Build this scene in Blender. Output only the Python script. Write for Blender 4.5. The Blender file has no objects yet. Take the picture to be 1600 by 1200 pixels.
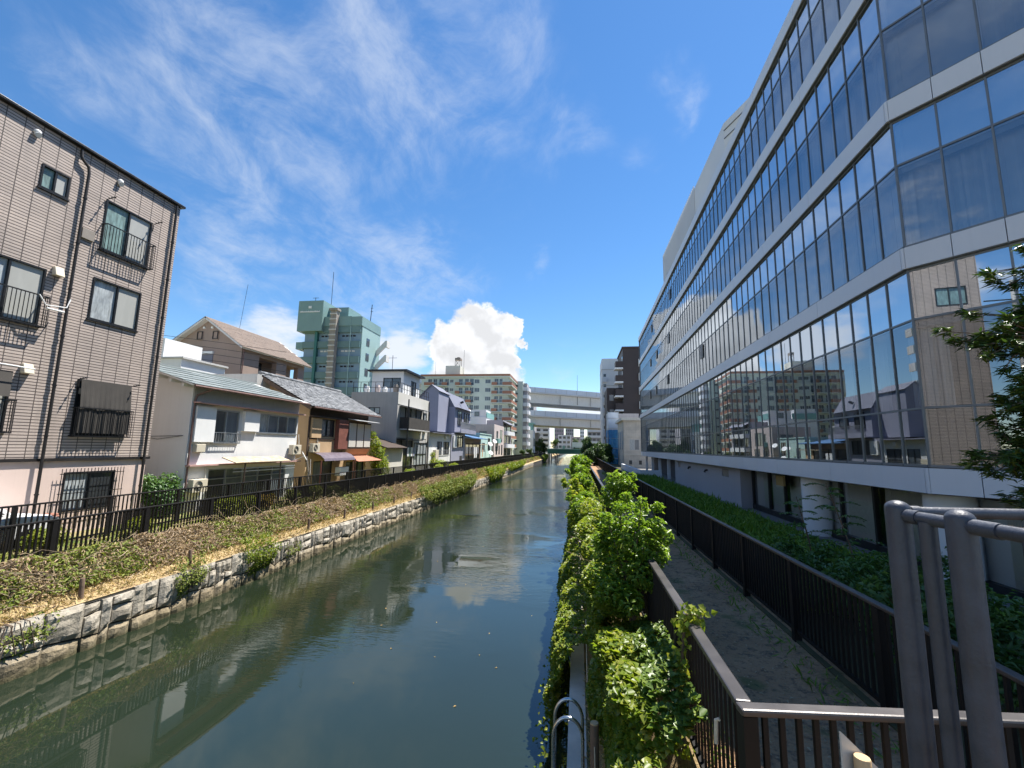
import bpy, math, random
import numpy as np
from mathutils import Vector, Matrix, noise as mnoise

SC = bpy.context.scene
COL = SC.collection
rnd = random.Random(7)
RNG = np.random.default_rng(11)

# ------------------------------------------------------------------ object helpers
def tag(o, label=None, cat=None, group=None, kind=None):
    if label: o['label'] = label
    if cat: o['category'] = cat
    if group: o['group'] = group
    if kind: o['kind'] = kind
    return o

def root(name, label, cat, loc, group=None, rz=0.0):
    o = bpy.data.objects.new(name, None)
    o.empty_display_size = 0.3
    COL.objects.link(o)
    o.location = loc
    o.rotation_euler = (0, 0, rz)
    return tag(o, label, cat, group)

def origin_of(o):
    v = Vector((0, 0, 0))
    while o is not None:
        v += o.location
        o = o.parent
    return v

class MB:
    """collects faces in world coordinates; every face carries a material slot"""
    def __init__(s):
        s.v, s.f, s.m = [], [], []
    def face(s, pts, m=0, n=None):
        pts = [Vector(p) for p in pts]
        if n is not None:
            nn = (pts[1] - pts[0]).cross(pts[2] - pts[1])
            if nn.dot(Vector(n)) < 0: pts.reverse()
        b = len(s.v)
        s.v += [tuple(p) for p in pts]
        s.f.append(tuple(range(b, b + len(pts))))
        s.m.append(m)
    def hexa(s, c, m=0):
        """8 corners: bottom ring 0-3, top ring 4-7 (counter-clockwise from above)"""
        b = len(s.v)
        s.v += [tuple(p) for p in c]
        for f in ((3, 2, 1, 0), (4, 5, 6, 7), (0, 1, 5, 4), (1, 2, 6, 5), (2, 3, 7, 6), (3, 0, 4, 7)):
            s.f.append(tuple(b + i for i in f)); s.m.append(m)
    def box(s, x0, x1, y0, y1, z0, z1, m=0):
        x0, x1 = min(x0, x1), max(x0, x1); y0, y1 = min(y0, y1), max(y0, y1); z0, z1 = min(z0, z1), max(z0, z1)
        s.hexa([(x0, y0, z0), (x1, y0, z0), (x1, y1, z0), (x0, y1, z0), (x0, y0, z1), (x1, y0, z1), (x1, y1, z1), (x0, y1, z1)], m)
    def prism(s, poly, z0, z1, m=0):
        """poly counter-clockwise seen from above"""
        b = len(s.v); n = len(poly)
        s.v += [(p[0], p[1], z0) for p in poly] + [(p[0], p[1], z1) for p in poly]
        s.f.append(tuple(b + i for i in reversed(range(n)))); s.m.append(m)
        s.f.append(tuple(b + n + i for i in range(n))); s.m.append(m)
        for i in range(n):
            j = (i + 1) % n
            s.f.append((b + i, b + j, b + n + j, b + n + i)); s.m.append(m)
    def slab(s, a, b, c, d, t, m=0):
        """a quad (counter-clockwise seen from its outside) given thickness t inwards"""
        a, b, c, d = map(Vector, (a, b, c, d))
        n = (b - a).cross(d - a).normalized() * t
        s.hexa([a - n, b - n, c - n, d - n, a, b, c, d], m)
    def tube(s, pts, r, n=8, m=0, cap=True):
        pts = [Vector(p) for p in pts]
        rr = r if isinstance(r, (list, tuple)) else [r] * len(pts)
        b = len(s.v)
        prev = None
        for i, p in enumerate(pts):
            t = (pts[min(i + 1, len(pts) - 1)] - pts[max(i - 1, 0)]).normalized()
            if prev is None:
                u = t.orthogonal().normalized()
            else:
                u = (prev - t * prev.dot(t))
                u = u.normalized() if u.length > 1e-6 else t.orthogonal().normalized()
            prev = u
            w = t.cross(u)
            for k in range(n):
                a = 2 * math.pi * k / n
                s.v.append(tuple(p + (u * math.cos(a) + w * math.sin(a)) * rr[i]))
        for i in range(len(pts) - 1):
            for k in range(n):
                k2 = (k + 1) % n
                s.f.append((b + i * n + k, b + i * n + k2, b + (i + 1) * n + k2, b + (i + 1) * n + k)); s.m.append(m)
        if cap:
            s.f.append(tuple(b + k for k in reversed(range(n)))); s.m.append(m)
            s.f.append(tuple(b + (len(pts) - 1) * n + k for k in range(n))); s.m.append(m)
    def build(s, name, mats, parent=None, smooth=False, local=None):
        me = bpy.data.meshes.new(name)
        o0 = Vector(local) if local is not None else (origin_of(parent) if parent is not None else Vector((0, 0, 0)))
        me.from_pydata([(x - o0.x, y - o0.y, z - o0.z) for x, y, z in s.v], [], s.f)
        if not isinstance(mats, (list, tuple)): mats = [mats]
        for k in mats: me.materials.append(k)
        if len(mats) > 1: me.polygons.foreach_set('material_index', s.m)
        if smooth: me.polygons.foreach_set('use_smooth', [True] * len(me.polygons))
        me.update()
        o = bpy.data.objects.new(name, me)
        COL.objects.link(o)
        if parent is not None: o.parent = parent
        return o

def smooth_by_angle(o, deg=40):
    me = o.data
    me.polygons.foreach_set('use_smooth', [True] * len(me.polygons))
    try: me.set_sharp_from_angle(angle=math.radians(deg))
    except Exception: pass
    return o

def bevel(o, w=0.01, seg=2):
    md = o.modifiers.new('edge', 'BEVEL'); md.width = w; md.segments = seg; md.limit_method = 'ANGLE'
    return o

def weld(o):
    md = o.modifiers.new('weld', 'WELD'); md.merge_threshold = 0.0005
    return o

def copy_to(o, parent, loc=None):
    c = o.copy(); COL.objects.link(c); c.parent = parent
    if loc is not None: c.location = loc
    return c

def copy_tree(o, parent=None, loc=None, rz=None, label=None):
    c = o.copy(); COL.objects.link(c); c.parent = parent
    if loc is not None: c.location = loc
    if rz is not None: c.rotation_euler = (0, 0, rz)
    if label: c['label'] = label
    for ch in list(o.children): copy_tree(ch, c)
    return c

class Pl:
    """a wall plane: a runs along it, z up, d outwards"""
    def __init__(s, o, u, n):
        s.o, s.u, s.n = Vector(o), Vector(u).normalized(), Vector(n).normalized()
    def p(s, a, z, d=0.0):
        q = s.o + s.u * a + s.n * d
        return Vector((q.x, q.y, z))
    def box(s, mb, a0, a1, z0, z1, d0, d1, m=0):
        c = [s.p(a0, z0, d1), s.p(a1, z0, d1), s.p(a1, z0, d0), s.p(a0, z0, d0)]
        if (c[1] - c[0]).cross(c[3] - c[0]).z < 0: c.reverse()
        mb.hexa([*c, *[Vector((q.x, q.y, z1)) for q in c]], m)
    def quad(s, mb, a0, a1, z0, z1, d, m=0):
        mb.face([s.p(a0, z0, d), s.p(a1, z0, d), s.p(a1, z1, d), s.p(a0, z1, d)], m, s.n)
def PX(x, sgn=1): return Pl((x, 0, 0), (0, 1, 0), (sgn, 0, 0))      # a = world Y
def PY(y): return Pl((0, y, 0), (1, 0, 0), (0, -1, 0))               # a = world X

def wall_slab(mb, pl, a0, a1, z0, z1, holes=(), t=0.14, m=0):
    """front sheet with rectangular openings and reveals, thickness t"""
    As = sorted({a0, a1, *[v for h in holes for v in h[:2] if a0 < v < a1]})
    Zs = sorted({z0, z1, *[v for h in holes for v in h[2:4] if z0 < v < z1]})
    for i in range(len(As) - 1):
        for j in range(len(Zs) - 1):
            ca, cz = (As[i] + As[i + 1]) / 2, (Zs[j] + Zs[j + 1]) / 2
            if any(h[0] < ca < h[1] and h[2] < cz < h[3] for h in holes): continue
            pl.quad(mb, As[i], As[i + 1], Zs[j], Zs[j + 1], 0, m)
    P = pl.p
    for h in holes:
        b0, b1, y0, y1 = max(h[0], a0), min(h[1], a1), max(h[2], z0), min(h[3], z1)
        mb.face([P(b0, y0, 0), P(b1, y0, 0), P(b1, y0, -t), P(b0, y0, -t)], m, (0, 0, 1))
        mb.face([P(b0, y1, 0), P(b1, y1, 0), P(b1, y1, -t), P(b0, y1, -t)], m, (0, 0, -1))
        mb.face([P(b0, y0, 0), P(b0, y1, 0), P(b0, y1, -t), P(b0, y0, -t)], m, pl.u)
        mb.face([P(b1, y0, 0), P(b1, y1, 0), P(b1, y1, -t), P(b1, y0, -t)], m, -pl.u)
    for a, n in ((a0, -pl.u), (a1, pl.u)):
        mb.face([P(a, z0, 0), P(a, z1, 0), P(a, z1, -t), P(a, z0, -t)], m, n)
    mb.face([P(a0, z1, 0), P(a1, z1, 0), P(a1, z1, -t), P(a0, z1, -t)], m, (0, 0, 1))

def body(mb, X0, X1, Y0, Y1, z0, z1, front=(), side=(), sgn=1, t=0.14, m=0):
    """a building block; sgn=1: canal face at X1 (looks to +X), sgn=-1: canal face at X0. Camera face at Y0."""
    if sgn > 0:
        wall_slab(mb, PX(X1), Y0, Y1, z0, z1, front, t, m)
        wall_slab(mb, PY(Y0), X0, X1 - t, z0, z1, side, t, m)
        mb.box(X0, X1 - t, Y0 + t, Y1, z0, z1, m)
    else:
        wall_slab(mb, PX(X0, -1), Y0, Y1, z0, z1, front, t, m)
        wall_slab(mb, PY(Y0), X0 + t, X1, z0, z1, side, t, m)
        mb.box(X0 + t, X1, Y0 + t, Y1, z0, z1, m)

def window(parent, pl, a0, a1, z0, z1, fmat, panes, fw=0.05, d=-0.05, name='window', bars=1, label=None, sill=None, vdiv=None):
    """frame as a part, the glass sheets as its sub-part"""
    mb = MB()
    pl.box(mb, a0, a1, z0, z0 + fw, d - 0.06, d + 0.06)
    pl.box(mb, a0, a1, z1 - fw, z1, d - 0.06, d + 0.06)
    pl.box(mb, a0, a0 + fw, z0 + fw, z1 - fw, d - 0.06, d + 0.06)
    pl.box(mb, a1 - fw, a1, z0 + fw, z1 - fw, d - 0.06, d + 0.06)
    n = len(panes)
    for k in range(1, n):
        a = a0 + (a1 - a0) * k / n
        pl.box(mb, a - fw * .5, a + fw * .5, z0 + fw, z1 - fw, d - 0.05, d + 0.05)
    if vdiv:
        for q in vdiv:
            zz = z0 + (z1 - z0) * q
            pl.box(mb, a0 + fw, a1 - fw, zz - fw * .4, zz + fw * .4, d - 0.045, d + 0.045)
    if sill is not None:
        pl.box(mb, a0 - 0.04, a1 + 0.04, z0 - 0.05, z0 - 0.003, d - 0.03, 0.06)
    f = mb.build(name, fmat, parent)
    g = MB()
    for k in range(n):
        b0 = a0 + (a1 - a0) * k / n + fw * .5; b1 = a0 + (a1 - a0) * (k + 1) / n - fw * .5
        dd = d - (0.02 if k % 2 == 0 else 0.0)
        pl.quad(g, b0, b1, z0 + fw * .8, z1 - fw * .8, dd, k)
    q = g.build('pane', list(panes), f, local=origin_of(parent))
    if label: f['label'] = label
    return f

# ------------------------------------------------------------------ materials
class NT:
    def __init__(s, name):
        s.mat = bpy.data.materials.new(name); s.mat.use_nodes = True
        s.t = s.mat.node_tree; s.t.nodes.clear()
        s.out = s.n('ShaderNodeOutputMaterial')
    def n(s, typ, **kw):
        nd = s.t.nodes.new(typ)
        for k, v in kw.items():
            if k[0] == 'i' and k[1:].isdigit(): nd.inputs[int(k[1:])].default_value = v
            else: setattr(nd, k, v)
        return nd
    def l(s, a, b): s.t.links.new(a, b)
    def setin(s, nd, key, val):
        if hasattr(val, 'node'): s.l(val, nd.inputs[key])
        else: nd.inputs[key].default_value = val
    def coords(s, scale=(1, 1, 1), kind='Object'):
        tc = s.n('ShaderNodeTexCoord'); mp = s.n('ShaderNodeMapping')
        mp.inputs['Scale'].default_value = scale
        s.l(tc.outputs[kind], mp.inputs['Vector']); return mp.outputs[0]
    def noise(s, vec, scale=4, detail=4, rough=.55, dist=0):
        nd = s.n('ShaderNodeTexNoise')
        nd.inputs['Scale'].default_value = scale; nd.inputs['Detail'].default_value = detail
        nd.inputs['Roughness'].default_value = rough; nd.inputs['Distortion'].default_value = dist
        s.l(vec, nd.inputs['Vector']); return nd.outputs['Fac']
    def ramp(s, fac, stops, interp='LINEAR'):
        r = s.n('ShaderNodeValToRGB'); r.color_ramp.interpolation = interp
        e = r.color_ramp.elements
        while len(e) < len(stops): e.new(0.5)
        for k, (p, c) in enumerate(stops):
            e[k].position = p; e[k].color = c if len(c) == 4 else (*c, 1)
        s.l(fac, r.inputs[0]); return r.outputs[0]
    def maprange(s, v, a, b, c=0., d=1., smooth=False):
        m = s.n('ShaderNodeMapRange')
        if smooth: m.interpolation_type = 'SMOOTHSTEP'
        s.setin(m, 0, v)
        for i, q in enumerate((a, b, c, d)): m.inputs[i + 1].default_value = q
        return m.outputs[0]
    def mix(s, fac, a, b, typ='MIX'):
        m = s.n('ShaderNodeMix', data_type='RGBA', blend_type=typ)
        s.setin(m, 0, fac)
        for k, v in ((6, a), (7, b)):
            if hasattr(v, 'node'): s.l(v, m.inputs[k])
            else: m.inputs[k].default_value = v if len(v) == 4 else (*v, 1)
        return m.outputs[2]
    def math(s, op, a, b=0., c=0.):
        m = s.n('ShaderNodeMath', operation=op)
        s.setin(m, 0, a); s.setin(m, 1, b); s.setin(m, 2, c); return m.outputs[0]
    def bump(s, h, strength=.3, dist=.02):
        b = s.n('ShaderNodeBump'); b.inputs['Strength'].default_value = strength; b.inputs['Distance'].default_value = dist
        s.l(h, b.inputs['Height']); return b.outputs[0]
    def bsdf(s, col, rough=.7, metal=0., normal=None, spec=.5, **kw):
        p = s.n('ShaderNodeBsdfPrincipled')
        s.setin(p, 'Base Color', col if hasattr(col, 'node') else (*col[:3], 1))
        s.setin(p, 'Roughness', rough); s.setin(p, 'Metallic', metal); s.setin(p, 'Specular IOR Level', spec)
        for k, v in kw.items(): s.setin(p, k.replace('_', ' '), v)
        if normal is not None: s.l(normal, p.inputs['Normal'])
        return p
    def end(s, shader):
        s.l(shader.outputs[0] if hasattr(shader, 'outputs') else shader, s.out.inputs[0]); return s.mat

def sc(c, k): return tuple(max(0., min(1., x * k)) for x in c)

def plain(name, col, rough=.75, var=.14, scale=1.2, bump=.15, bscale=30, metal=0., streak=.0, spec=.4, grime=None):
    """painted / rendered / metal surface with blotches, fine grain and optional rain streaks"""
    t = NT(name); v = t.coords()
    f = t.noise(v, scale, 5)
    c = t.mix(t.maprange(f, .3, .7), sc(col, 1 - var), sc(col, 1 + var))
    if streak:
        v2 = t.coords((7, 7, .35)); q = t.noise(v2, 1.0, 4, .6)
        c = t.mix(t.maprange(q, .5, .8, 0, streak), c, sc(grime or col, 1. if grime else .45))
    nrm = t.bump(t.noise(v, bscale, 3), bump, .01) if bump else None
    r = t.maprange(f, .3, .7, max(.02, rough - .08), min(1, rough + .08))
    return t.end(t.bsdf(c, r, metal, nrm, spec))

def tiled(name, col, joint, bw, rh, mort=.008, offset=.0, rough=.6, var=.16, bump=.6, axes='yz'):
    t = NT(name)
    tc = t.n('ShaderNodeTexCoord'); sp = t.n('ShaderNodeSeparateXYZ'); t.l(tc.outputs['Object'], sp.inputs[0])
    cb = t.n('ShaderNodeCombineXYZ')
    if axes == 'yz':
        t.l(t.math('ADD', sp.outputs[0], sp.outputs[1]), cb.inputs[0])
    else:
        t.l(sp.outputs[0], cb.inputs[0])
    t.l(sp.outputs[2] if axes == 'yz' else sp.outputs[1], cb.inputs[1])
    b = t.n('ShaderNodeTexBrick'); b.offset = offset; b.squash = 1
    t.l(cb.outputs[0], b.inputs['Vector'])
    b.inputs['Color1'].default_value = (*sc(col, 1 - var), 1); b.inputs['Color2'].default_value = (*sc(col, 1 + var), 1)
    b.inputs['Mortar'].default_value = (*joint, 1); b.inputs['Scale'].default_value = 1
    b.inputs['Mortar Size'].default_value = mort; b.inputs['Mortar Smooth'].default_value = .1
    b.inputs['Brick Width'].default_value = bw; b.inputs['Row Height'].default_value = rh
    f = t.noise(tc.outputs['Object'], .6, 4)
    c = t.mix(1.0, b.outputs['Color'], t.ramp(f, [(.3, (.85, .85, .85)), (.7, (1.1, 1.08, 1.05))]), 'MULTIPLY')
    v2 = t.coords((4, 4, .18)); c = t.mix(t.maprange(t.noise(v2, 1., 5, .65), .5, .78, 0, .38), c, sc(col, .5))
    inv = t.math('SUBTRACT', 1., b.outputs['Fac'])
    return t.end(t.bsdf(c, rough, 0, t.bump(inv, bump, .012), .4))

def leafmat(name, cols, rough=.42, trans=.35):
    t = NT(name)
    g = t.n('ShaderNodeNewGeometry')
    n = len(cols)
    c = t.ramp(g.outputs['Random Per Island'], [((i + .5) / n, k) for i, k in enumerate(cols)])
    v = t.coords(); c = t.mix(t.maprange(t.noise(v, .9, 3), .35, .65, 0, .55), c, t.mix(.5, c, cols[0]))
    p = t.bsdf(c, rough, 0, None, .35)
    tr = t.n('ShaderNodeBsdfTranslucent'); t.l(t.mix(1., c, (1.2, 1.25, .6), 'MULTIPLY'), tr.inputs[0])
    m = t.n('ShaderNodeMixShader'); m.inputs[0].default_value = trans
    t.l(p.outputs[0], m.inputs[1]); t.l(tr.outputs[0], m.inputs[2])
    return t.end(m)

def glassy(name, col, rough=.04, ior=1.6, var=.2, scale=.8):
    """window glass that shows a dim room or a curtain close behind it"""
    t = NT(name); v = t.coords((1, 1, .25))
    c = t.mix(t.maprange(t.noise(v, scale * 6, 3), .35, .65), sc(col, 1 - var), sc(col, 1 + var))
    p = t.bsdf(c, .5, 0, None, .5, IOR=ior)
    p.inputs['Coat Weight'].default_value = 1.0; p.inputs['Coat Roughness'].default_value = rough; p.inputs['Coat IOR'].default_value = ior
    return t.end(p)

def curtain_glass(name, trans_tint, refl):
    """thin coated facade glass: part mirror, part clear"""
    t = NT(name)
    tr = t.n('ShaderNodeBsdfTransparent'); tr.inputs[0].default_value = (*trans_tint, 1)
    gl = t.n('ShaderNodeBsdfGlossy'); gl.inputs['Roughness'].default_value = .0; gl.inputs['Color'].default_value = (.86, .93, 1., 1)
    fr = t.n('ShaderNodeFresnel'); fr.inputs[0].default_value = 1.6
    fac = t.math('ADD', t.math('MULTIPLY', fr.outputs[0], 1 - refl), refl)
    m = t.n('ShaderNodeMixShader'); t.l(fac, m.inputs[0]); t.l(tr.outputs[0], m.inputs[1]); t.l(gl.outputs[0], m.inputs[2])
    return t.end(m)
# ------------------------------------------------------------------ camera, sun, sky
def Rz(v): return Vector(v)
cam_d = bpy.data.cameras.new('camera'); cam = bpy.data.objects.new('camera', cam_d); COL.objects.link(cam)
cam_d.sensor_fit = 'HORIZONTAL'; cam_d.sensor_width = 36.0; cam_d.lens = 36.0 * 693 / 1600
cam_d.clip_start = 0.05; cam_d.clip_end = 6000
CX, CU, CF = (Vector(v) for v in ((0.98905, 0.14656, 0.01728), (0.00374, -0.14191, 0.98987), (-0.14753, 0.97897, 0.14090)))
EYE = Vector((0, 0, 5.1))
cam.matrix_world = Matrix(((CX.x, CU.x, -CF.x, EYE.x), (CX.y, CU.y, -CF.y, EYE.y), (CX.z, CU.z, -CF.z, EYE.z), (0, 0, 0, 1)))
SC.camera = cam

SUN = Vector((1.0, 1.0, 2.9)).normalized()
sd = bpy.data.lights.new('sun', 'SUN'); so = bpy.data.objects.new('sun', sd); COL.objects.link(so)
sd.energy = 5.0; sd.angle = math.radians(.53); sd.color = (1.0, .955, .88)
so.rotation_euler = SUN.to_track_quat('Z', 'Y').to_euler(); so.location = (20, 20, 60)

CUM = [(-0.2232, 0.9455, 0.236, 0.0895), (-0.2791, 0.9344, 0.2213, 0.0635), (-0.1674, 0.9529, 0.2531, 0.0519), (-0.2107, 0.9577, 0.1962, 0.0895), (-0.2598, 0.9524, 0.1592, 0.0866), (-0.1828, 0.9673, 0.1758, 0.0649), (-0.2043, 0.9689, 0.1397, 0.101), (-0.1401, 0.9724, 0.1865, 0.0202), (-0.1225, 0.9664, 0.2261, 0.0173), (-0.1375, 0.9556, 0.2605, 0.0289)]
SOFT = [(-0.5933, 0.7788, 0.2036, 0.0866), (-0.6247, 0.7598, 0.1803, 0.0722), (-0.384, 0.9012, 0.2011, 0.0794), (-0.4322, 0.8768, 0.2106, 0.0577), (-0.3454, 0.9129, 0.2175, 0.0433), (-0.0475, 0.9958, 0.0778, 0.0577), (-0.005, 0.9963, 0.0852, 0.0577), (0.037, 0.9962, 0.0783, 0.0433), (-0.3007, 0.9418, 0.1505, 0.0361)]
CIR = [(-0.2886, 0.681, 0.673, 0.2453, 1.0), (-0.1812, 0.6734, 0.7167, 0.1443, 0.9), (-0.2561, 0.737, 0.6255, 0.101, 0.7), (-0.5693, 0.5831, 0.5796, 0.1876, 0.8), (-0.521, 0.6288, 0.5772, 0.1587, 0.7), (-0.5857, 0.5065, 0.6327, 0.1299, 0.8), (-0.7072, 0.494, 0.5059, 0.0866, 0.75), (-0.6926, 0.5378, 0.4807, 0.0649, 0.45), (-0.6002, 0.6141, 0.5124, 0.1154, 0.7), (-0.4672, 0.7333, 0.4939, 0.1082, 0.75), (-0.394, 0.772, 0.4988, 0.0577, 0.4), (-0.6135, 0.6936, 0.3776, 0.1299, 0.95), (-0.656, 0.6716, 0.3445, 0.0866, 0.8), (-0.6308, 0.7063, 0.3214, 0.0794, 0.9), (-0.4473, 0.8135, 0.3717, 0.1299, 0.8), (-0.3565, 0.8673, 0.3474, 0.1443, 1.0), (-0.2778, 0.8853, 0.3729, 0.0866, 0.95), (-0.4422, 0.8384, 0.3186, 0.0866, 0.8), (-0.0148, 0.7984, 0.602, 0.0794, 0.7), (0.1921, 0.7556, 0.6263, 0.0491, 1.0), (0.1043, 0.8405, 0.5317, 0.0505, 0.5), (-0.0859, 0.9107, 0.4041, 0.0491, 0.8), (-0.508, 0.7714, 0.3832, 0.0866, 0.5), (-0.3609, 0.5999, 0.714, 0.101, 0.6), (-0.0618, 0.9945, 0.0848, 0.0866, 0.4), (-0.033, 0.9836, 0.1773, 0.0577, 0.5)]
# more cloud beyond the frame, for what the glass and the water mirror
CIR += [(-.75, -.1, .65, .3, .9), (-.85, .25, .45, .25, .8), (-.6, -.5, .6, .3, .8), (.5, .3, .8, .3, .5), (-.9, -.2, .38, .2, .9)]
SOFT += [(-.93, .05, .3, .2), (-.9, -.3, .25, .22), (-.85, .42, .25, .1), (-.6, -.75, .25, .25), (.5, -.8, .25, .3), (.95, .2, .2, .25), (.8, .55, .18, .2)]

W = bpy.data.worlds.new('World'); SC.world = W; W.use_nodes = True
wt = NT.__new__(NT); wt.mat = W; wt.t = W.node_tree; wt.t.nodes.clear()
wout = wt.n('ShaderNodeOutputWorld'); bg = wt.n('ShaderNodeBackground'); wt.l(bg.outputs[0], wout.inputs[0])
bg.inputs[1].default_value = 0.090
sky = wt.n('ShaderNodeTexSky'); sky.sky_type = 'NISHITA'; sky.sun_disc = False
sky.sun_elevation = math.asin(SUN.z); sky.sun_rotation = math.atan2(SUN.x, SUN.y)
sky.air_density = 1.0; sky.dust_density = 0.05; sky.ozone_density = 3.0; sky.altitude = 10
tc = wt.n('ShaderNodeTexCoord'); nv = wt.n('ShaderNodeVectorMath', operation='NORMALIZE'); wt.l(tc.outputs['Generated'], nv.inputs[0])
dirv = nv.outputs[0]
def blob(c, r0, r1, warp=None):
    """1 inside r0 (radians), 0 outside r1"""
    d = wt.n('ShaderNodeVectorMath', operation='DISTANCE'); wt.l(warp or dirv, d.inputs[0])
    v = Vector(c[:3]).normalized(); d.inputs[1].default_value = v
    return wt.maprange(d.outputs['Value'], r1, r0, 0, 1, True)
def vmax(L):
    o = L[0]
    for q in L[1:]: o = wt.math('MAXIMUM', o, q)
    return o
sep = wt.n('ShaderNodeSeparateXYZ'); wt.l(dirv, sep.inputs[0])
den = wt.math('ADD', wt.math('MAXIMUM', sep.outputs[2], 0.), .22)
cb = wt.n('ShaderNodeCombineXYZ')
wt.l(wt.math('DIVIDE', sep.outputs[0], den), cb.inputs[0]); wt.l(wt.math('DIVIDE', sep.outputs[1], den), cb.inputs[1])
mp = wt.n('ShaderNodeMapping'); mp.inputs['Rotation'].default_value = (0, 0, math.radians(28)); mp.inputs['Scale'].default_value = (2.0, 1.45, 1)
wt.l(cb.outputs[0], mp.inputs['Vector'])
# warp
wn = wt.n('ShaderNodeTexNoise'); wn.inputs['Scale'].default_value = 1.6; wn.inputs['Detail'].default_value = 3; wt.l(mp.outputs[0], wn.inputs['Vector'])
wa = wt.n('ShaderNodeVectorMath', operation='MULTIPLY_ADD'); wt.l(wn.outputs['Color'], wa.inputs[0]); wa.inputs[1].default_value = (.38, .38, 0); wt.l(mp.outputs[0], wa.inputs[2])
c1 = wt.noise(wa.outputs[0], 2.5, 10, .66, .25)
mp2 = wt.n('ShaderNodeMapping'); mp2.inputs['Rotation'].default_value = (0, 0, math.radians(-62)); mp2.inputs['Scale'].default_value = (1.0, 5.0, 1); wt.l(wa.outputs[0], mp2.inputs['Vector'])
c2 = wt.noise(mp2.outputs[0], 2.4, 6, .6)
wisp = wt.math('ADD', wt.math('MULTIPLY', c1, .84), wt.math('MULTIPLY', c2, .16))
cwn = wt.n('ShaderNodeTexNoise'); cwn.inputs['Scale'].default_value = 7; cwn.inputs['Detail'].default_value = 4; wt.l(dirv, cwn.inputs['Vector'])
cws = wt.n('ShaderNodeVectorMath', operation='SUBTRACT'); wt.l(cwn.outputs['Color'], cws.inputs[0]); cws.inputs[1].default_value = (.5, .5, .5)
cwm = wt.n('ShaderNodeVectorMath', operation='MULTIPLY_ADD'); wt.l(cws.outputs[0], cwm.inputs[0]); cwm.inputs[1].default_value = (.22, .22, .22); wt.l(dirv, cwm.inputs[2]); cwarp = cwm.outputs[0]
cm = None
for c in CIR:
    b = wt.math('MULTIPLY', blob(c, 0., c[3] * 1.45, cwarp), c[4])
    cm = b if cm is None else wt.math('ADD', cm, wt.math('MULTIPLY', b, wt.math('SUBTRACT', 1., cm)))
veil = wt.maprange(wt.math('ADD', wisp, wt.math('MULTIPLY', cm, .14)), .48, .86, 0, 1, True)
cir_a = wt.math('MULTIPLY', wt.math('MULTIPLY', veil, cm), .56)
# soft banks low over the roofs
n3 = wt.noise(dirv, 7, 7, .6)
mps = wt.n('ShaderNodeMapping'); mps.inputs['Scale'].default_value = (6, 6, 17); wt.l(dirv, mps.inputs['Vector'])
n4 = wt.noise(mps.outputs[0], 1.6, 7, .6)
sm = vmax([blob(c, 0., c[3] * 1.5) for c in SOFT])
soft_a = wt.maprange(wt.math('ADD', sm, wt.math('MULTIPLY', wt.math('SUBTRACT', n4, .5), 1.5)), .34, 1.0, 0, .88, True)
soft_a = wt.math('MULTIPLY', soft_a, wt.maprange(sm, 0, .15))
# the towering cumulus
wn2 = wt.n('ShaderNodeTexNoise'); wn2.inputs['Scale'].default_value = 22; wn2.inputs['Detail'].default_value = 7; wn2.inputs['Roughness'].default_value = .62; wt.l(dirv, wn2.inputs['Vector'])
sub = wt.n('ShaderNodeVectorMath', operation='SUBTRACT'); wt.l(wn2.outputs['Color'], sub.inputs[0]); sub.inputs[1].default_value = (.5, .5, .5)
ma = wt.n('ShaderNodeVectorMath', operation='MULTIPLY_ADD'); wt.l(sub.outputs[0], ma.inputs[0]); ma.inputs[1].default_value = (.075, .075, .075); wt.l(dirv, ma.inputs[2])
kw = [blob(c, c[3] * .35, c[3] * 1.15, ma.outputs[0]) for c in CUM]
km = vmax(kw)
cum_a = wt.maprange(km, .17, .50, 0, 1, True)
# billow shading: lit from upper right, greyer towards the folds
up = wt.n('ShaderNodeVectorMath', operation='ADD'); wt.l(dirv, up.inputs[0]); up.inputs[1].default_value = (.013, 0, .022)
bl1 = wt.noise(dirv, 17, 6, .5); bl2 = wt.noise(up.outputs[0], 17, 6, .5)
shade = wt.maprange(wt.math('SUBTRACT', bl1, bl2), -.10, .10, .80, 1.03)
shade = wt.math('MULTIPLY', shade, wt.maprange(km, .25, .85, 1.03, .955))
hs = wt.n('ShaderNodeHueSaturation'); hs.inputs['Saturation'].default_value = 1.22; hs.inputs['Value'].default_value = 1.0
wt.l(sky.outputs[0], hs.inputs['Color'])
col = wt.mix(cir_a, hs.outputs[0], (4.4, 4.8, 5.4))
col = wt.mix(soft_a, col, (5.0, 5.2, 5.6))
cumc = wt.mix(shade, (0, 0, 0), (5.8, 5.9, 6.1))
col = wt.mix(cum_a, col, cumc)
wt.l(col, bg.inputs[0])

vs = SC.view_settings
vs.view_transform = 'Standard'; vs.look = 'None'; vs.exposure = 1.05; vs.gamma = 1.0; vs.use_curve_mapping = False
SC.render.engine = 'CYCLES'
cy = SC.cycles
cy.max_bounces = 8; cy.transparent_max_bounces = 12; cy.glossy_bounces = 4; cy.diffuse_bounces = 3; cy.transmission_bounces = 4
cy.caustics_reflective = False; cy.caustics_refractive = False; cy.sample_clamp_indirect = 6.0
cy.use_denoising = True
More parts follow.
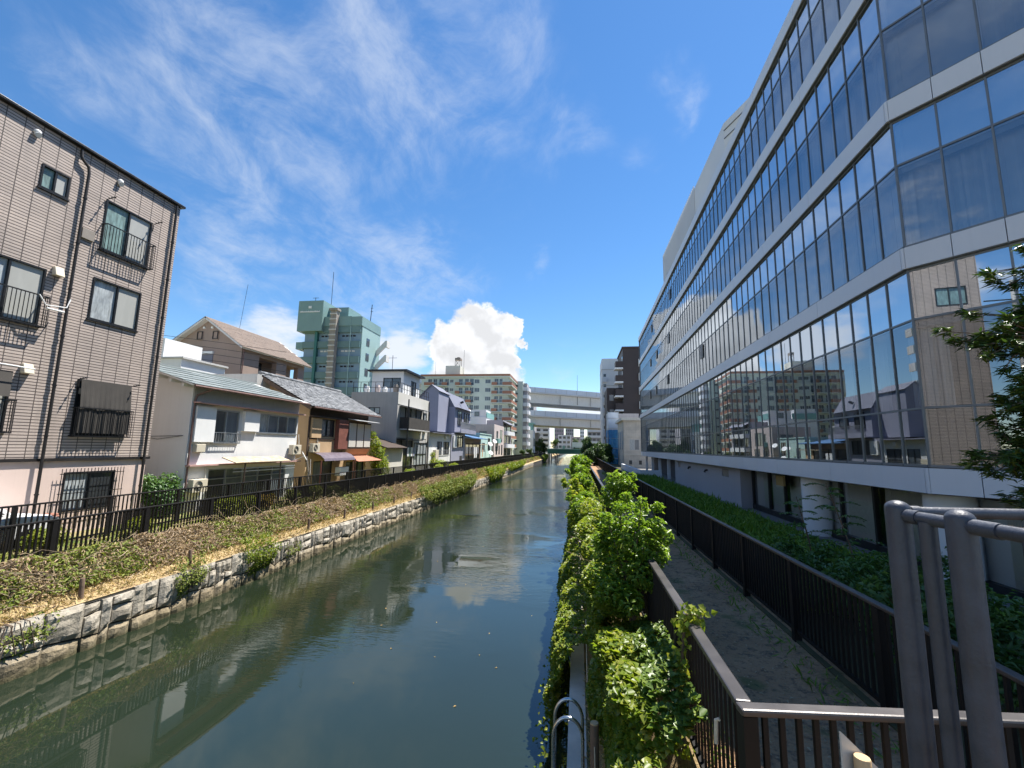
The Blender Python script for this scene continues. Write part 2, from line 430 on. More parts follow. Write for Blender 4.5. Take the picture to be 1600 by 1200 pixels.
# ------------------------------------------------------------------ shared materials
M = {}
M['fence'] = plain('dark_brown_metal', (.009, .008, .008), .6, .2, 3, .08, 60, 0., 0, .25)
M['fence_rail'] = plain('worn_brown_metal', (.075, .068, .066), .40, .25, 2, .1, 50, .35, .2, .5)
M['rail_grey'] = plain('grey_painted_steel', (.050, .056, .074), .46, .28, 9, .25, 70, .0, .25, .5)
M['steel'] = plain('stainless_tube', (.55, .54, .52), .28, .1, 6, .03, 80, 1.)
M['white_paint'] = plain('white_paint', (.78, .78, .77), .55, .06, 1, .05, 60, 0, .12)
M['white_stucco'] = plain('white_stucco', (.70, .705, .70), .85, .05, .8, .35, 60, 0, .10)
M['grey_stucco'] = plain('grey_stucco', (.43, .42, .40), .9, .08, .7, .3, 50, 0, .25)
M['tan_stucco'] = plain('tan_stucco', (.52, .36, .21), .9, .10, .8, .35, 50, 0, .22)
M['pink_stucco'] = plain('pink_stucco', (.62, .49, .43), .9, .06, .6, .3, 60, 0, .12)
M['cream'] = plain('cream_render', (.60, .58, .52), .85, .07, .5, .2, 40, 0, .22)
M['apart'] = plain('pale_green_render', (.56, .61, .54), .85, .06, .2, .1, 20, 0, .2)
M['orange'] = plain('orange_panel', (.33, .155, .095), .7, .12, .3, .1, 20, 0, .25)
M['lilac'] = plain('lilac_siding', (.285, .295, .375), .65, .06, .6, .1, 30, 0, .15)
M['lilac_dark'] = plain('lilac_roofing', (.17, .175, .22), .6, .08, .8, .15, 30, 0, .2)
M['mint'] = plain('mint_render', (.44, .60, .56), .85, .07, .5, .2, 40, 0, .2)
M['mauve'] = plain('mauve_render', (.42, .32, .31), .85, .08, .5, .2, 40, 0, .2)
M['pale_pink'] = plain('pale_pink_render', (.58, .49, .46), .85, .07, .5, .2, 40, 0, .2)
M['blue_roof'] = plain('blue_roof_sheet', (.09, .19, .36), .5, .15, .6, .1, 40, .2, .2)
M['dark_wood'] = plain('dark_timber', (.06, .04, .03), .7, .3, 4, .2, 40)
M['red_wood'] = plain('red_brown_board', (.20, .075, .055), .65, .2, 3, .2, 40, 0, .3)
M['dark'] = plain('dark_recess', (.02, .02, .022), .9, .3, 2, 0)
M['dark_frame'] = plain('dark_window_frame', (.025, .026, .028), .4, .1, 4, 0, 60, .4)
M['alu'] = plain('aluminium_frame', (.42, .43, .44), .38, .08, 4, 0, 60, .75)
M['facade_frame'] = plain('facade_aluminium', (.16, .175, .19), .40, .08, 3, 0, 60, .35)
M['facade_band'] = plain('facade_panel', (.60, .615, .66), .38, .04, .35, .02, 20, .0, .06)
M['brown_siding'] = plain('brown_render', (.31, .235, .195), .9, .08, .7, .3, 40, 0, .15)
M['brown_roof'] = plain('brown_slate', (.17, .13, .105), .85, .14, 2.5, .3, 25, 0, .2)
M['concrete'] = plain('concrete', (.47, .46, .44), .9, .12, .6, .25, 30, 0, .4)
M['concrete_light'] = plain('light_concrete', (.62, .60, .57), .9, .08, .15, .1, 10, 0, .4)
M['viaduct'] = plain('viaduct_paint', (.72, .71, .69), .7, .07, .1, .05, 8, 0, .5)
M['viaduct_rib'] = plain('viaduct_barrier', (.64, .66, .70), .6, .07, .1, .05, 8, 0, .3)
M['teal'] = plain('teal_panel', (.20, .40, .38), .5, .1, .2, .05, 20, 0, .2)
M['green_dark'] = plain('dark_green_steel', (.03, .13, .12), .45, .15, .2, .05, 20, .1, .25)
M['tower_green'] = plain('green_tower_tile', (.18, .285, .28), .5, .08, .2, .05, 20, 0, .14)
M['tower_deep'] = plain('green_tower_spandrel', (.12, .20, .205), .5, .08, .2, .05, 20, 0, .14)
M['tower_blue'] = plain('blue_green_tile', (.17, .255, .335), .4, .08, .2, .05, 20, 0, .1)
M['tower_pale'] = plain('pale_green_tile', (.28, .40, .385), .5, .06, .2, .05, 20, 0, .1)
M['duct'] = plain('duct_brown', (.26, .23, .20), .7, .2, 1, .1, 20, 0, .3)
M['awning_purple'] = plain('purple_brown_sheet', (.13, .105, .13), .45, .15, 3, .1, 40)
M['awning_orange'] = plain('orange_sheet', (.38, .165, .10), .6, .15, 3, .1, 40, 0, .3)
M['rust_sheet'] = plain('stained_roof_sheet', (.45, .36, .25), .7, .4, 3, .2, 30, 0, .5)
M['pink_trim'] = plain('faded_pink_trim', (.46, .29, .26), .7, .12, 2, .1, 30, 0, .2)
M['pipe_dark'] = plain('dark_downpipe', (.024, .021, .02), .45, .15, 3, .05, 40, .1)
M['pipe_brown'] = plain('brown_downpipe', (.17, .10, .085), .6, .2, 3, .05, 40, .0, .2)
M['beige_box'] = plain('beige_plastic', (.60, .54, .42), .6, .06, 2, .05, 40)
M['mesh_screen'] = plain('dark_mesh_cloth', (.055, .05, .045), .95, .2, 2, .3, 120)
M['grey_wall'] = plain('grey_building_base', (.33, .325, .355), .75, .06, .3, .08, 20, 0, .12)
M['white_column'] = plain('white_column', (.66, .67, .70), .6, .05, .4, .05, 30, 0, .1)
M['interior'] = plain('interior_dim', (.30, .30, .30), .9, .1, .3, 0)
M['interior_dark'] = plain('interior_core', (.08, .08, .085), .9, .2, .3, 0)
M['dark_brown_tile'] = plain('dark_brown_tile', (.050, .037, .036), .55, .15, .4, .1, 20, 0, .15)
M['far_grey'] = plain('far_grey_render', (.36, .345, .36), .9, .1, .2, .05, 10, 0, .3)
M['far_white'] = plain('far_white_render', (.70, .71, .72), .9, .06, .2, .05, 10, 0, .2)
M['far_mauve'] = plain('far_mauve_render', (.30, .26, .29), .9, .12, .2, .05, 10, 0, .3)
M['louver'] = plain('louvre_panel', (.60, .61, .64), .55, .04, .3, .03, 20, 0, .08)
M['timber'] = plain('weathered_timber', (.17, .115, .08), .85, .3, 5, .5, 50, 0, .4)
M['timber_end'] = plain('cut_timber', (.52, .36, .20), .85, .15, 8, .3, 60)
M['sign_board'] = plain('aluminium_board', (.50, .49, .465), .5, .05, 2, .03, 60, .2)
M['rope'] = plain('faded_rope', (.62, .54, .42), .9, .2, 20, .3, 80)
M['tape'] = plain('teal_tape', (.05, .42, .42), .6, .1, 5, 0)
M['car_white'] = plain('white_car_paint', (.75, .75, .76), .25, .03, .5, 0)
M['rubber'] = plain('black_rubber', (.018, .018, .018), .8, .2, 5, .1)
M['red_plastic'] = plain('red_brown_planter', (.30, .13, .09), .6, .15, 3, .1)

g_ = NT('tarp_blue'); v_ = g_.coords()
M['tarp'] = g_.end(g_.bsdf(g_.mix(g_.maprange(g_.noise(v_, 1.2, 5), .3, .7), (.012, .13, .36), (.035, .25, .50)), .45, 0, g_.bump(g_.noise(g_.coords((1, 1, .4)), 1.6, 5, .6), .9, .25)))
M['tarp_white'] = plain('white_sheeting', (.62, .67, .75), .6, .08, .6, .5, 3)

# glass of house windows (opaque view into dim rooms / curtains)
M['gl_dark'] = glassy('glass_dark_room', (.022, .026, .030))
M['gl_teal'] = glassy('glass_teal_curtain', (.17, .27, .26), .05, 1.5, .35, 2.)
M['gl_frost'] = glassy('glass_frosted', (.40, .40, .37), .25, 1.45, .04)
M['gl_pale'] = glassy('glass_pale_curtain', (.36, .39, .40), .06, 1.5, .3, 2.)
M['gl_blue'] = glassy('glass_blue_grey', (.085, .105, .125))
M['gl_far'] = glassy('glass_far', (.05, .06, .07), .05, 1.6, .5)

M['brick_tile'] = tiled('grey_brown_wall_tile', (.48, .405, .36), (.085, .07, .064), .46, .0955, .0135, .0, .6, .07, .9)
M['fine_tile'] = tiled('fine_wall_tile', (.52, .485, .43), (.42, .39, .35), .6, .45, .012, .5, .7, .05, .3)

# roof tiles: ribbed sheet / pan tiles get their relief from geometry; colour here
def rooftile(name, c1, c2, sx=3.2, sz=3.0):
    t = NT(name); g = t.n('ShaderNodeNewGeometry')
    v = t.coords()
    c = t.mix(g.outputs['Random Per Island'], c1, c2)
    c = t.mix(t.maprange(t.noise(v, 1.1, 5), .35, .7, 0, .5), c, sc(c1, .6))
    return t.end(t.bsdf(c, .55, 0, t.bump(t.noise(v, 40, 3), .2, .01)))
M['pan_tile'] = rooftile('grey_pan_tile', (.10, .105, .11), (.27, .275, .28))
M['sheet_roof'] = rooftile('grey_green_sheet_roof', (.16, .19, .185), (.25, .275, .265))

# vegetation
M['ivy'] = leafmat('ivy_leaf', [(.12, .19, .018), (.18, .25, .022), (.25, .31, .030), (.34, .36, .045), (.10, .17, .022), (.30, .34, .05), (.40, .38, .07), (.20, .27, .03)], .38, .5)
M['ivy_shade'] = leafmat('ivy_shaded_leaf', [(.085, .145, .02), (.12, .19, .026), (.16, .23, .035), (.07, .12, .02), (.20, .25, .04)], .38, .3)  # darker copy of the ivy; the fence's shade is put into its colour
M['bush'] = leafmat('bush_leaf', [(.115, .20, .022), (.17, .27, .03), (.22, .33, .035), (.28, .36, .06), (.12, .22, .035)], .34, .48)
M['brush'] = leafmat('brush_leaf', [(.19, .23, .035), (.14, .21, .028), (.30, .29, .08), (.22, .26, .05), (.20, .25, .035), (.13, .18, .03), (.27, .29, .06)], .6, .25)
M['dead'] = leafmat('dead_stem', [(.40, .30, .19), (.48, .37, .24), (.32, .22, .14), (.44, .34, .24)], .85, .1)
M['straw'] = leafmat('dry_grass_blade', [(.50, .37, .19), (.56, .44, .24), (.43, .31, .16), (.36, .30, .11), (.50, .41, .20)], .8, .2)
M['azalea'] = leafmat('azalea_leaf', [(.16, .20, .012), (.22, .25, .016), (.11, .16, .012), (.28, .28, .02)], .5, .3)
M['azalea_red'] = leafmat('azalea_rusty_leaf', [(.26, .20, .02), (.30, .15, .04), (.18, .17, .02)], .5, .3)
M['shrub_dark'] = leafmat('dark_shrub_leaf', [(.065, .13, .035), (.09, .17, .045), (.12, .21, .06), (.07, .14, .045)], .4, .3)
M['lawn'] = leafmat('grass_blade', [(.12, .23, .03), (.17, .28, .035), (.22, .31, .04), (.10, .19, .028)], .6, .3)
M['verge_grass'] = leafmat('yellow_grass_blade', [(.25, .26, .05), (.18, .24, .04), (.33, .29, .08), (.12, .20, .03)], .6, .3)
M['conifer'] = leafmat('narrow_evergreen_leaf', [(.045, .095, .026), (.065, .125, .03), (.09, .15, .034), (.15, .18, .04), (.04, .08, .024)], .35, .22)
M['far_tree'] = leafmat('far_tree_leaf', [(.05, .10, .02), (.08, .15, .025), (.11, .18, .03), (.04, .08, .02)], .5, .3)
M['far_dark'] = leafmat('far_dark_leaf', [(.03, .065, .02), (.045, .09, .024), (.06, .11, .03)], .5, .25)
M['bark'] = plain('bark', (.12, .085, .06), .9, .3, 8, .8, 30)
M['float_leaf'] = leafmat('fallen_leaf', [(.55, .28, .10), (.60, .50, .30), (.45, .16, .08), (.35, .42, .10), (.62, .58, .45)], .5, .1)

# ground
t = NT('dirt_path'); v = t.coords()
n1 = t.noise(v, .7, 6, .6); n2 = t.noise(v, 9, 6, .7)
c = t.mix(t.maprange(n1, .35, .65), (.33, .185, .095), (.46, .275, .15))
c = t.mix(t.maprange(n2, .5, .68), c, (.085, .058, .042))
vo = t.n('ShaderNodeTexVoronoi'); vo.inputs['Scale'].default_value = 26; t.l(v, vo.inputs['Vector'])
c = t.mix(t.maprange(vo.outputs['Distance'], .16, .10), c, (.30, .24, .18))
c = t.mix(t.maprange(t.noise(v, 1.7, 4), .57, .68, 0, .65), c, (.07, .10, .022))
M['dirt'] = t.end(t.bsdf(c, .95, 0, t.bump(t.math('ADD', n2, t.math('MULTIPLY', vo.outputs['Distance'], .4)), .9, .05)))
t = NT('promenade_ground'); v = t.coords()
c = t.mix(t.maprange(t.noise(v, .5, 5), .4, .6), (.24, .20, .085), (.33, .27, .13)); c = t.mix(t.maprange(t.noise(v, 1.6, 5), .48, .6), c, (.12, .16, .03))
M['promenade'] = t.end(t.bsdf(c, .95, 0, t.bump(t.noise(v, 30, 4), .6, .04)))
t = NT('verge_soil'); v = t.coords()
c = t.mix(t.maprange(t.noise(v, 1.4, 6), .35, .65), (.36, .25, .13), (.48, .36, .19)); c = t.mix(t.maprange(t.noise(v, 20, 4), .5, .7, 0, .6), c, (.17, .11, .06))
M['verge'] = t.end(t.bsdf(c, .95, 0, t.bump(t.noise(v, 24, 5), .8, .04)))
t = NT('slope_soil'); v = t.coords()
c = t.mix(t.maprange(t.noise(v, 2.4, 6), .35, .65), (.24, .17, .075), (.36, .26, .13)); c = t.mix(t.maprange(t.noise(v, 5, 4), .52, .62, 0, .8), c, (.14, .15, .035))
M['slope'] = t.end(t.bsdf(c, .95, 0, t.bump(t.noise(v, 40, 5), .9, .03)))
M['bed'] = plain('bed_soil', (.07, .065, .03), .95, .35, 2, .8, 20)
M['paving'] = plain('asphalt_yard', (.16, .155, .15), .9, .15, .5, .3, 60)
M['ledge'] = plain('quay_concrete', (.58, .52, .44), .9, .14, 2.2, .45, 45, 0, .2)
M['quay'] = plain('quay_wall', (.10, .095, .085), .9, .3, 1.5, .6, 20, 0, .5)

# canal stones: grey rock face, damp dark foot
t = NT('quarried_stone'); v = t.coords(); g = t.n('ShaderNodeNewGeometry')
n1 = t.noise(v, 3.2, 7, .65); n2 = t.noise(v, 14, 6, .7)
c = t.mix(t.maprange(n1, .35, .65), (.34, .305, .25), (.54, .49, .405))
c = t.mix(g.outputs['Random Per Island'], c, t.mix(1., c, (.78, .76, .72), 'MULTIPLY'))
c = t.mix(t.maprange(n2, .56, .66, 0, .7), c, (.14, .13, .12))
sp = t.n('ShaderNodeSeparateXYZ'); t.l(v, sp.inputs[0])
damp = t.maprange(t.math('ADD', sp.outputs[2], t.math('MULTIPLY', t.math('SUBTRACT', n1, .5), .25)), .20, .05)
c = t.mix(t.maprange(t.math('ADD', sp.outputs[2], t.math('MULTIPLY', t.math('SUBTRACT', n2, .5), .4)), .50, .30, 0, .75), c, t.mix(1., c, (.62, .53, .36), 'MULTIPLY'))
c = t.mix(t.math('MULTIPLY', damp, .85), c, (.09, .08, .035))
M['stone'] = t.end(t.bsdf(c, .9, 0, t.bump(t.math('ADD', n1, t.math('MULTIPLY', n2, .5)), 1., .05)))
M['stone_gap'] = plain('wall_joint', (.045, .042, .038), .95, .3, 3, .5, 20)

# canal water
t = NT('canal_water'); tcw = t.n('ShaderNodeTexCoord'); sp = t.n('ShaderNodeSeparateXYZ'); t.l(tcw.outputs['Object'], sp.inputs[0])
def wcoord(sx, sy, rz=0):
    m = t.n('ShaderNodeMapping'); m.inputs['Scale'].default_value = (sx, sy, 1); m.inputs['Rotation'].default_value = (0, 0, rz); t.l(tcw.outputs['Object'], m.inputs['Vector']); return m.outputs[0]
w1 = t.noise(wcoord(.75, 1.5, .15), 1.3, 3, .5, .6)
w2 = t.noise(wcoord(1.1, 3.2, -.1), 2.6, 3, .5, .3)
w3 = t.noise(wcoord(.16, .22), 1., 3, .5)
far = t.maprange(sp.outputs[1], 9, 42)
calm = t.maprange(t.math('ADD', w3, t.math('MULTIPLY', far, .24)), .46, .70, .03, 1., True)
h = t.math('ADD', t.math('MULTIPLY', w1, .55), t.math('MULTIPLY', w2, .45))
# two wind streaks across the channel
def streak(y0, y1, slope, sx):
    yy = t.math('ADD', sp.outputs[1], t.math('ADD', t.math('MULTIPLY', sp.outputs[0], slope), t.math('MULTIPLY', t.math('SUBTRACT', t.noise(wcoord(.5, .5), 1., 3), .5), sx)))
    return t.math('MULTIPLY', t.maprange(yy, y0, y0 + 2.), t.maprange(yy, y1, y1 - 2.))
st = t.math('MAXIMUM', streak(54.5, 58.5, -.25, 5.), streak(100, 150, -3., 14.))
amp = t.math('MULTIPLY', t.math('MULTIPLY', calm, t.maprange(far, 0, 1, .22, 1.)), t.maprange(st, 0, 1, 1., 2.2))
fine = t.noise(wcoord(3, 6), 4, 2)
h = t.math('ADD', t.math('MULTIPLY', h, amp), t.math('MULTIPLY', t.math('MULTIPLY', fine, st), .25))
b = t.n('ShaderNodeBump'); b.inputs['Strength'].default_value = 1.0; b.inputs['Distance'].default_value = .045; t.l(h, b.inputs['Height'])
murk = t.mix(t.maprange(t.noise(wcoord(.12, .1), 1., 3), .35, .65), (.0135, .0195, .0095), (.0145, .0235, .0150))
p = t.bsdf(murk, t.maprange(st, 0, 1, .015, .16), 0, b.outputs[0], .5, IOR=1.58)
M['water'] = t.end(p)

# facade glass
M['vision'] = curtain_glass('facade_vision_glass', (.78, .83, .88), .22)
M['transom'] = curtain_glass('facade_transom_glass', (.70, .78, .85), .55)
M['shop'] = curtain_glass('ground_floor_glass', (.85, .90, .90), .08)
t = NT('curtain_cloth'); v = t.coords()
M['curtain'] = t.end(t.bsdf(t.mix(t.maprange(t.noise(v, .5, 3), .4, .6), (.36, .38, .42), (.50, .51, .54)), .95, 0, None, .1))
M['blind'] = plain('ceiling_blind', (.80, .82, .84), .9, .05, .5, 0)
M['lamp'] = NT('office_lamp'); _t = M['lamp']; _e = _t.n('ShaderNodeEmission'); _e.inputs[0].default_value = (1, .86, .62, 1); _e.inputs[1].default_value = 1.6
M['lamp'] = _t.end(_e)
# ------------------------------------------------------------------ the setting
YB, YF = -60, 620
def sheet(name, pts, m, y0=YB, y1=YF, kind='structure', ny=1):
    """a profile (x, z) swept along the canal; listed from left to right so that faces look up"""
    mb = MB()
    for j in range(ny):
        a, b = y0 + (y1 - y0) * j / ny, y0 + (y1 - y0) * (j + 1) / ny
        for (xa, za), (xb, zb) in zip(pts[:-1], pts[1:]):
            mb.face([(xa, a, za), (xb, a, zb), (xb, b, zb), (xa, b, za)], 0)
    o = mb.build(name, m)
    return tag(o, kind=kind)
wo = sheet('water', [(-12.3, 0), (-.05, 0)], M['water'])
sheet('promenade', [(-700, 2.05), (-13.40, 2.05)], M['promenade'])
sheet('verge', [(-13.40, 2.05), (-13.0, 1.80), (-12.62, 1.34), (-12.30, 1.22), (-12.05, 1.14)], M['verge'])
sheet('quay', [(-.17, -.6), (-.165, .99)], M['quay'])
sheet('ledge', [(-.165, .99), (.095, 1.0)], M['ledge'])
sheet('bank', [(.095, 1.0), (.16, .97), (.38, 1.16), (.72, 1.72), (1.0, 2.24), (1.12, 2.30)], M['slope'])
sheet('path', [(1.12, 2.30), (1.6, 2.28), (2.6, 2.29), (3.32, 2.34)], M['dirt'])
sheet('planting_ground', [(3.32, 2.34), (3.5, 2.30), (8.6, 2.04)], M['bed'])
sheet('yard', [(8.6, 2.04), (700, 2.04)], M['paving'])
mb = MB(); mb.face([(-700, YF, 2.0), (700, YF, 2.0), (700, 5000, 2.0), (-700, 5000, 2.0)], 0); tag(mb.build('far_ground', M['paving']), kind='structure')
mb = MB(); mb.face([(-12.3, YF, -1), (0, YF, -1), (0, YF, 2.2), (-12.3, YF, 2.2)], 0, (0, -1, 0)); tag(mb.build('far_bank', M['concrete']), kind='structure')
# kerb between path and planting ground (where the inner fence stands)
tag(sheet('kerb', [(3.16, 2.315), (3.165, 2.352), (3.25, 2.352), (3.255, 2.32)], M['bed'], 3.0, 90), kind='structure')

# stone retaining wall: every block a rough-faced stone of its own shape
mb = MB()
mb.face([(-12.08, YB, -.6), (-12.08, YF, -.6), (-12.08, YF, 1.10), (-12.08, YB, 1.10)], 1, (1, 0, 0))
mb.face([(-12.08, YB, 1.09), (-12.08, YF, 1.09), (-12.02, YF, 1.09), (-12.02, YB, 1.09)], 1, (0, 0, 1))
def stone(y0, y1, za0, za1, zb0, zb1):
    """front corners y0/y1 with bottom heights za0,zb0 and top heights za1,zb1"""
    d = rnd.uniform(.0, .07); e = .035
    x0 = -12.085; xf = -11.975 + d
    j = lambda s=.02: rnd.uniform(-s, s)
    o = [(y0, za0), (y1, zb0), (y1, zb1), (y0, za1)]
    cy_, cz_ = (y0 + y1) / 2, (za0 + zb1) / 2
    back = [(x0, a, z) for a, z in o]
    mid = [(xf - .045, a, z) for a, z in o]
    b = len(mb.v); mb.v += back + mid
    for k in range(4):
        k2 = (k + 1) % 4; mb.f.append((b + k, b + k2, b + 4 + k2, b + 4 + k)); mb.m.append(0)
    # rough face: a small grid pushed in and out
    na, nb_ = max(3, min(9, int((y1 - y0) / .11))), max(3, min(7, int((zb1 - za0) / .10)))
    if y0 > 45: na, nb_ = 3, 3
    ph = rnd.uniform(0, 50); g0 = len(mb.v); pl_ = rnd.uniform(-.03, .03); pv_ = rnd.uniform(-.03, .03)
    for i in range(na + 1):
        f = i / na
        for q in range(nb_ + 1):
            h = q / nb_; a = y0 + (y1 - y0) * f; lo = za0 + (zb0 - za0) * f; hi = za1 + (zb1 - za1) * f
            edge = min(f, 1 - f) * (y1 - y0), min(h, 1 - h) * (hi - lo); ed = min(1, min(edge) / .07)
            dx = -.045 + .055 * ed ** .6 + pl_ * (f - .5) + pv_ * (h - .5) + .034 * mnoise.noise(Vector((a * 3.5 + ph, h * 3, ph))) + .022 * mnoise.noise(Vector((a * 9, h * 8 + ph, 1.))) if ed > 0 else -.045
            mb.v.append((xf + dx, a + j(.008), lo + (hi - lo) * h + j(.008)))
    for i in range(na):
        for q in range(nb_): p_ = g0 + i * (nb_ + 1) + q; mb.f.append((p_, p_ + nb_ + 1, p_ + nb_ + 2, p_ + 1)); mb.m.append(0)
y = 2.0; zc = .42
while y < 120:
    k = 1 if y < 60 else 2.2
    w = rnd.uniform(.26, .82) * k; g = .015
    zn = .38 + rnd.uniform(-.13, .14)
    t0 = 1.12 + rnd.uniform(-.07, .05)
    stone(y + g, y + w - g, -.25, zc - .022, -.25, zn - .022)
    r = rnd.random()
    if r < .38:
        stone(y + g, y + w - g, zc + .022, t0, zn + .022, t0)
    elif r < .7:
        q = rnd.uniform(.66, .86); q2 = q + rnd.uniform(-.07, .07)
        stone(y + g, y + w - g, zc + .022, q - .018, zn + .022, q2 - .018); stone(y + g, y + w - g, q + .018, t0, q2 + .018, t0)
    else:
        s = rnd.uniform(.35, .65); zm = zc + (zn - zc) * s
        stone(y + g, y + w * s - .015, zc + .022, t0, zm + .022, t0)
        q = rnd.uniform(.64, .9)
        stone(y + w * s + .015, y + w - g, zm + .022, q - .016, zn + .022, q - .016); stone(y + w * s + .015, y + w - g, q + .016, t0, q + .016, t0)
    y += w; zc = zn
sw = mb.build('stone_wall', [M['stone'], M['stone_gap']])
tag(sw, 'rough grey stone block wall along the left side of the canal', 'wall')

# ------------------------------------------------------------------ fences
def fence(label, x, y0, y1, zb, zt, bay, rail, post, bal, step, railmat, posth=0., group=None, rail_h=.05, low=.09, ry0=None):
    r = root('fence', label, 'fence', (x, y0, zb), group)
    mb = MB(); mb.box(x - rail / 2, x + rail / 2, (y0 - post) if ry0 is None else ry0, y1, zt - rail_h, zt)
    bevel(mb.build('top_rail', railmat, r), .012, 2)
    mb = MB(); mb.box(x - .025, x + .025, y0, y1, zb + low, zb + low + .045); mb.build('bottom_rail', M['fence'], r)
    mb = MB(); mb.box(x - post / 2, x + post / 2, y0 - post / 2, y0 + post / 2, zb - .15, zt - rail_h - .002 + posth)
    p0 = mb.build('post', M['fence'], r)
    mb = MB(); n = int(bay / step)
    for k in range(1, n + 1):
        yy = y0 + bay * k / (n + 1)
        mb.box(x - bal / 2, x + bal / 2, yy - bal / 2, yy + bal / 2, zb + low + .046, zt - rail_h - .003)
    b0 = mb.build('baluster_panel', M['fence'], r)
    nb = int((y1 - y0) / bay)
    for k in range(1, nb):
        copy_to(p0, r, (0, bay * k, 0)); copy_to(b0, r, (0, bay * k, 0))
    return r
fence('long dark brown slatted fence on the left bank nearest the water', -13.4, 5.0, 185, 2.05, 3.05, 2.5, .075, .12, .04, .125, M['fence'])
fence('dark brown slatted fence on the left bank close to the houses', -15.0, 5.2, 185, 2.05, 3.32, 2.5, .06, .09, .03, .14, M['fence'])
fn = fence('brown fence with flat worn top rail beside the ivy bank', 1.06, 3.33, 64, 2.28, 3.49, 2.0, .105, .085, .019, .11, M['fence_rail'], rail_h=.045, ry0=3.347)
fence('long black fence between dirt path and glass building', 3.2, 3.6, 86, 2.40, 3.50, 2.0, .085, .10, .03, .115, M['fence_rail'], rail_h=.045, low=.06)
# the short return of the ivy-bank fence toward the bridge
A, B = Vector((1.06, 3.29, 0)), Vector((5.2, 3.74, 0)); uu = (B - A).normalized()
pl = Pl(A, uu, (uu.y, -uu.x, 0))
r = root('fence', 'short brown fence with shiny rail crossing in front of the dirt path', 'fence', (A.x, A.y, 2.3))
L = (B - A).length
mb = MB(); pl.box(mb, -.055, L, 3.445, 3.49, -.052, .052); bevel(mb.build('top_rail', M['fence_rail'], r), .014, 2)
mb = MB(); pl.box(mb, .06, L, 2.37, 2.42, -.025, .025); mb.build('bottom_rail', M['fence'], r)
for a in (0., 2.0, 4.0):
    mb = MB(); pl.box(mb, a - .045, a + .045, 2.2, 3.443, -.045, .045); mb.build('post', M['fence'], r)
for k in range(2):
    mb = MB()
    for q in range(1, 19):
        a = 2.0 * k + 2.0 * q / 19; pl.box(mb, a - .016, a + .016, 2.421, 3.442, -.014, .014)
    mb.build('baluster_panel', M['fence'], r)

# bridge railing of thick grey tubes with domed posts
r = root('railing', 'thick grey tubular bridge railing with domed posts', 'railing', (1.42, 2.29, 3.75))
def dome_post(x, y, rad, zt):
    mb = MB()
    prof = [(rad, 3.0), (rad, zt - rad * .75)] + [(rad * math.cos(a), zt - rad * .75 + rad * .75 * math.sin(a)) for a in (math.radians(q) for q in (15, 30, 45, 60, 75, 86))]
    mb.tube([(x, y, z) for _, z in prof], [q for q, _ in prof], 28)
    smooth_by_angle(mb.build('post', M['rail_grey'], r), 50)
P1, P2 = (1.42, 2.29), (1.475, 2.03)
dome_post(*P1, .047, 4.893); dome_post(*P2, .047, 4.888)
def rail(pts, rad, collar=()):
    mb = MB(); mb.tube(pts, rad, 18)
    for p, q in collar: mb.tube([p, q], rad * 1.16, 18)
    smooth_by_angle(mb.build('rail', M['rail_grey'], r), 50)
zR = 4.83
d2 = (Vector((*P2, 0)) - Vector((*P1, 0))).normalized()
e2 = Vector((*P2, zR)) + d2 * 1.1 + Vector((.12, 0, 0))
rail([(*P1, zR), (*P2, zR)], .026, [(Vector((*P1, zR)) + d2 * .05, Vector((*P1, zR)) + d2 * .10)])
rail([(*P2, zR), (1.512, 1.79, zR), (1.60, .9, zR)], .0255, [((1.483, 1.975, zR), (1.496, 1.885, zR))])
rail([(*P1, zR + .012), (2.6, 2.43, zR + .012)], .024, [((1.47, 2.296, zR + .012), (1.51, 2.30, zR + .012))])
for (x, y, rad) in ((1.447, 2.16, .031), (1.513, 1.80, .0225), (1.56, 1.42, .0225)):
    mb = MB(); mb.tube([(x, y, 3.0), (x, y, zR - .012)], rad, 18); smooth_by_angle(mb.build('baluster', M['rail_grey'], r), 50)

# back of an aluminium sign on a timber post
r = root('sign', 'back of plain grey aluminium sign on a timber post by the bridge railing', 'sign', (1.0, 1.95, 3.6))
mb = MB(); mb.hexa([(.925, 1.916, 3.3), (.929, 1.912, 3.3), (1.22, 2.0, 3.3), (1.216, 2.004, 3.3), (.925, 1.916, 4.108), (.929, 1.912, 4.108), (1.22, 2.0, 3.83), (1.216, 2.004, 3.83)])
mb.build('board', M['sign_board'], r)
mb = MB(); mb.tube([(.985, 1.898, 3.2), (.985, 1.898, 4.035), (.985, 1.898, 4.04)], [.026, .026, .024], 16)
smooth_by_angle(mb.build('post', M['timber_end'], r), 40)
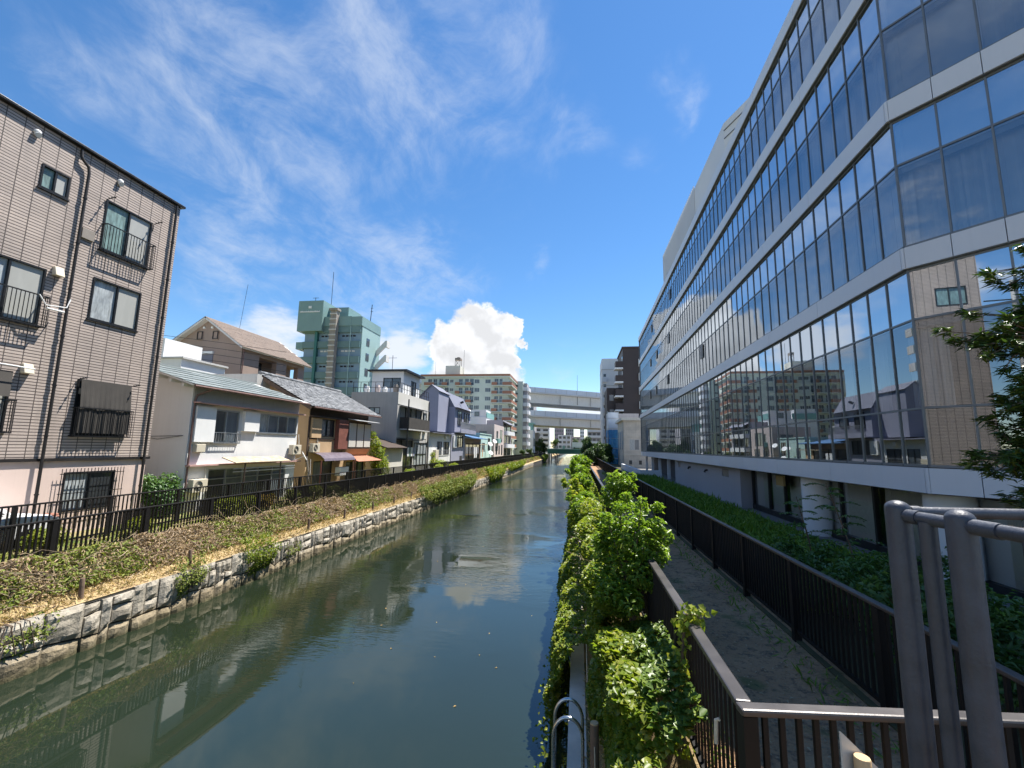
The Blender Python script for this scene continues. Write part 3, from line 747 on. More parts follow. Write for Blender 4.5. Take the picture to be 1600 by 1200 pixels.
# ------------------------------------------------------------------ left bank, near houses
def guard(parent, pl, a0, a1, z0, z1, d, mat, step=.105, bar=.014, name='window_guard'):
    """a railing basket in front of a window"""
    mb = MB()
    for z in (z0, z1 - .03):
        pl.box(mb, a0, a1, z, z + .035, d - .03, d); pl.box(mb, a0, a0 + .03, z, z + .035, 0, d - .031); pl.box(mb, a1 - .03, a1, z, z + .035, 0, d - .031)
    n = max(2, int((a1 - a0) / step))
    for k in range(n + 1):
        a = a0 + .01 + (a1 - a0 - .02) * k / n; pl.box(mb, a - bar / 2, a + bar / 2, z0 + .036, z1 - .031, d - .024, d - .006)
    for k in range(1, 3):
        for a in (a0 + .008, a1 - .022): pl.box(mb, a, a + .014, z0 + .036, z1 - .031, d * k / 3 - .007, d * k / 3 + .007)
    return mb.build(name, mat, parent)
def arms(parent, pl, a0, a1, z, d=.42, name='laundry_arm'):
    for a in (a0, a1):
        mb = MB(); p = pl.p
        mb.tube([p(a, z - .30, .015), p(a, z, .03), p(a, z + .06, d)], .014, 6)
        for q in (.35, .6, .85): mb.tube([p(a - .03, z + .02 + .05 * q, d * q), p(a + .03, z + .02 + .05 * q, d * q)], .02, 6)
        mb.build(name, M['dark_frame'], parent)
def pipe(parent, pts, rad, mat, name='downpipe', brackets=()):
    mb = MB(); mb.tube(pts, rad, 10)
    for b in brackets: mb.tube([(b[0], b[1], b[2] - .02), (b[0], b[1], b[2] + .02)], rad * 1.35, 10)
    return smooth_by_angle(mb.build(name, mat, parent), 50)
def boxpart(name, parent, pl, a0, a1, z0, z1, d0, d1, mat, bev=.0):
    mb = MB(); pl.box(mb, a0, a1, z0, z1, d0, d1); o = mb.build(name, mat, parent)
    return bevel(o, bev) if bev else o

def aircon(parent, pl, a, z, d=.05):
    mb = MB(); pl.box(mb, a, a + .78, z, z + .56, d, d + .28); o = bevel(mb.build('air_conditioner', M['beige_box'], parent), .015)
    mb = MB(); c = pl.p(a + .30, z + .28, d + .283)
    for k in range(5): r_ = .07 + .035 * k; mb.tube([pl.p(a + .30 + r_ * math.cos(q), z + .28 + r_ * math.sin(q), d + .285) for q in [math.radians(24 * j) for j in range(16)]], .006, 4, cap=False)
    mb.build('fan_grille', M['dark_frame'], o, local=origin_of(parent))
    mb = MB(); mb.tube([pl.p(a + .70, z + .1, d + .2), pl.p(a + .86, z + .1, d + .1), pl.p(a + .88, z + 1.2, .02)], .022, 6); mb.build('coolant_pipe', M['cream'], parent)
# --- tile-clad apartment house
R_ = root('apartment_house', 'grey-brown brick-tiled apartment house with dark downpipes and a pink ground floor', 'building', (-16.6, 9, 2.05))
pl = PX(-16.6)
H = [(10.48, 11.27, 12.89, 13.67), (12.43, 14.16, 11.74, 13.60), (12.40, 14.11, 9.21, 10.70), (9.25, 11.05, 8.57, 10.40), (12.41, 14.17, 5.25, 7.11), (8.95, 10.66, 5.30, 7.07),
     (5.6, 7.3, 11.9, 13.5), (5.6, 7.3, 8.6, 10.4), (5.6, 7.3, 5.3, 7.0), (3.4, 4.4, 12.6, 13.6), (3.4, 4.4, 9.2, 10.2)]
mb = MB(); body(mb, -27, -16.6, 2.6, 15.25, 4.50, 14.86, H); mb.build('wall', M['brick_tile'], R_)
G = [(12.45, 14.1, 2.75, 4.03), (8.2, 10.2, 2.06, 4.0)]
mb = MB(); body(mb, -26.95, -16.625, 2.65, 15.2, 2.03, 4.40, G); mb.build('ground_floor_wall', M['pink_stucco'], R_)
mb = MB(); mb.box(-27.02, -16.55, 2.55, 15.30, 4.402, 4.498); mb.build('belt_course', M['pipe_dark'], R_)
mb = MB(); mb.box(-27.1, -16.46, 2.5, 15.37, 14.862, 14.965); bevel(mb.build('roof_edge', M['dark_frame'], R_), .02)
gp = [('gl_teal', 'gl_frost'), ('gl_teal', 'gl_frost'), ('gl_pale', 'gl_frost'), ('gl_pale', 'gl_frost'), ('gl_dark', 'gl_dark'), ('gl_blue', 'gl_frost'), ('gl_teal', 'gl_frost'), ('gl_pale', 'gl_frost'), ('gl_dark', 'gl_frost'), ('gl_teal', 'gl_frost'), ('gl_teal', 'gl_frost')]
for h, q in zip(H, gp): window(R_, pl, *h, M['dark_frame'], [M[k] for k in q], .055, -.03, sill=1)
window(R_, PX(-16.625), *G[0], M['dark_frame'], [M['gl_pale'], M['gl_dark']], .05, -.05)
window(R_, PX(-16.625), *G[1], M['dark_frame'], [M['gl_dark'], M['gl_pale']], .05, -.05)
for h in (H[1], H[3], H[4], H[5], H[6], H[7]): guard(R_, pl, h[0] - .04, h[1] + .06, h[2] - .06, h[2] + .92, .26, M['dark_frame'])
for h in (H[1], H[4]): arms(R_, pl, h[0] - .02, h[1] + .04, h[3] - .02)
mb = MB()
for k in range(19): a = 12.3 + 1.98 * k / 18; pl.box(mb, a - .008, a + .008, 2.55, 4.15, .10, .116)
for z in (2.72, 3.35, 3.98): pl.box(mb, 12.26, 14.32, z - .012, z + .012, .085, .099)
mb.build('window_grille', M['dark_frame'], R_)
# mesh cloth hung in front of the second-floor window, gathered below the rail
mb = MB(); n = 40
for k in range(n):
    a, b = 12.44 + 1.7 * k / n, 12.44 + 1.7 * (k + 1) / n
    w = lambda q, s: .215 + s * .018 * math.sin(q * 38) + .01 * math.sin(q * 9)
    P = pl.p
    mb.face([P(a, 6.22, w(a, .3)), P(b, 6.22, w(b, .3)), P(b, 7.12, .12), P(a, 7.12, .12)], 0, (1, 0, 0))
    mb.face([P(a, 5.32, w(a, 1)), P(b, 5.32, w(b, 1)), P(b, 6.22, w(b, .3)), P(a, 6.22, w(a, .3))], 0, (1, 0, 0))
mb.build('screen_cloth', M['mesh_screen'], R_)
mb = MB(); P = pl.p
mb.face([P(9.0, 6.3, .30), P(10.5, 6.3, .30), P(10.62, 7.02, .10), P(9.0, 7.05, .10)], 0, (1, 0, 0)); mb.build('screen_cloth', M['mesh_screen'], R_)
mb = MB(); mb.tube([P(8.6, 7.25, .36), P(10.95, 7.18, .36)], .02, 8); mb.build('laundry_pole', M['white_paint'], R_)
mb = MB(); mb.tube([P(10.75, 10.02 - .55, .35), P(10.95, 9.2, .36), P(11.5, 9.28, .36), P(11.62, 9.6, .3)], .018, 6); mb.tube([P(11.0, 9.12, .33), P(11.45, 9.12, .36)], .035, 6); mb.build('laundry_hanger', M['white_paint'], R_)
x = -16.5
pipe(R_, [(-16.55, 11.43, 14.80), (-16.52, 11.43, 14.55), (x, 11.47, 14.45), (x, 11.66, 14.30), (x, 11.70, 14.1), (x, 11.70, 2.05)], .045, M['pipe_dark'], brackets=[(x, 11.70, z) for z in (13.2, 11.6, 10, 8.4, 6.8, 5.2, 3.4)])
pipe(R_, [(x, 15.0, 14.80), (x, 15.0, 2.05)], .045, M['pipe_dark'], brackets=[(x, 15.0, z) for z in (13.2, 11.6, 10, 8.4, 6.8, 5.2, 3.4)])
for a, z in ((10.21, 14.52), (12.76, 14.48), (6.6, 14.5)):
    mb = MB(); mb.tube([P(a, z, 0), P(a, z, .07), P(a, z, .11), P(a, z, .13)], [.085, .085, .06, .01], 14); mb.tube([P(a, z - .06, .02), P(a, z - .11, .10)], [.07, .085], 12)
    smooth_by_angle(mb.build('vent_cap', M['white_paint'], R_), 40)
for a, z in ((11.32, 10.45), (10.95, 7.22)):
    mb = MB(); mb.hexa([P(a - .13, z - .17, .0), P(a + .13, z - .17, 0), P(a + .13, z - .17, .2), P(a - .13, z - .17, .2)][::-1] + [P(a - .13, z + .13, .0), P(a + .13, z + .13, 0), P(a + .13, z + .13, .1), P(a - .13, z + .13, .1)][::-1])
    bevel(mb.build('vent_hood', M['beige_box'], R_), .02)
boxpart('meter_box', R_, pl, 11.80, 12.2, 11.86, 12.22, .0, .07, M['duct'], .01)
# --- pole and low white annexe beyond the frame (only the facade glass shows them)
R2 = root('apartment_house', 'taller brick-tiled stair wing left of the tiled apartment house, outside the picture', 'building', (-17, 0, 2.05)); mb = MB(); body(mb, -24, -16.55, -1.9, 2.4, 2.03, 19.2, [(-1.2, .3, 15.3, 16.6)]); mb.build('wall', M['brick_tile'], R2); window(R2, PX(-16.55), -1.2, .3, 15.3, 16.6, M['dark_frame'], [M['gl_teal'], M['gl_teal']], .06, -.04)
mb = MB(); body(mb, -26, -16.4, -19, -6, 2.03, 5.6, [(-9, -7, 3.2, 4.6)]); o = mb.build('house', M['white_stucco']); tag(o, 'low white flat-roofed house beyond the brick-tiled apartment house, outside the picture', 'building')
r = root('utility_pole', 'concrete utility pole beyond the brick-tiled apartment house', 'pole', (-15.9, -3.2, 2.05)); mb = MB(); mb.tube([(-15.9, -3.2, 2), (-15.9, -3.2, 16.5)], [.17, .11], 12); smooth_by_angle(mb.build('post', M['concrete'], r)); mb = MB(); mb.tube([(-15.9, -4.7, 15.2), (-15.9, -1.7, 15.2)], .05, 6); mb.tube([(-15.9, -3.8, 13.2), (-15.9, -3.8, 14.2)], .25, 10); mb.build('crossarm', M['dark_frame'], r)

# --- roof helpers
def roof_slope(mb, y0, y1, e, r, course, wid, t=.03, curved=False, m=0):
    """courses of tiles from eave point e=(x,z) up to ridge point r=(x,z)"""
    ex, ez = e; rx, rz = r
    L = math.hypot(rx - ex, rz - ez); n = max(1, int(L / course)); ux, uz = (rx - ex) / L, (rz - ez) / L
    nx, nz = (-uz, ux) if ux * 1 > 0 else (uz, -ux)
    if nz < 0: nx, nz = -nx, -nz
    for i in range(n):
        s0, s1 = L * i / n - (.05 if i else 0), L * (i + 1) / n
        k = max(1, int((y1 - y0) / wid)); off = (rnd.random() if not curved else 0) * wid
        for j in range(k + (0 if curved else 1)):
            a0 = max(y0, y0 + wid * j - off); a1 = min(y1, y0 + wid * (j + 1) - off) if not curved else y0 + (y1 - y0) * (j + 1) / k
            if curved: a0 = y0 + (y1 - y0) * j / k
            if a1 - a0 < .02: continue
            lift = t * rnd.uniform(.8, 1.5)
            seg = 5 if curved else 1
            ring = []
            for q in range(seg + 1):
                a = a0 + (a1 - a0) * q / seg
                b = (.042 * math.sin(math.pi * q / seg) if curved else 0) - (.012 if curved and q == seg else 0)
                ring.append((a, b))
            base = len(mb.v)
            for a, b in ring:
                h0, h1 = lift + b, .004 + b
                mb.v.append((ex + ux * s0 + nx * h0, a, ez + uz * s0 + nz * h0)); mb.v.append((ex + ux * s1 + nx * h1, a, ez + uz * s1 + nz * h1)); mb.v.append((ex + ux * s0 - nx * .01, a, ez + uz * s0 - nz * .01))
            for q in range(seg):
                b0 = base + q * 3; b1 = b0 + 3
                mb.f += [(b0, b1, b1 + 1, b0 + 1) if ux < 0 else (b0, b0 + 1, b1 + 1, b1), (b0 + 2, b1 + 2, b1, b0)]; mb.m += [m, m]
def xz_block(mb, poly, y0, y1, m=0):
    """poly of (x,z) counter-clockwise when seen from the camera side (-Y)"""
    b = len(mb.v); n = len(poly)
    mb.v += [(x, y0, z) for x, z in poly] + [(x, y1, z) for x, z in poly]
    mb.f.append(tuple(b + i for i in range(n))); mb.m.append(m)
    mb.f.append(tuple(b + n + i for i in reversed(range(n)))); mb.m.append(m)
    for i in range(n):
        j = (i + 1) % n; mb.f.append((b + j, b + i, b + n + i, b + n + j)); mb.m.append(m)

# --- white stucco house
R_ = root('house', 'white stucco two-storey house with a grey-green sheet roof', 'building', (-16.8, 21, 2.05))
pl = PX(-16.8)
H = [(18.40, 20.0, 5.08, 6.62), (21.33, 24.62, 5.64, 6.64), (18.45, 23.95, 2.06, 3.85)]
mb = MB(); wall_slab(mb, pl, 17.15, 24.75, 2.03, 7.56, H, .14)
xz_block(mb, [(-23.4, 2.03), (-16.94, 2.03), (-16.94, 7.56), (-20.0, 8.60), (-23.4, 7.4)], 17.15, 24.75); mb.build('wall', M['white_stucco'], R_)
mb = MB(); mb.slab((-16.28, 16.6, 7.55), (-16.28, 24.9, 7.55), (-20.0, 24.9, 8.72), (-20.0, 16.6, 8.72), .07); mb.slab((-23.9, 24.9, 7.5), (-23.9, 16.6, 7.5), (-20.0, 16.6, 8.72), (-20.0, 24.9, 8.72), .07)
rf = mb.build('roof', M['white_paint'], R_)
mb = MB(); roof_slope(mb, 16.55, 24.95, (-16.24, 7.545), (-20.0, 8.73), .62, .95, .03); mb.tube([(-20, 16.55, 8.75), (-20, 24.95, 8.75)], .06, 6); mb.build('roof_sheet', M['sheet_roof'], rf, local=origin_of(R_))
mb = MB(); mb.tube([(-16.21, 16.6, 7.47), (-16.21, 24.9, 7.47)], .05, 8); mb.build('gutter', M['pipe_brown'], R_)
for k in range(6): mb = MB(); xx = -16.9 - k * .65; zz = 7.50 + (k * .65 + .55) * .312 - .20; mb.box(xx - .05, xx + .05, 16.68, 17.149, zz, zz + .12); mb.build('rafter_end', M['white_paint'], R_)
boxpart('hood', R_, pl, 17.2, 24.9, 6.79, 6.85, .002, .38, M['pink_trim'])
boxpart('eave_shade_panel', R_, pl, 17.2, 24.7, 6.86, 7.54, .002, .03, M['grey_stucco'])  # grey sheet: the eave's shadow on the white wall, put into colour
boxpart('shutter_box', R_, pl, 17.30, 18.38, 5.08, 6.68, .002, .17, M['white_paint'], .01)
boxpart('shutter_box', R_, pl, 20.2, 21.27, 5.66, 6.67, .002, .17, M['white_paint'], .01)
window(R_, pl, *H[0], M['alu'], [M['gl_dark'], M['gl_blue']], .06, -.05, sill=1); window(R_, pl, *H[1], M['alu'], [M['gl_pale'], M['gl_blue'], M['gl_dark'], M['gl_blue']], .05, -.05, sill=1)
window(R_, pl, *H[2], M['alu'], [M['gl_dark'], M['gl_blue'], M['gl_blue'], M['gl_dark'], M['gl_blue']], .06, -.08, vdiv=(.74,))
guard(R_, pl, 18.36, 20.04, 5.04, 5.55, .16, M['alu'], .15)
boxpart('ledge', R_, pl, 17.18, 25.0, 4.02, 4.09, .002, .24, M['pink_trim'])
boxpart('vent_box', R_, pl, 17.44, 17.92, 4.64, 4.99, .002, .22, M['beige_box'], .015)
mb = MB(); P = pl.p
mb.slab(P(18.85, 4.16, 1.05), P(22.85, 4.16, 1.05), P(22.85, 4.40, .27), P(18.85, 4.40, .27), .04); cn = mb.build('canopy', M['rust_sheet'], R_)
for a in (19.55, 22.15): mb = MB(); mb.tube([P(a, 2.05, .95), P(a, 4.12, .95)], .035, 8); mb.build('canopy_post', M['dark_wood'], cn, local=origin_of(R_))
for z in (3.72, 3.86): mb = MB(); mb.tube([P(19.0, z, .8), P(23.6, z, .8)], .018, 6); mb.build('laundry_pole', M['alu'], R_)
pipe(R_, [(-16.25, 17.6, 7.43), (-16.7, 17.3, 7.15), (-16.73, 17.24, 6.9), (-16.73, 17.24, 2.05)], .04, M['pipe_brown'])
mb = MB(); c = Vector(P(24.95, 4.35, .45)); ax = Vector((.75, .45, .5)).normalized()
mb.tube([c - ax * .06, c - ax * .03, c + ax * .03, c + ax * .031], [.05, .22, .30, .02], 18); mb.tube([c, Vector(P(24.7, 4.1, .0))], .02, 6); smooth_by_angle(mb.build('satellite_dish', M['white_paint'], R_), 30)
mb = MB(); mb.tube([(-17.0, 17.1, 5.35), (-18.6, 17.1, 5.30), (-20.5, 17.1, 5.2)], .012, 5); mb.tube([(-17.0, 17.1, 5.35), (-18.3, 17.12, 5.18), (-19.5, 17.12, 5.36)], .010, 5); mb.build('cable', M['rubber'], R_)

aircon(R_, pl, 17.35, 2.9); aircon(R_, pl, 24.0, 4.45, .06)
# --- tan house with pan-tile roof
R_ = root('house', 'tan stucco two-storey house with dark timber and a grey pan-tile gable roof', 'building', (-17.2, 30.5, 2.05))
pl = PX(-17.2); P = pl.p
H = [(27.75, 29.5, 5.58, 6.76), (27.3, 29.6, 2.06, 3.95), (31.5, 34.3, 2.06, 3.8)]
mb = MB(); wall_slab(mb, pl, 26.45, 34.6, 2.03, 7.55, H, .14); xz_block(mb, [(-23.8, 2.03), (-17.34, 2.03), (-17.34, 7.62), (-20.5, 9.36), (-23.8, 7.6)], 26.45, 34.6); mb.build('wall', M['tan_stucco'], R_)
mb = MB(); mb.slab((-16.62, 25.8, 7.44), (-16.62, 35.7, 7.44), (-20.5, 35.7, 9.52), (-20.5, 25.8, 9.52), .10); mb.slab((-24.4, 35.7, 7.44), (-24.4, 25.8, 7.44), (-20.5, 25.8, 9.52), (-20.5, 35.7, 9.52), .10); rf = mb.build('roof', M['dark_wood'], R_)
mb = MB(); roof_slope(mb, 25.75, 35.75, (-16.58, 7.45), (-20.5, 9.55), .27, .29, .035, True); roof_slope(mb, 25.75, 35.75, (-24.4, 7.45), (-20.5, 9.55), .5, .5, .03)
for k in range(30): yy = 25.75 + 10 * k / 30; mb.tube([(-20.5, yy, 9.62), (-20.5, yy + .325, 9.62)], .13, 8)
smooth_by_angle(mb.build('roof_tiles', M['pan_tile'], rf, local=origin_of(R_)), 50)
mb = MB(); mb.slab((-16.6, 25.74, 7.40), (-16.6, 25.76, 7.40), (-20.5, 25.76, 9.5), (-20.5, 25.74, 9.5), .22); mb.slab((-24.4, 25.76, 7.4), (-24.4, 25.74, 7.4), (-20.5, 25.74, 9.5), (-20.5, 25.76, 9.5), .22); mb.build('barge_board', M['timber'], R_)
mb = MB(); mb.tube([(-16.52, 25.9, 7.40), (-16.52, 35.6, 7.40)], .05, 8); mb.build('gutter', M['pipe_brown'], R_)
boxpart('eave_shade_panel', R_, pl, 26.5, 34.58, 6.95, 7.5, .002, .04, M['dark_wood']); boxpart('hood', R_, pl, 26.45, 30.9, 6.84, 6.92, .002, .3, M['dark_wood'])  # first part: dark strip, colour stands in for shade under the eave
boxpart('corner_post', R_, pl, 26.40, 26.55, 3.95, 6.83, .002, .06, M['dark_wood']); boxpart('floor_beam', R_, pl, 26.45, 31, 5.38, 5.46, .002, .05, M['dark_wood']) 
boxpart('shutter_box', R_, pl, 26.62, 27.72, 5.48, 6.78, .002, .16, M['tan_stucco'], .01)
window(R_, pl, *H[0], M['dark_frame'], [M['gl_blue'], M['gl_dark']], .07, -.05)
window(R_, pl, *H[1], M['dark_frame'], [M['gl_blue'], M['gl_dark']], .07, -.07); window(R_, pl, *H[2], M['dark_frame'], [M['gl_dark'], M['gl_dark'], M['gl_blue']], .07, -.07)
boxpart('red_board', R_, pl, 29.65, 30.92, 4.75, 6.83, .002, .32, M['red_wood'])
boxpart('bay', R_, pl, 30.95, 34.62, 4.78, 6.80, .002, .30, M['dark_wood'])
for k in range(3): boxpart('bay_panel', R_, pl, 31.1 + k * 1.2, 32.12 + k * 1.2, 4.9, 6.68, .302, .33, M['cream'])
mb = MB(); mb.hexa([P(30.95, 4.3, .05), P(34.62, 4.3, .05), P(34.62, 4.3, .0), P(30.95, 4.3, .0), P(30.95, 4.77, .3), P(34.62, 4.77, .3), P(34.62, 4.77, .0), P(30.95, 4.77, .0)]); mb.build('bay_base', M['tan_stucco'], R_)
mb = MB(); mb.slab(P(31.2, 6.90, .85), P(35.0, 6.90, .85), P(35.0, 7.02, .1), P(31.2, 7.02, .1), .04); mb.build('canopy', M['white_paint'], R_)
mb = MB(); q = [(.02, 4.52), (.35, 4.50), (.7, 4.38), (.98, 4.16), (1.05, 4.0)]
for (d0, z0), (d1, z1) in zip(q[:-1], q[1:]): mb.slab(P(26.9, z1, d1), P(30.9, z1, d1), P(30.9, z0, d0), P(26.9, z0, d0), .03)
mb.build('awning', M['awning_purple'], R_)
mb = MB(); mb.slab(P(31.25, 3.86, 1.15), P(35.2, 3.86, 1.15), P(35.2, 4.25, .02), P(31.25, 4.25, .02), .03); mb.build('awning', M['awning_orange'], R_)
for a in (26.75, 30.9, 31.2): mb = MB(); mb.tube([P(a, 2.05, .9), P(a, 4.05, .9)], .045, 8); mb.build('awning_post', M['red_wood'], R_)
mb = MB(); mb.tube([P(26.0, 2.1, .5), P(26.15, 3.3, .45), P(26.05, 4.3, .3)], .05, 7); mb.tube([P(26.3, 2.1, .55), P(26.1, 3.2, .6), P(26.4, 4.1, .35)], .035, 7); mb.build('duct_hose', M['duct'], R_)
boxpart('wall_unit', R_, pl, 29.4, 30.6, 2.9, 3.5, .35, .75, M['white_paint'], .03)

aircon(R_, pl, 26.62, 4.55, .05); boxpart('meter_box', R_, pl, 34.3, 34.56, 2.9, 3.4, .002, .12, M['beige_box'], .01)
# --- small low annexe
R_ = root('shed_house', 'low cream annexe with dark brown lean-to roof between the tan house and the grey block', 'building', (-17, 38.5, 2.05))
mb = MB(); wall_slab(mb, PY(36.7), -19.5, -16.6, 2.03, 5.0, [(-17.3, -16.75, 4.1, 4.7)], .1); xz_block(mb, [(-19.5, 2.03), (-16.6, 2.03), (-16.6, 4.95), (-19.5, 5.75)], 36.8, 40.9); mb.build('wall', M['cream'], R_)
mb = MB(); mb.slab((-16.15, 36.3, 4.88), (-16.15, 41.0, 4.88), (-19.6, 41.0, 5.9), (-19.6, 36.3, 5.9), .09); mb.build('roof', M['dark_wood'], R_)
window(R_, PY(36.7), -17.3, -16.75, 4.1, 4.7, M['dark_frame'], [M['gl_dark']], .04, -.04)

boxpart('meter_box', R_, PX(-16.6), 37.5, 37.8, 3.2, 3.6, .002, .12, M['beige_box'])
# --- grey three-storey block with roof room
R_ = root('house', 'pale grey three-storey house with mesh balcony and a roof terrace room', 'building', (-17.5, 46, 2.05))
pl = PX(-17.5); P = pl.p
H = [(41.9, 48.0, 6.6, 9.0), (48.3, 49.7, 7.45, 8.8), (41.4, 45.8, 2.06, 5.8), (46.1, 50.1, 2.9, 5.4)]
mb = MB(); body(mb, -22.4, -17.5, 41.2, 50.35, 2.03, 10.28, H, [(-20.5, -19.3, 8.12, 8.76)]); mb.build('wall', M['grey_stucco'], R_)
boxpart('front_render', R_, pl, 41.2, 50.35, 9.1, 10.3, .002, .03, M['cream']); boxpart('front_render', R_, pl, 41.2, 50.35, 5.85, 6.55, .002, .03, M['cream'])
boxpart('front_render', R_, pl, 48.05, 48.28, 6.56, 9.09, .002, .03, M['cream']); boxpart('front_render', R_, pl, 49.75, 50.35, 5.45, 9.09, .002, .028, M['cream'])
window(R_, pl, *H[0], M['dark_frame'], [M['gl_pale'], M['gl_dark'], M['gl_pale'], M['gl_blue']], .07, -.06); window(R_, pl, *H[1], M['dark_frame'], [M['gl_blue'], M['gl_pale']], .07, -.05)
window(R_, pl, *H[2], M['dark_frame'], [M['gl_dark'], M['gl_dark'], M['gl_dark']], .08, -.1); window(R_, pl, *H[3], M['dark_frame'], [M['gl_pale']] * 4, .08, -.03, vdiv=(.5,))
window(R_, PY(41.2), -20.5, -19.3, 8.12, 8.76, M['dark_frame'], [M['gl_blue'], M['gl_pale']], .06, -.05)
mb = MB(); pl.box(mb, 41.85, 48.1, 6.60, 6.72, .035, 1.0); bl = mb.build('balcony', M['concrete'], R_)
mb = MB(); pl.box(mb, 41.9, 48.05, 6.75, 7.85, .95, .99); pl.box(mb, 41.88, 41.93, 6.75, 7.85, .04, .94); pl.box(mb, 48.02, 48.07, 6.75, 7.85, .04, .94); mb.build('balcony_screen', M['mesh_screen'], bl, local=origin_of(R_))
for a in (41.9, 44, 46, 48.05): mb = MB(); mb.tube([P(a, 6.7, .92), P(a, 8.9, .92)], .04, 6); mb.build('balcony_post', M['dark_frame'], bl, local=origin_of(R_))
mb = MB(); mb.slab(P(41.7, 8.86, 1.15), P(48.3, 8.86, 1.15), P(48.3, 9.08, .04), P(41.7, 9.08, .04), .04); mb.build('balcony_roof', M['lilac_dark'], R_)
mb = MB(); mb.tube([P(41.55, 2.05, 1.0), P(41.55, 9.6, 1.0)], .07, 8); mb.build('service_pole', M['dark_frame'], R_)
for a, m_ in ((43.0, 'white_paint'), (43.5, 'gl_teal'), (44.0, 'white_paint'), (44.6, 'lilac')): boxpart('laundry', R_, pl, a, a + .38, 4.0, 4.9, .5, .53, M[m_])
boxpart('front_canopy', R_, pl, 41.3, 46.0, 5.6, 5.68, .03, 1.0, M['dark_frame'])
pt = MB()
for z in (10.75, 11.3): pt.box(-22.35, -17.55, 41.24, 41.28, z - .02, z + .02); pt.box(-17.56, -17.52, 41.24, 50.3, z - .02, z + .02)
for k in range(7): pt.box(-22.3 + k * .78, -22.26 + k * .78, 41.24, 41.28, 10.28, 11.3)
for k in range(13): pt.box(-17.56, -17.52, 41.3 + k * .74, 41.34 + k * .74, 10.28, 11.3)
pt.build('roof_railing', M['dark_frame'], R_)
mb = MB(); body(mb, -22.2, -18.6, 45.0, 49.9, 10.3, 13.0, [(47.2, 48.8, 10.4, 12.3)], [(-20.9, -18.9, 11.2, 12.3)]); mb.build('roof_room', M['white_stucco'], R_)
mb = MB(); mb.box(-22.6, -18.1, 44.6, 50.4, 13.0, 13.18); mb.build('roof_room_roof', M['dark_frame'], R_)
window(R_, PX(-18.6), 47.2, 48.8, 10.4, 12.3, M['dark_frame'], [M['gl_dark'], M['gl_blue']], .07, -.05); window(R_, PY(45.0), -20.9, -18.9, 11.2, 12.3, M['dark_frame'], [M['gl_blue'], M['gl_dark']], .07, -.05)
for k, (xx, yy, hh, mm) in enumerate(((-18.2, 42.2, .9, 'duct'), (-19.3, 42.0, .6, 'white_paint'), (-20.1, 42.1, .8, 'pale_pink'), (-21.2, 42.0, .7, 'white_paint'))): mb = MB(); mb.tube([(xx, yy, 10.29), (xx, yy, 10.29 + hh * .6), (xx, yy, 10.29 + hh)], [.25, .3, .2], 10); o = mb.build('planter_pot', M[mm], R_)
mb = MB(); mb.tube([(-20.4, 46, 13.18), (-20.4, 46, 15.0)], .03, 6); mb.tube([(-20.9, 46, 14.7), (-19.9, 46, 14.7)], .02, 5); mb.build('antenna', M['dark_frame'], R_)
aircon(R_, PX(-17.5), 48.6, 6.62, .04); pipe(R_, [(-17.4, 50.2, 10.2), (-17.4, 50.2, 2.1)], .05, M['pipe_dark'])
# ------------------------------------------------------------------ left bank, middle distance
def winrow(parent, pl, items, fm='dark_frame', gm='gl_blue', fw=.06, n=2):
    for it in items:
        g = it[4] if len(it) > 4 else gm
        window(parent, pl, *it[:4], M[fm], [M[g]] * n, fw, -.05)
# brown gabled house behind
R_ = root('house', 'brown rendered house with a big gable and brown slate roof behind the white house', 'building', (-32, 37, 2.05))
mb = MB(); xz_block(mb, [(-36.2, 2.03), (-29.0, 2.03), (-29.0, 13.5), (-32.5, 15.9), (-36.2, 13.4)], 34, 36.2)
mb.box(-36.2, -30.6, 36.2, 43.0, 2.03, 13.45); mb.box(-30.6, -29.0, 36.2, 43.0, 2.03, 10.7)
mb.box(-29.3, -29.0, 36.2, 43.0, 10.7, 11.2); mb.box(-30.6, -29.0, 36.2, 43.0, 12.9, 13.45); mb.box(-29.5, -29.0, 38.6, 39.4, 11.2, 12.9); mb.box(-29.5, -29.0, 42.0, 43.0, 11.2, 12.9); mb.box(-29.4, -29.0, 39.4, 40.1, 11.2, 12.9)
mb.build('wall', M['brown_siding'], R_)
mb = MB(); mb.slab((-28.55, 33.5, 13.28), (-28.55, 43.6, 13.28), (-32.5, 43.6, 16.05), (-32.5, 33.5, 16.05), .16); mb.slab((-36.7, 43.6, 13.2), (-36.7, 33.5, 13.2), (-32.5, 33.5, 16.05), (-32.5, 43.6, 16.05), .16); rf = mb.build('roof', M['concrete_light'], R_)
mb = MB(); roof_slope(mb, 33.48, 43.62, (-28.5, 13.26), (-32.5, 16.07), .33, .8, .018); roof_slope(mb, 33.48, 43.62, (-36.72, 13.2), (-32.5, 16.07), .33, .8, .018); mb.build('roof_slates', M['brown_roof'], rf, local=origin_of(R_))
pl = PY(34); 
for a in (-33.5, -31.95):
    boxpart('window_surround', R_, pl, a - .05, a + .55, 14.0, 14.85, .002, .05, M['brown_siding']); window(R_, pl, a, a + .5, 14.1, 14.8, M['dark_frame'], [M['gl_dark']], .04, .06)
boxpart('shutter', R_, pl, -33.75, -31.75, 11.5, 12.75, .002, .06, M['lilac_dark']); boxpart('shutter_case', R_, pl, -33.8, -31.7, 12.76, 12.98, .002, .2, M['white_paint'])
for a in (-32.9, -32.1): mb = MB(); mb.tube([pl.p(a, 15.15, 0), pl.p(a, 15.15, .12)], .1, 10); mb.build('vent_cap', M['white_paint'], R_)
window(R_, PX(-30.58), 36.6, 38.4, 10.75, 12.7, M['dark_frame'], [M['gl_dark'], M['gl_blue']], .07, .08); mb = MB()
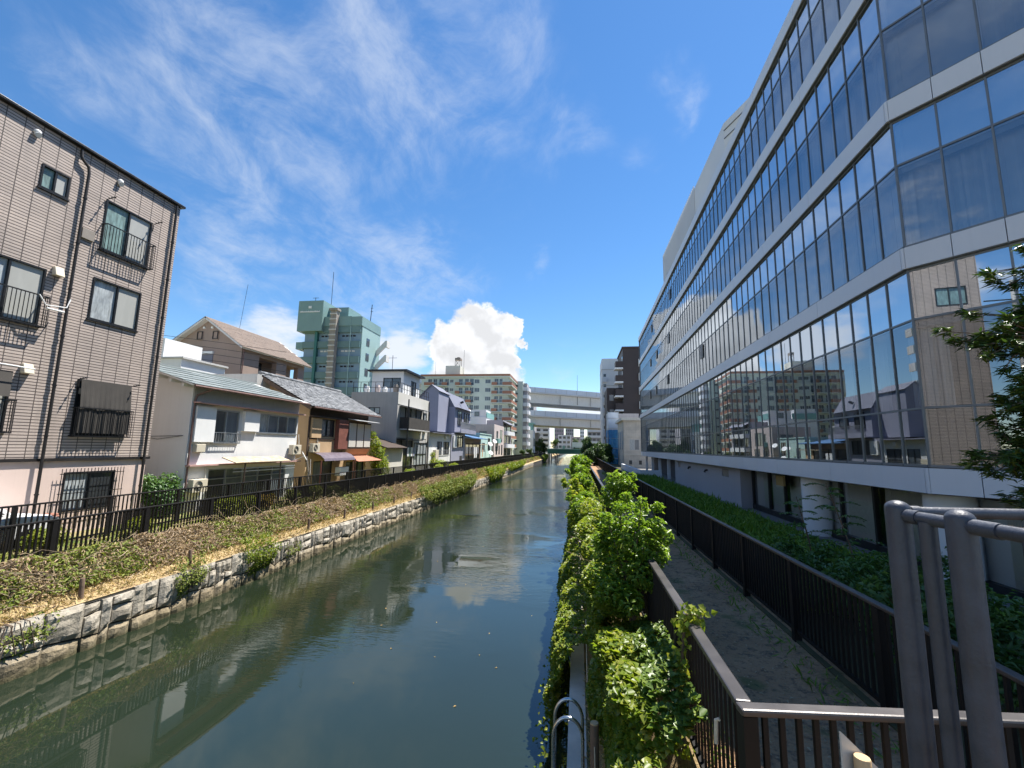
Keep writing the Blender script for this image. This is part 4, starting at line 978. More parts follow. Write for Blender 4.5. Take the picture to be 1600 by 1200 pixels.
for k in range(24): mb.box(-29.02, -28.99, 36.3 + k * .1, 36.33 + k * .1, 11.2, 11.6)
mb.build('balcony_rail', M['dark_frame'], R_)
pipe(R_, [(-28.92, 34.15, 13.2), (-28.92, 34.15, 9)], .05, M['pipe_brown'])
# white blocks between the houses, seen in the gap left of the brown gable
R_ = root('house', 'small white flat-roofed house seen in the gap beside the tiled apartment house', 'building', (-30, 29, 2.05))
mb = MB(); mb.box(-34, -28.2, 27.5, 31.5, 2.03, 11.0); mb.box(-33.8, -30, 27.7, 31, 11.0, 12.6); mb.build('wall', M['white_stucco'], R_); mb = MB(); mb.box(-34.1, -28.0, 27.4, 31.6, 11.0, 11.14); mb.build('roof_edge', M['concrete'], R_)
mb = MB(); mb.box(-24.8, -20.2, 25.2, 25.6, 8.5, 9.45); mb.box(-24.8, -20.2, 25.6, 29.5, 8.5, 9.3); o = mb.build('roof_parapet_block', M['grey_stucco']); tag(o, 'pale grey flat roof block with parapet behind the sheet roof of the white house', 'building'); o['kind'] = 'thing'
o.data.transform(Matrix.Translation((0, 0, 0))); mb = MB(); mb.box(-24.7, -20.3, 25.3, 29.4, 2.05, 8.5); mb.build('wall', M['grey_stucco'], o, local=(0, 0, 0))

# purple mansard house
R_ = root('house', 'lilac-grey house with steep mansard roof and balcony', 'building', (-18, 64, 2.05))
mb = MB(); xz_block(mb, [(-22.0, 7.0), (-18.5, 7.0), (-18.5, 12.4), (-19.5, 13.2), (-22.0, 10.6)], 57, 61.8); mb.box(-22, -17.5, 61.8, 71, 7.0, 10.7); mb.build('wall', M['lilac'], R_)
mb = MB(); xz_block(mb, [(-17.0, 10.62), (-17.6, 10.72), (-18.9, 12.9), (-22.2, 12.9), (-22.2, 10.62)], 61.81, 71.3)
mb.slab((-18.35, 56.8, 12.4), (-18.35, 61.9, 12.4), (-19.5, 61.9, 13.32), (-19.5, 56.8, 13.32), .1); mb.slab((-22.3, 61.9, 10.5), (-22.3, 56.8, 10.5), (-19.5, 56.8, 13.32), (-19.5, 61.9, 13.32), .1)
mb.build('roof', M['lilac_dark'], R_)
pl = PX(-17.5); window(R_, pl, 63.2, 65.2, 8.2, 10.3, M['dark_frame'], [M['gl_blue'], M['gl_dark']], .08, .06); window(R_, pl, 66.8, 69.5, 8.6, 10.2, M['dark_frame'], [M['gl_dark'], M['gl_blue']], .08, .06)
mb = MB(); pl.box(mb, 61.6, 71, 7.0, 7.15, .002, 1.0); pl.box(mb, 61.6, 71, 7.15, 7.6, .9, 1.0); bl = mb.build('balcony', M['lilac'], R_)
mb = MB()
for k in range(40): a = 61.7 + 9.2 * k / 39; pl.box(mb, a - .025, a + .025, 7.6, 8.5, .93, .97)
pl.box(mb, 61.6, 71, 8.5, 8.58, .92, .98); mb.build('balcony_rail', M['alu'], bl, local=origin_of(R_))
mb = MB(); mb.tube([(-17.98, 66.3, 11.7), (-17.5, 66.3, 11.9)], .18, 8); mb.build('roof_vent', M['dark_frame'], R_)
# ground-floor block in front of it: white half and lilac half
R_ = root('house', 'white single-storey front with two windows below the lilac mansard house', 'building', (-17.5, 55.5, 2.05))
mb = MB(); body(mb, -22, -17.5, 51.0, 59.9, 2.03, 6.75, [(54.0, 56.0, 3.95, 5.65), (56.7, 59.3, 3.95, 5.65)]); mb.build('wall', M['white_stucco'], R_)
mb = MB(); mb.slab((-16.9, 50.6, 6.72), (-16.9, 60.2, 6.72), (-22.2, 60.2, 7.1), (-22.2, 50.6, 7.1), .1); mb.build('roof', M['lilac_dark'], R_)
winrow(R_, PX(-17.5), [(54.0, 56.0, 3.95, 5.65, 'gl_blue'), (56.7, 59.3, 3.95, 5.65, 'gl_dark')])
boxpart('vent_hood', R_, PX(-17.5), 57.1, 57.6, 6.0, 6.4, .002, .3, M['white_paint'], .02); boxpart('air_conditioner', R_, PX(-17.5), 52.2, 53.3, 3.4, 4.6, .1, .5, M['beige_box'], .02)
guard(R_, PX(-17.5), 54.0, 59.3, 3.85, 4.6, .3, M['alu'], .3)
R_ = root('house', 'lilac ground floor with boarded lower wall next to the blue-roofed shop', 'building', (-17.4, 64.5, 2.05))
mb = MB(); body(mb, -22, -17.4, 60.0, 67.5, 2.03, 6.9, [(62.5, 66.3, 4.9, 6.7)]); mb.build('wall', M['lilac'], R_); winrow(R_, PX(-17.4), [(62.5, 66.3, 4.9, 6.7, 'gl_dark')], n=3)
boxpart('shutter_box', R_, PX(-17.4), 60.6, 62.2, 4.9, 6.6, .002, .2, M['white_paint'], .02); boxpart('niche_shade_panel', R_, PX(-17.4), 64.6, 66, 2.9, 3.7, .002, .02, M['dark'])  # last part: flat dark sheet, a niche's shade put into its colour
R_ = root('shop', 'low shop with bright blue sheet roof and dark open front', 'building', (-17.5, 73.5, 2.05))
mb = MB(); body(mb, -22, -17.5, 67.6, 79.5, 2.03, 6.4, [(68.5, 78.8, 2.06, 5.6)]); mb.build('wall', M['brown_siding'], R_)
mb = MB(); mb.slab((-16.3, 67.3, 6.45), (-16.3, 79.8, 6.45), (-22, 79.8, 7.5), (-22, 67.3, 7.5), .12); mb.build('roof', M['blue_roof'], R_)
window(R_, PX(-17.5), 68.5, 78.8, 2.06, 5.6, M['dark_wood'], [M['gl_dark']] * 4, .15, -.1); boxpart('awning', R_, PX(-17.5), 73.5, 79.4, 5.4, 5.52, .002, 1.2, M['rust_sheet'])
for a, m_ in ((70.5, 'white_paint'), (71.6, 'white_paint'), (76.5, 'tan_stucco')): boxpart('hanging_cloth', R_, PX(-17.5), a, a + .7, 3.3, 5.0, .9, .93, M[m_])
# mint house and mauve house
R_ = root('house', 'mint green low house with white satellite dishes', 'building', (-18, 87, 2.05))
mb = MB(); body(mb, -23, -18, 80.6, 92.0, 2.03, 7.45, [(82.4, 85.3, 4.1, 5.8), (88.2, 90.4, 4.3, 6.8)]); mb.build('wall', M['mint'], R_); winrow(R_, PX(-18), [(82.4, 85.3, 4.1, 5.8, 'gl_blue'), (88.2, 90.4, 4.3, 6.8, 'gl_dark')], 'pipe_dark' if False else 'dark_frame')
mb = MB(); mb.box(-23.1, -17.9, 80.5, 92.1, 7.45, 7.6); mb.build('roof_edge', M['mint'], R_)
for a, z in ((86.7, 5.6), (87.5, 3.9), (91.4, 6.2)):
    mb = MB(); c = Vector((-17.2, a, z)); ax = Vector((.6, -.5, .6)).normalized(); mb.tube([c - ax * .1, c, c + ax * .08, c + ax * .081], [.08, .35, .5, .03], 14); mb.tube([c, (-18, a, z - .3)], .04, 5); smooth_by_angle(mb.build('satellite_dish', M['white_paint'], R_), 30)
R_ = root('house', 'mauve three-storey house with pale pink canal front', 'building', (-18, 100, 2.05))
mb = MB(); body(mb, -24, -18.05, 94.5, 106.9, 2.03, 9.9, [], [(-21.2, -19.6, 7.6, 8.4)]); mb.build('wall', M['mauve'], R_)
F = [(97, 99, 7.0, 8.6), (101.5, 104.5, 6.2, 9.0), (96.5, 98.3, 3.4, 5.2), (100, 101.6, 3.4, 5.4), (103.4, 105.2, 3.2, 5.6)]
mb = MB(); wall_slab(mb, PX(-17.9), 94.45, 106.95, 2.03, 9.95, F, .14); mb.build('front_wall', M['pale_pink'], R_); winrow(R_, PX(-17.9), F); window(R_, PY(94.5), -21.2, -19.6, 7.6, 8.4, M['dark_frame'], [M['gl_blue']] * 2, .06, -.05)
boxpart('balcony_panel', R_, PX(-17.9), 96.3, 99.6, 5.9, 6.9, .002, .6, M['teal'])
R_ = root('house', 'pale blue house with glass terrace railing behind the mauve house', 'building', (-24, 112, 2.05))
mb = MB(); mb.box(-31, -22.6, 108, 118, 2.03, 12.4); mb.box(-26.5, -22.7, 108.2, 114, 12.4, 14.2); mb.box(-31, -28, 108.2, 114, 12.4, 14.6); mb.build('wall', M['far_white'], R_)
mb = MB(); mb.box(-31, -26.6, 107.9, 108.0, 12.3, 13.6); mb.box(-22.6, -22.5, 108, 118, 12.3, 13.6); mb.build('terrace_railing', M['teal'], R_); window(R_, PY(108.2), -25.6, -24.4, 12.6, 13.7, M['dark_frame'], [M['gl_blue']], .06, .07)
R_ = root('house', 'white house with rounded balconies and dark awnings before the apartment block', 'building', (-18.5, 116, 2.05))
F = [(110.4, 114.5, 3.0, 4.8), (110.4, 114.5, 6.0, 8.0), (110.4, 114.5, 9.0, 10.8), (116, 121.5, 3.0, 4.8), (116, 121.5, 6.0, 8.0), (116, 121.5, 9.0, 10.8)]
mb = MB(); body(mb, -23, -18.5, 109.0, 123, 2.03, 11.7, F); mb.build('wall', M['far_grey'], R_); winrow(R_, PX(-18.5), F, gm='gl_dark', n=3)
for z in (4.9, 8.1):
    mb = MB(); pts = [(-18.5 + q, y) for q, y in ((.002, 109.3), (.9, 109.5), (1.2, 110.2), (1.2, 121.8), (.9, 122.5), (.002, 122.7))]; mb.prism(pts[::-1] if False else pts, z, z + .95); mb.build('balcony', M['far_white'], R_)
mb = MB(); mb.slab((-17.0, 109, 10.7), (-17.0, 123, 10.7), (-18.5, 123, 11.5), (-18.5, 109, 11.5), .08); mb.build('awning', M['lilac_dark'], R_)

# apartment block with orange balconies
R_ = root('apartment_block', 'pale green eight-storey apartment block with orange balcony panels and a roof tank', 'building', (-30, 132, 2.05))
X0, X1, Y0 = -46.0, -19.9, 125.0
cols = [(-26.7, -25.1), (-29.9, -28.4)]
floors = [2.4 + 2.52 * k for k in range(9)]
S = []; Fh = []
for z in floors:
    if z > 22.9: continue
    for a, b in cols: S.append((a, b, z + .75, z + 1.95))
    for a in (-24.0, -22.5, -34.6, -32.8, -31.3, -44.0, -42.4, -40.6, -38.8): S.append((a, a + (.9 if a in (-22.5,) else 1.2), z + .3, z + 2.1))
    S.append((-37.3, -36.2, z + 1.0, z + 1.9)); Fh.append((127.0, 129.0, z + .3, z + 2.1)); Fh.append((131.5, 133.2, z + .3, z + 2.1)); Fh.append((136, 137.4, z + .7, z + 1.9))
mb = MB(); body(mb, X0, X1, Y0, 140.0, 2.03, 25.0, Fh, S, t=.25); mb.build('wall', M['apart'], R_)
mb = MB(); mb.box(X0 - .2, X1 + .5, Y0 - .5, 140.4, 25.0, 25.4); mb.build('roof_slab', M['apart'], R_); mb = MB(); mb.box(X0 - .25, X1 + .55, Y0 - .55, 140.45, 25.4, 26.0); mb.build('roof_parapet', M['orange'], R_)
proto = {}
def cwin(pl, h, key):
    """copies of one window per shape, panes and frame in one mesh"""
    k = (key, round(h[1] - h[0], 2), round(h[3] - h[2], 2))
    o = pl.p(h[0], h[2], 0)
    if k not in proto:
        mb = MB(); w, hh = h[1] - h[0], h[3] - h[2]; f = .07
        q = Pl(pl.p(h[0], 0, 0) * 1, pl.u, pl.n); b = lambda a0, a1, z0, z1, d0, d1, m: q.box(mb, a0, a1, h[2] + z0, h[2] + z1, d0, d1, m)
        b(0, w, 0, f, -.14, -.02, 0); b(0, w, hh - f, hh, -.14, -.02, 0); b(0, f, f, hh - f, -.14, -.02, 0); b(w - f, w, f, hh - f, -.14, -.02, 0)
        for c in range(1, 3 if w > 1.3 else 2): a = w * c / (3 if w > 1.3 else 2); b(a - .03, a + .03, f, hh - f, -.13, -.03, 0)
        q.quad(mb, f, w - f, h[2] + f, h[2] + hh - f, -.10, 1)
        proto[k] = mb.build('window', [M['alu'], M['gl_far']], R_, local=o); proto[k].location = o - origin_of(R_)
    else:
        copy_to(proto[k], R_, o - origin_of(R_))
for h in S: cwin(PY(Y0), h, 'y')
for h in Fh: cwin(PX(X1), h, 'x')
def balcony(x0, x1, y0, z, panels, mat):
    mb = MB(); mb.box(x0, x1, y0 - 1.3, y0 - .002, z - .12, z + .08); o = mb.build('balcony', M['apart'], R_)
    mb = MB()
    for a, b in panels:
        mb = MB(); mb.box(a, b, y0 - 1.3, y0 - 1.2, z + .1, z + .95); mb.build('balcony_panel', mat, o, local=origin_of(R_))
    mb = MB(); n = int((x1 - x0) / .3)
    for k in range(n + 1): a = x0 + .05 + (x1 - x0 - .1) * k / n; mb.box(a - .02, a + .02, y0 - 1.27, y0 - 1.23, z + .09, z + .93)
    mb.box(x0, x1, y0 - 1.31, y0 - 1.19, z + .96, z + 1.03); mb.build('balcony_rail', M['alu'], o, local=origin_of(R_))
for z in floors:
    if z > 22.9 or z < 4: continue
    balcony(-24.6, -18.7, Y0, z, [(-24.6, -23.0), (-21.4, -18.7)], M['orange']); balcony(-35.4, -30.6, Y0, z, [(-35.4, -34.0), (-32.2, -30.6)], M['orange']); balcony(-44.8, -37.8, Y0, z, [(-44.8, -41.8), (-39.4, -37.8)], M['orange'])
    mb = MB(); mb.box(X1 + .002, X1 + 1.2, Y0, 135, z - .12, z + .08); o = mb.build('balcony', M['apart'], R_); mb = MB(); mb.box(X1 + 1.1, X1 + 1.2, Y0 - 1.2, 134.9, z + .1, z + .95); mb.build('balcony_panel', M['orange'], o, local=origin_of(R_))
mb = MB(); mb.box(-39.4, -34.9, 127, 132, 26.0, 29.0); mb.build('roof_house', M['apart'], R_)
mb = MB(); mb.box(-36.9, -35.2, 128, 130, 31.0, 31.6); mb.tube([(-36.05, 129, 31.6), (-36.05, 129, 31.9)], .5, 12)
for xx in (-36.8, -35.3):
    for yy in (128.1, 129.9): mb.tube([(xx, yy, 29), (xx, yy, 31)], .09, 6)
mb.tube([(-36.8, 128.1, 29.1), (-35.3, 128.1, 30.9)], .06, 6); mb.tube([(-36.8, 128.1, 30.9), (-35.3, 128.1, 29.1)], .06, 6); mb.build('roof_tank_frame', M['duct'], R_)
mb = MB(); mb.tube([(-34.6, 130, 26), (-34.6, 130, 34.5)], .05, 6); mb.tube([(-43.5, 130, 26), (-43.5, 130, 31)], .04, 6); mb.build('antenna', M['dark_frame'], R_)
# stair tower
R_ = root('stair_tower', 'tall pale green stair tower with white rounded landings beside the viaduct', 'building', (-18.3, 143, 2.05))
mb = MB(); mb.box(-20.6, -17.6, 140.5, 149, 2.03, 26.2); mb.build('wall', M['apart'], R_)
for k in range(9):
    z = 3.2 + 2.5 * k; mb = MB()
    mb.prism([(-17.59, 141), (-16.2, 141.3), (-15.7, 142.2), (-15.7, 146.5), (-16.2, 147.3), (-17.59, 147.6)], z, z + 1.15); mb.build('landing', M['far_white'], R_)
mb = MB()
for k in range(9): z = 4.4 + 2.5 * k; mb.box(-20.0, -19.2, 140.44, 140.499, z, z + .5); 
mb.build('window', M['gl_dark'], R_)
mb = MB(); mb.box(-17.5, -16.4, 141.5, 147, 3.1, 25.7); mb.build('stair_core', M['far_grey'], R_)
R_ = root('house', 'white corner building with teal glass top at the foot of the viaduct', 'building', (-16.8, 153, 2.05))
mb = MB(); mb.box(-20, -15.2, 151, 158, 2.03, 10.9); mb.build('wall', M['far_white'], R_); mb = MB(); mb.box(-19.2, -15.4, 151.2, 157, 10.9, 13.0); mb.box(-20.2, -15.0, 150.8, 158, 13.0, 13.4); mb.build('roof_room', M['teal'], R_)
boxpart('window', R_, PX(-15.2), 152, 154, 5.5, 8.4, .002, .06, M['duct']); boxpart('window', R_, PX(-15.2), 155, 156.6, 5.5, 8.2, .002, .06, M['gl_blue']); boxpart('door', R_, PX(-15.2), 152.4, 154.2, 2.1, 4.4, .002, .06, M['dark_wood'])
boxpart('window', R_, PY(151), -19.0, -17.6, 5.5, 7.2, .002, .06, M['gl_dark'])
mb = MB(); mb.box(-17.5, -14.6, 166, 170, 2.03, 10.6); o = mb.build('dark_building', M['far_grey']); tag(o, 'narrow dark grey block behind the white corner building with teal top', 'building')

# green office tower
R_ = root('office_tower', 'green tiled office tower with a sign block and outside stairs', 'building', (-55, 94, 2.05))
mb = MB(); mb.box(-61.2, -47.6, 90, 99, 2.03, 31.2); mb.build('wall', M['tower_blue'], R_)
mb = MB(); mb.box(-47.6, -47.4, 90.0, 99.0, 2.03, 33.0); mb.build('side_wall', M['tower_pale'], R_)
for k in range(8):
    z = 29.75 - 3.45 * k; mb = MB(); mb.box(-61.4, -47.62, 89.55, 89.998, z, z + 1.5); mb.build('spandrel', M['tower_deep'], R_)
    if k: mb = MB(); mb.box(-63.2, -61.3, 89.9, 93, z - .1, z + 1.5); mb.build('side_balcony', M['tower_green'], R_)
mb = MB(); mb.box(-57.0, -49.8, 89.4, 98, 31.25, 33.4); mb.box(-49.8, -47.3, 89.45, 98.9, 31.25, 33.3); mb.build('roof_parapet', M['tower_green'], R_)
mb = MB(); mb.box(-62.4, -56.4, 88.6, 96, 30.0, 37.0); mb.box(-56.4, -51.6, 91, 97, 33.2, 36.0); o = mb.build('sign_block', M['tower_green'], R_)
mb = MB(); mb.box(-59.9, -59.2, 88.5, 88.598, 35.2, 35.75); mb.build('sign_emblem', M['far_white'], o, local=origin_of(R_)); mb = MB(); a = -61.9
for k in range(24):
    w = rnd.uniform(.10, .17); mb.box(a, a + w, 88.52, 88.598, 34.28, 34.28 + rnd.uniform(.25, .36)); a += w + .06
mb.build('sign_letters', M['far_white'], o, local=origin_of(R_))
mb = MB(); mb.box(-58.3, -57.7, 89.2, 89.99, 2.03, 30); mb.build('dark_pipe_shaft', M['green_dark'], R_)
mb = MB(); mb.tube([(-49.9, 89.45, 2), (-49.9, 89.45, 31.2)], .1, 6); mb.build('downpipe', M['tower_pale'], R_)
mb = MB(); mb.box(-54.3, -52.9, 88.3, 89.54, 2.03, 34.6); mb.box(-54.6, -52.6, 88.1, 89.6, 34.5, 35.0)
mb.build('duct_shaft', M['duct'], R_)
mb = MB()
for k in range(24): z = 6 + 1.2 * k; mb.box(-54.42, -52.8, 88.2, 88.298, z, z + .28)
mb.build('duct_collar', M['concrete'], R_)
for k in range(6):
    z = 29.2 - 3.45 * k
    for a0 in (-57.1, -52.1):
        mb = MB()
        for j in range(4): mb.box(a0 + j * .85, a0 + j * .85 + .62, 89.94, 89.999, z - .35, z)
        mb.build('louvre_window', M['concrete_light'] if k == 1 else M['dark'], R_)
    boxpart('window', R_, PX(-47.4), 92.2, 93.6, z - 1.9, z - .2, .002, .08, M['gl_dark'])
    mb = MB(); mb.hexa([(-47.38, 97.2, z - 3.4), (-45.2, 97.2, z - 1.2), (-45.2, 97.6, z - 1.2), (-47.38, 97.6, z - 3.4), (-47.38, 97.2, z - 1.9), (-45.2, 97.2, z + .4), (-45.2, 97.6, z + .4), (-47.38, 97.6, z - 1.9)]); mb.box(-45.2, -44.8, 97.2, 99, z - 1.2, z + .4); mb.build('outside_stair', M['concrete_light'], R_)
mb = MB(); mb.tube([(-56.6, 92, 36), (-56.6, 92, 45)], .06, 5); mb.tube([(-59.3, 90, 37), (-59.3, 90, 38.2)], .06, 5); mb.tube([(-60.0, 90, 38.1), (-58.6, 90, 38.1)], .05, 5); mb.tube([(-49.3, 97, 33), (-49.0, 97, 38.5)], .09, 5); mb.tube([(-49.3, 97, 36.8), (-48.7, 97, 36.8)], .05, 5); mb.tube([(-49.3, 97, 37.6), (-48.7, 97, 37.6)], .05, 5); mb.build('antenna', M['dark_frame'], R_)
# overhead wires in the gap between tiled house and gable
r = root('overhead_wires', 'thin overhead wires in the gap beside the tiled apartment house', 'wires', (-30, 31, 12))
for k in range(4):
    mb = MB(); z = 14.2 - k * .55; mb.tube([(-46, 33.0, z + 1.6), (-38, 33.0, z + .35), (-30, 33, z - .7), (-24, 33, z - 1.6)], .018, 5); mb.build('wire', M['rubber'], r)
mb = MB(); mb.tube([(-35.0, 40, 13.2), (-34.2, 40, 21.5)], .017, 5); o = mb.build('antenna_mast', M['dark_frame']); tag(o, 'thin slanting antenna mast left of the brown gable', 'antenna')
# ------------------------------------------------------------------ viaduct, road bridge, far town
def deck(label, p0, p1, width, zt0, zt1, barrier, depth, name='viaduct'):
    """an elevated road from p0 to p1 (x,y), top of barrier at zt0..zt1"""
    r = root(name, label, 'viaduct', (p0[0], p0[1], zt0))
    A, B = Vector((*p0, 0)), Vector((*p1, 0)); u = (B - A).normalized(); n = Vector((-u.y, u.x, 0)); L = (B - A).length
    def sect(nm, mat, o0, o1, h0, h1, a0=0., a1=None, inset=0.):
        a1 = L if a1 is None else a1; mb = MB()
        za, zb = zt0 + (zt1 - zt0) * a0 / L, zt0 + (zt1 - zt0) * a1 / L
        q = lambda a, o, z: (*(A + u * a + n * o).xy, z)
        mb.hexa([q(a0, o0 + inset, za + h0), q(a1, o0 + inset, zb + h0), q(a1, o1 - inset, zb + h0), q(a0, o1 - inset, za + h0), q(a0, o0, za + h1), q(a1, o0, zb + h1), q(a1, o1, zb + h1), q(a0, o1, za + h1)])
        return mb.build(nm, mat, r)
    sect('barrier', M['viaduct_rib'], 0, .35, -barrier, 0); sect('barrier', M['viaduct_rib'], width - .35, width, -barrier, 0)
    sect('deck_edge', M['concrete_light'], -.25, width + .25, -barrier - .55, -barrier - .003)
    sect('girder', M['viaduct'], .9, width - .9, -depth, -barrier - .553, inset=.5)
    k = 0; a = 3.
    while a < L: sect('girder_rib', M['concrete'], .8, 1.0, -depth + .1, -barrier - .56, a, a + .25); a += 12.
    a = 1.
    while a < L: sect('barrier_joint', M['concrete'], -.04, -.003, -barrier + .05, -.05, a, a + .12); a += 4.
    return r
deck('upper deck of the grey double-deck expressway viaduct', (-52, 136), (60, 190), 16, 27.0, 24.2, 1.6, 5.4)
deck('lower deck of the grey double-deck expressway viaduct', (-52, 136), (60, 190), 16, 18.6, 16.6, 1.7, 5.0)
for x, y in ((-46.0, 143.8), (38, 184.0)):
    r = root('viaduct_pier', 'concrete portal pier carrying the viaduct %s' % ('behind the pale green apartment block' if x < 0 else 'behind the white tower on the right'), 'pier', (x, y, 2)); mb = MB(); mb.box(x - 1.6, x + 1.6, y - 1.5, y + 1.5, 2, 11.7); bevel(mb.build('column', M['concrete'], r), .2)
    mb = MB(); mb.box(x - 1.4, x + 1.4, y - 1, y + 8, 11.7, 12.6); mb.build('pier_head', M['concrete'], r)
r = root('light_mast', 'thin tall lighting mast on the upper viaduct deck', 'mast', (-.3, 161, 25.6)); mb = MB(); mb.tube([(-.3, 161.5, 20.5), (-.3, 161.5, 31.5)], [.09, .04], 6); mb.build('pole', M['dark_frame'], r)

r = root('road_bridge', 'low dark green steel road bridge crossing the canal in the distance', 'bridge', (-5, 186, 0))
mb = MB(); mb.box(-12.6, 2.2, 185.0, 185.6, 2.75, 4.55); mb.box(-12.6, 2.2, 190, 199, 3.0, 4.2); mb.build('girder', M['green_dark'], r)
mb = MB(); mb.box(-13.5, 3.5, 184.6, 185.7, 4.56, 4.78); mb.build('deck', M['teal'], r)
mb = MB()
for k in range(50): x = -13.4 + 16.8 * k / 49; mb.box(x - .03, x + .03, 184.8, 184.86, 4.79, 5.6)
mb.box(-13.5, 3.5, 184.78, 184.88, 5.61, 5.7); mb.box(-6.4, -5.4, 184.7, 184.95, 4.79, 6.1); mb.build('bridge_railing', M['teal'], r)
for a, b in ((-13.5, -11.5), (.6, 3.5)): mb = MB(); mb.box(a, b, 184.8, 199, -.5, 2.74); mb.build('abutment', M['concrete'], r)
r = root('truck', 'white box truck crossing the far green bridge', 'truck', (-.4, 190, 4.8))
mb = MB(); mb.box(-2.6, 1.6, 188.8, 190.8, 5.3, 7.6); mb.build('box_body', M['far_white'], r); mb = MB(); mb.hexa([(1.65, 188.9, 5.2), (3.1, 188.9, 5.2), (3.1, 190.7, 5.2), (1.65, 190.7, 5.2), (1.65, 188.9, 7.0), (2.7, 188.9, 7.0), (2.7, 190.7, 7.0), (1.65, 190.7, 7.0)]); mb.build('cab', M['far_white'], r)
for x in (-1.6, 2.3): mb = MB(); mb.tube([(x, 188.7, 5.15), (x, 190.9, 5.15)], .4, 12); mb.build('wheel', M['rubber'], r)

def farblock(label, x0, x1, y0, y1, z1, mat, nfl, ncol, band=None, gm='gl_far', kind_='apartment_block', zb=2.0, fh=None):
    r = root(kind_, label, 'building', ((x0 + x1) / 2, (y0 + y1) / 2, zb))
    mb = MB(); mb.box(x0, x1, y0, y1, zb, z1); mb.build('wall', M[mat], r)
    mb = MB(); mb.box(x0 - .2, x1 + .2, y0 - .2, y1 + .2, z1, z1 + .4); mb.build('roof_edge', M[mat], r)
    h = (z1 - zb) / nfl; first = None
    for k in range(nfl):
        z = zb + h * k
        if band: mb = MB(); mb.box(x0 - .05, x1 + .05, y0 - .9, y0 - .002, z + h * .02, z + h * .42); mb.build('balcony', M[band], r)
        for c in range(ncol):
            w = (x1 - x0) / ncol; a0 = x0 + w * c + w * .18; a1 = x0 + w * (c + 1) - w * .18
            if first is None:
                mb = MB(); mb.box(a0, a1, y0 - .09, y0 - .004, z + h * .35, z + h * .85); first = mb.build('window', M[gm], r); fo = (a0, z)
            else: copy_to(first, r, (a0 - fo[0], 0, z - fo[1]))
    return r
farblock('white apartment block with dark balcony strips beyond the viaduct', -22.5, -14.6, 228, 240, 17.5, 'far_white', 6, 2, 'far_white', 'gl_dark')
farblock('dark mauve-grey apartment block beyond the viaduct', -13.8, -8.5, 262, 275, 20.5, 'far_mauve', 8, 4)
farblock('mottled grey-pink tower block beyond the viaduct', -8.2, -3.0, 290, 300, 21.5, 'far_grey', 9, 4)
farblock('pale low white block behind the green bridge', -10.5, -4.0, 236, 246, 11.5, 'far_white', 4, 3)
farblock('beige block right of the pale low white block behind the green bridge', -3.6, 1.0, 242, 250, 10.8, 'pale_pink', 4, 2)
farblock('grey block with dark upper floors near the far palm-like tree', 4.4, 10.5, 215, 226, 15.5, 'far_grey', 5, 3, 'far_white')
farblock('slim white tower block far behind the green bridge', 1.2, 4.2, 330, 340, 20, 'far_white', 7, 2)
farblock('grey stepped block seen between the two viaduct decks', -31, -20.5, 205, 220, 27, 'far_grey', 8, 5)
farblock('low brown block left of the white striped apartment block', -29.5, -23, 226, 236, 14, 'far_mauve', 5, 3)
farblock('grey slab block behind the apartment tower roofs on the left', -120, -82, 150, 170, 18, 'far_grey', 5, 9)
farblock('white slab block far left behind the green tower', -100, -70, 118, 130, 15, 'far_white', 4, 8)
farblock('distant pale block right of the glass building roof line', 30, 60, 150, 170, 20, 'far_white', 6, 6)
farblock('low grey block behind the lilac mansard house', -44, -26, 70, 90, 9.5, 'far_grey', 3, 5)

# ------------------------------------------------------------------ right bank, beyond the glass building
R_ = root('house', 'beige panelled three-storey building with dark roof edge right of the blue tarpaulin', 'building', (12, 84, 2.04))
mb = MB(); body(mb, 7.65, 24, 78, 89.5, 2.03, 9.95, [], [(8.6, 10.2, 4.95, 6.75), (8.4, 9.0, 2.5, 3.3), (10.0, 10.6, 2.5, 3.3)], sgn=-1); mb.build('wall', M['fine_tile'], R_)
mb = MB(); mb.box(7.2, 24.4, 77.5, 90, 9.95, 10.4); mb.build('roof_edge', M['cream'], R_); mb = MB(); mb.box(7.6, 24, 77.93, 77.998, 4.2, 4.34); mb.box(7.6, 24, 77.93, 77.998, 7.3, 7.38); mb.build('string_course', M['cream'], R_)
window(R_, PY(78), 8.6, 10.2, 4.95, 6.75, M['alu'], [M['gl_pale'], M['gl_blue']], .08, -.05)
for a in (8.4, 10.0): window(R_, PY(78), a, a + .6, 2.5, 3.3, M['alu'], [M['gl_dark']], .06, -.05)
for y in (80, 83.5, 87): boxpart('window', R_, PX(7.65, -1), y, y + 1.1, 5, 8.2, .002, .06, M['gl_pale'])
pipe(R_, [(7.55, 78.5, 9.8), (7.55, 78.5, 2.1)], .06, M['concrete'])
R_ = root('scaffold', 'scaffolded building wrapped in bright blue tarpaulin with white sheet above', 'scaffold', (7, 93, 2.04))
mb = MB(); mb.box(6.25, 12, 91.8, 97, 2.03, 12.2); mb.build('building_core', M['far_grey'], R_)
def crumple(x0, x1, y, z0, z1, axis, n, m_, amp):
    mb = MB(); P_ = [[None] * (m_ + 1) for _ in range(n + 1)]
    for i in range(n + 1):
        for j in range(m_ + 1):
            a = x0 + (x1 - x0) * i / n; z = z0 + (z1 - z0) * j / m_
            d = amp * (mnoise.noise(Vector((a * 1.1, z * .5, y * .3))) + .5 * mnoise.noise(Vector((a * 3, z * 1.5, 3.))))
            P_[i][j] = (a, y - abs(d), z) if axis == 'y' else (y - abs(d), a, z)
    for i in range(n):
        for j in range(m_): mb.face([P_[i][j], P_[i + 1][j], P_[i + 1][j + 1], P_[i][j + 1]], 0, (0, -1, 0) if axis == 'y' else (-1, 0, 0))
    return mb
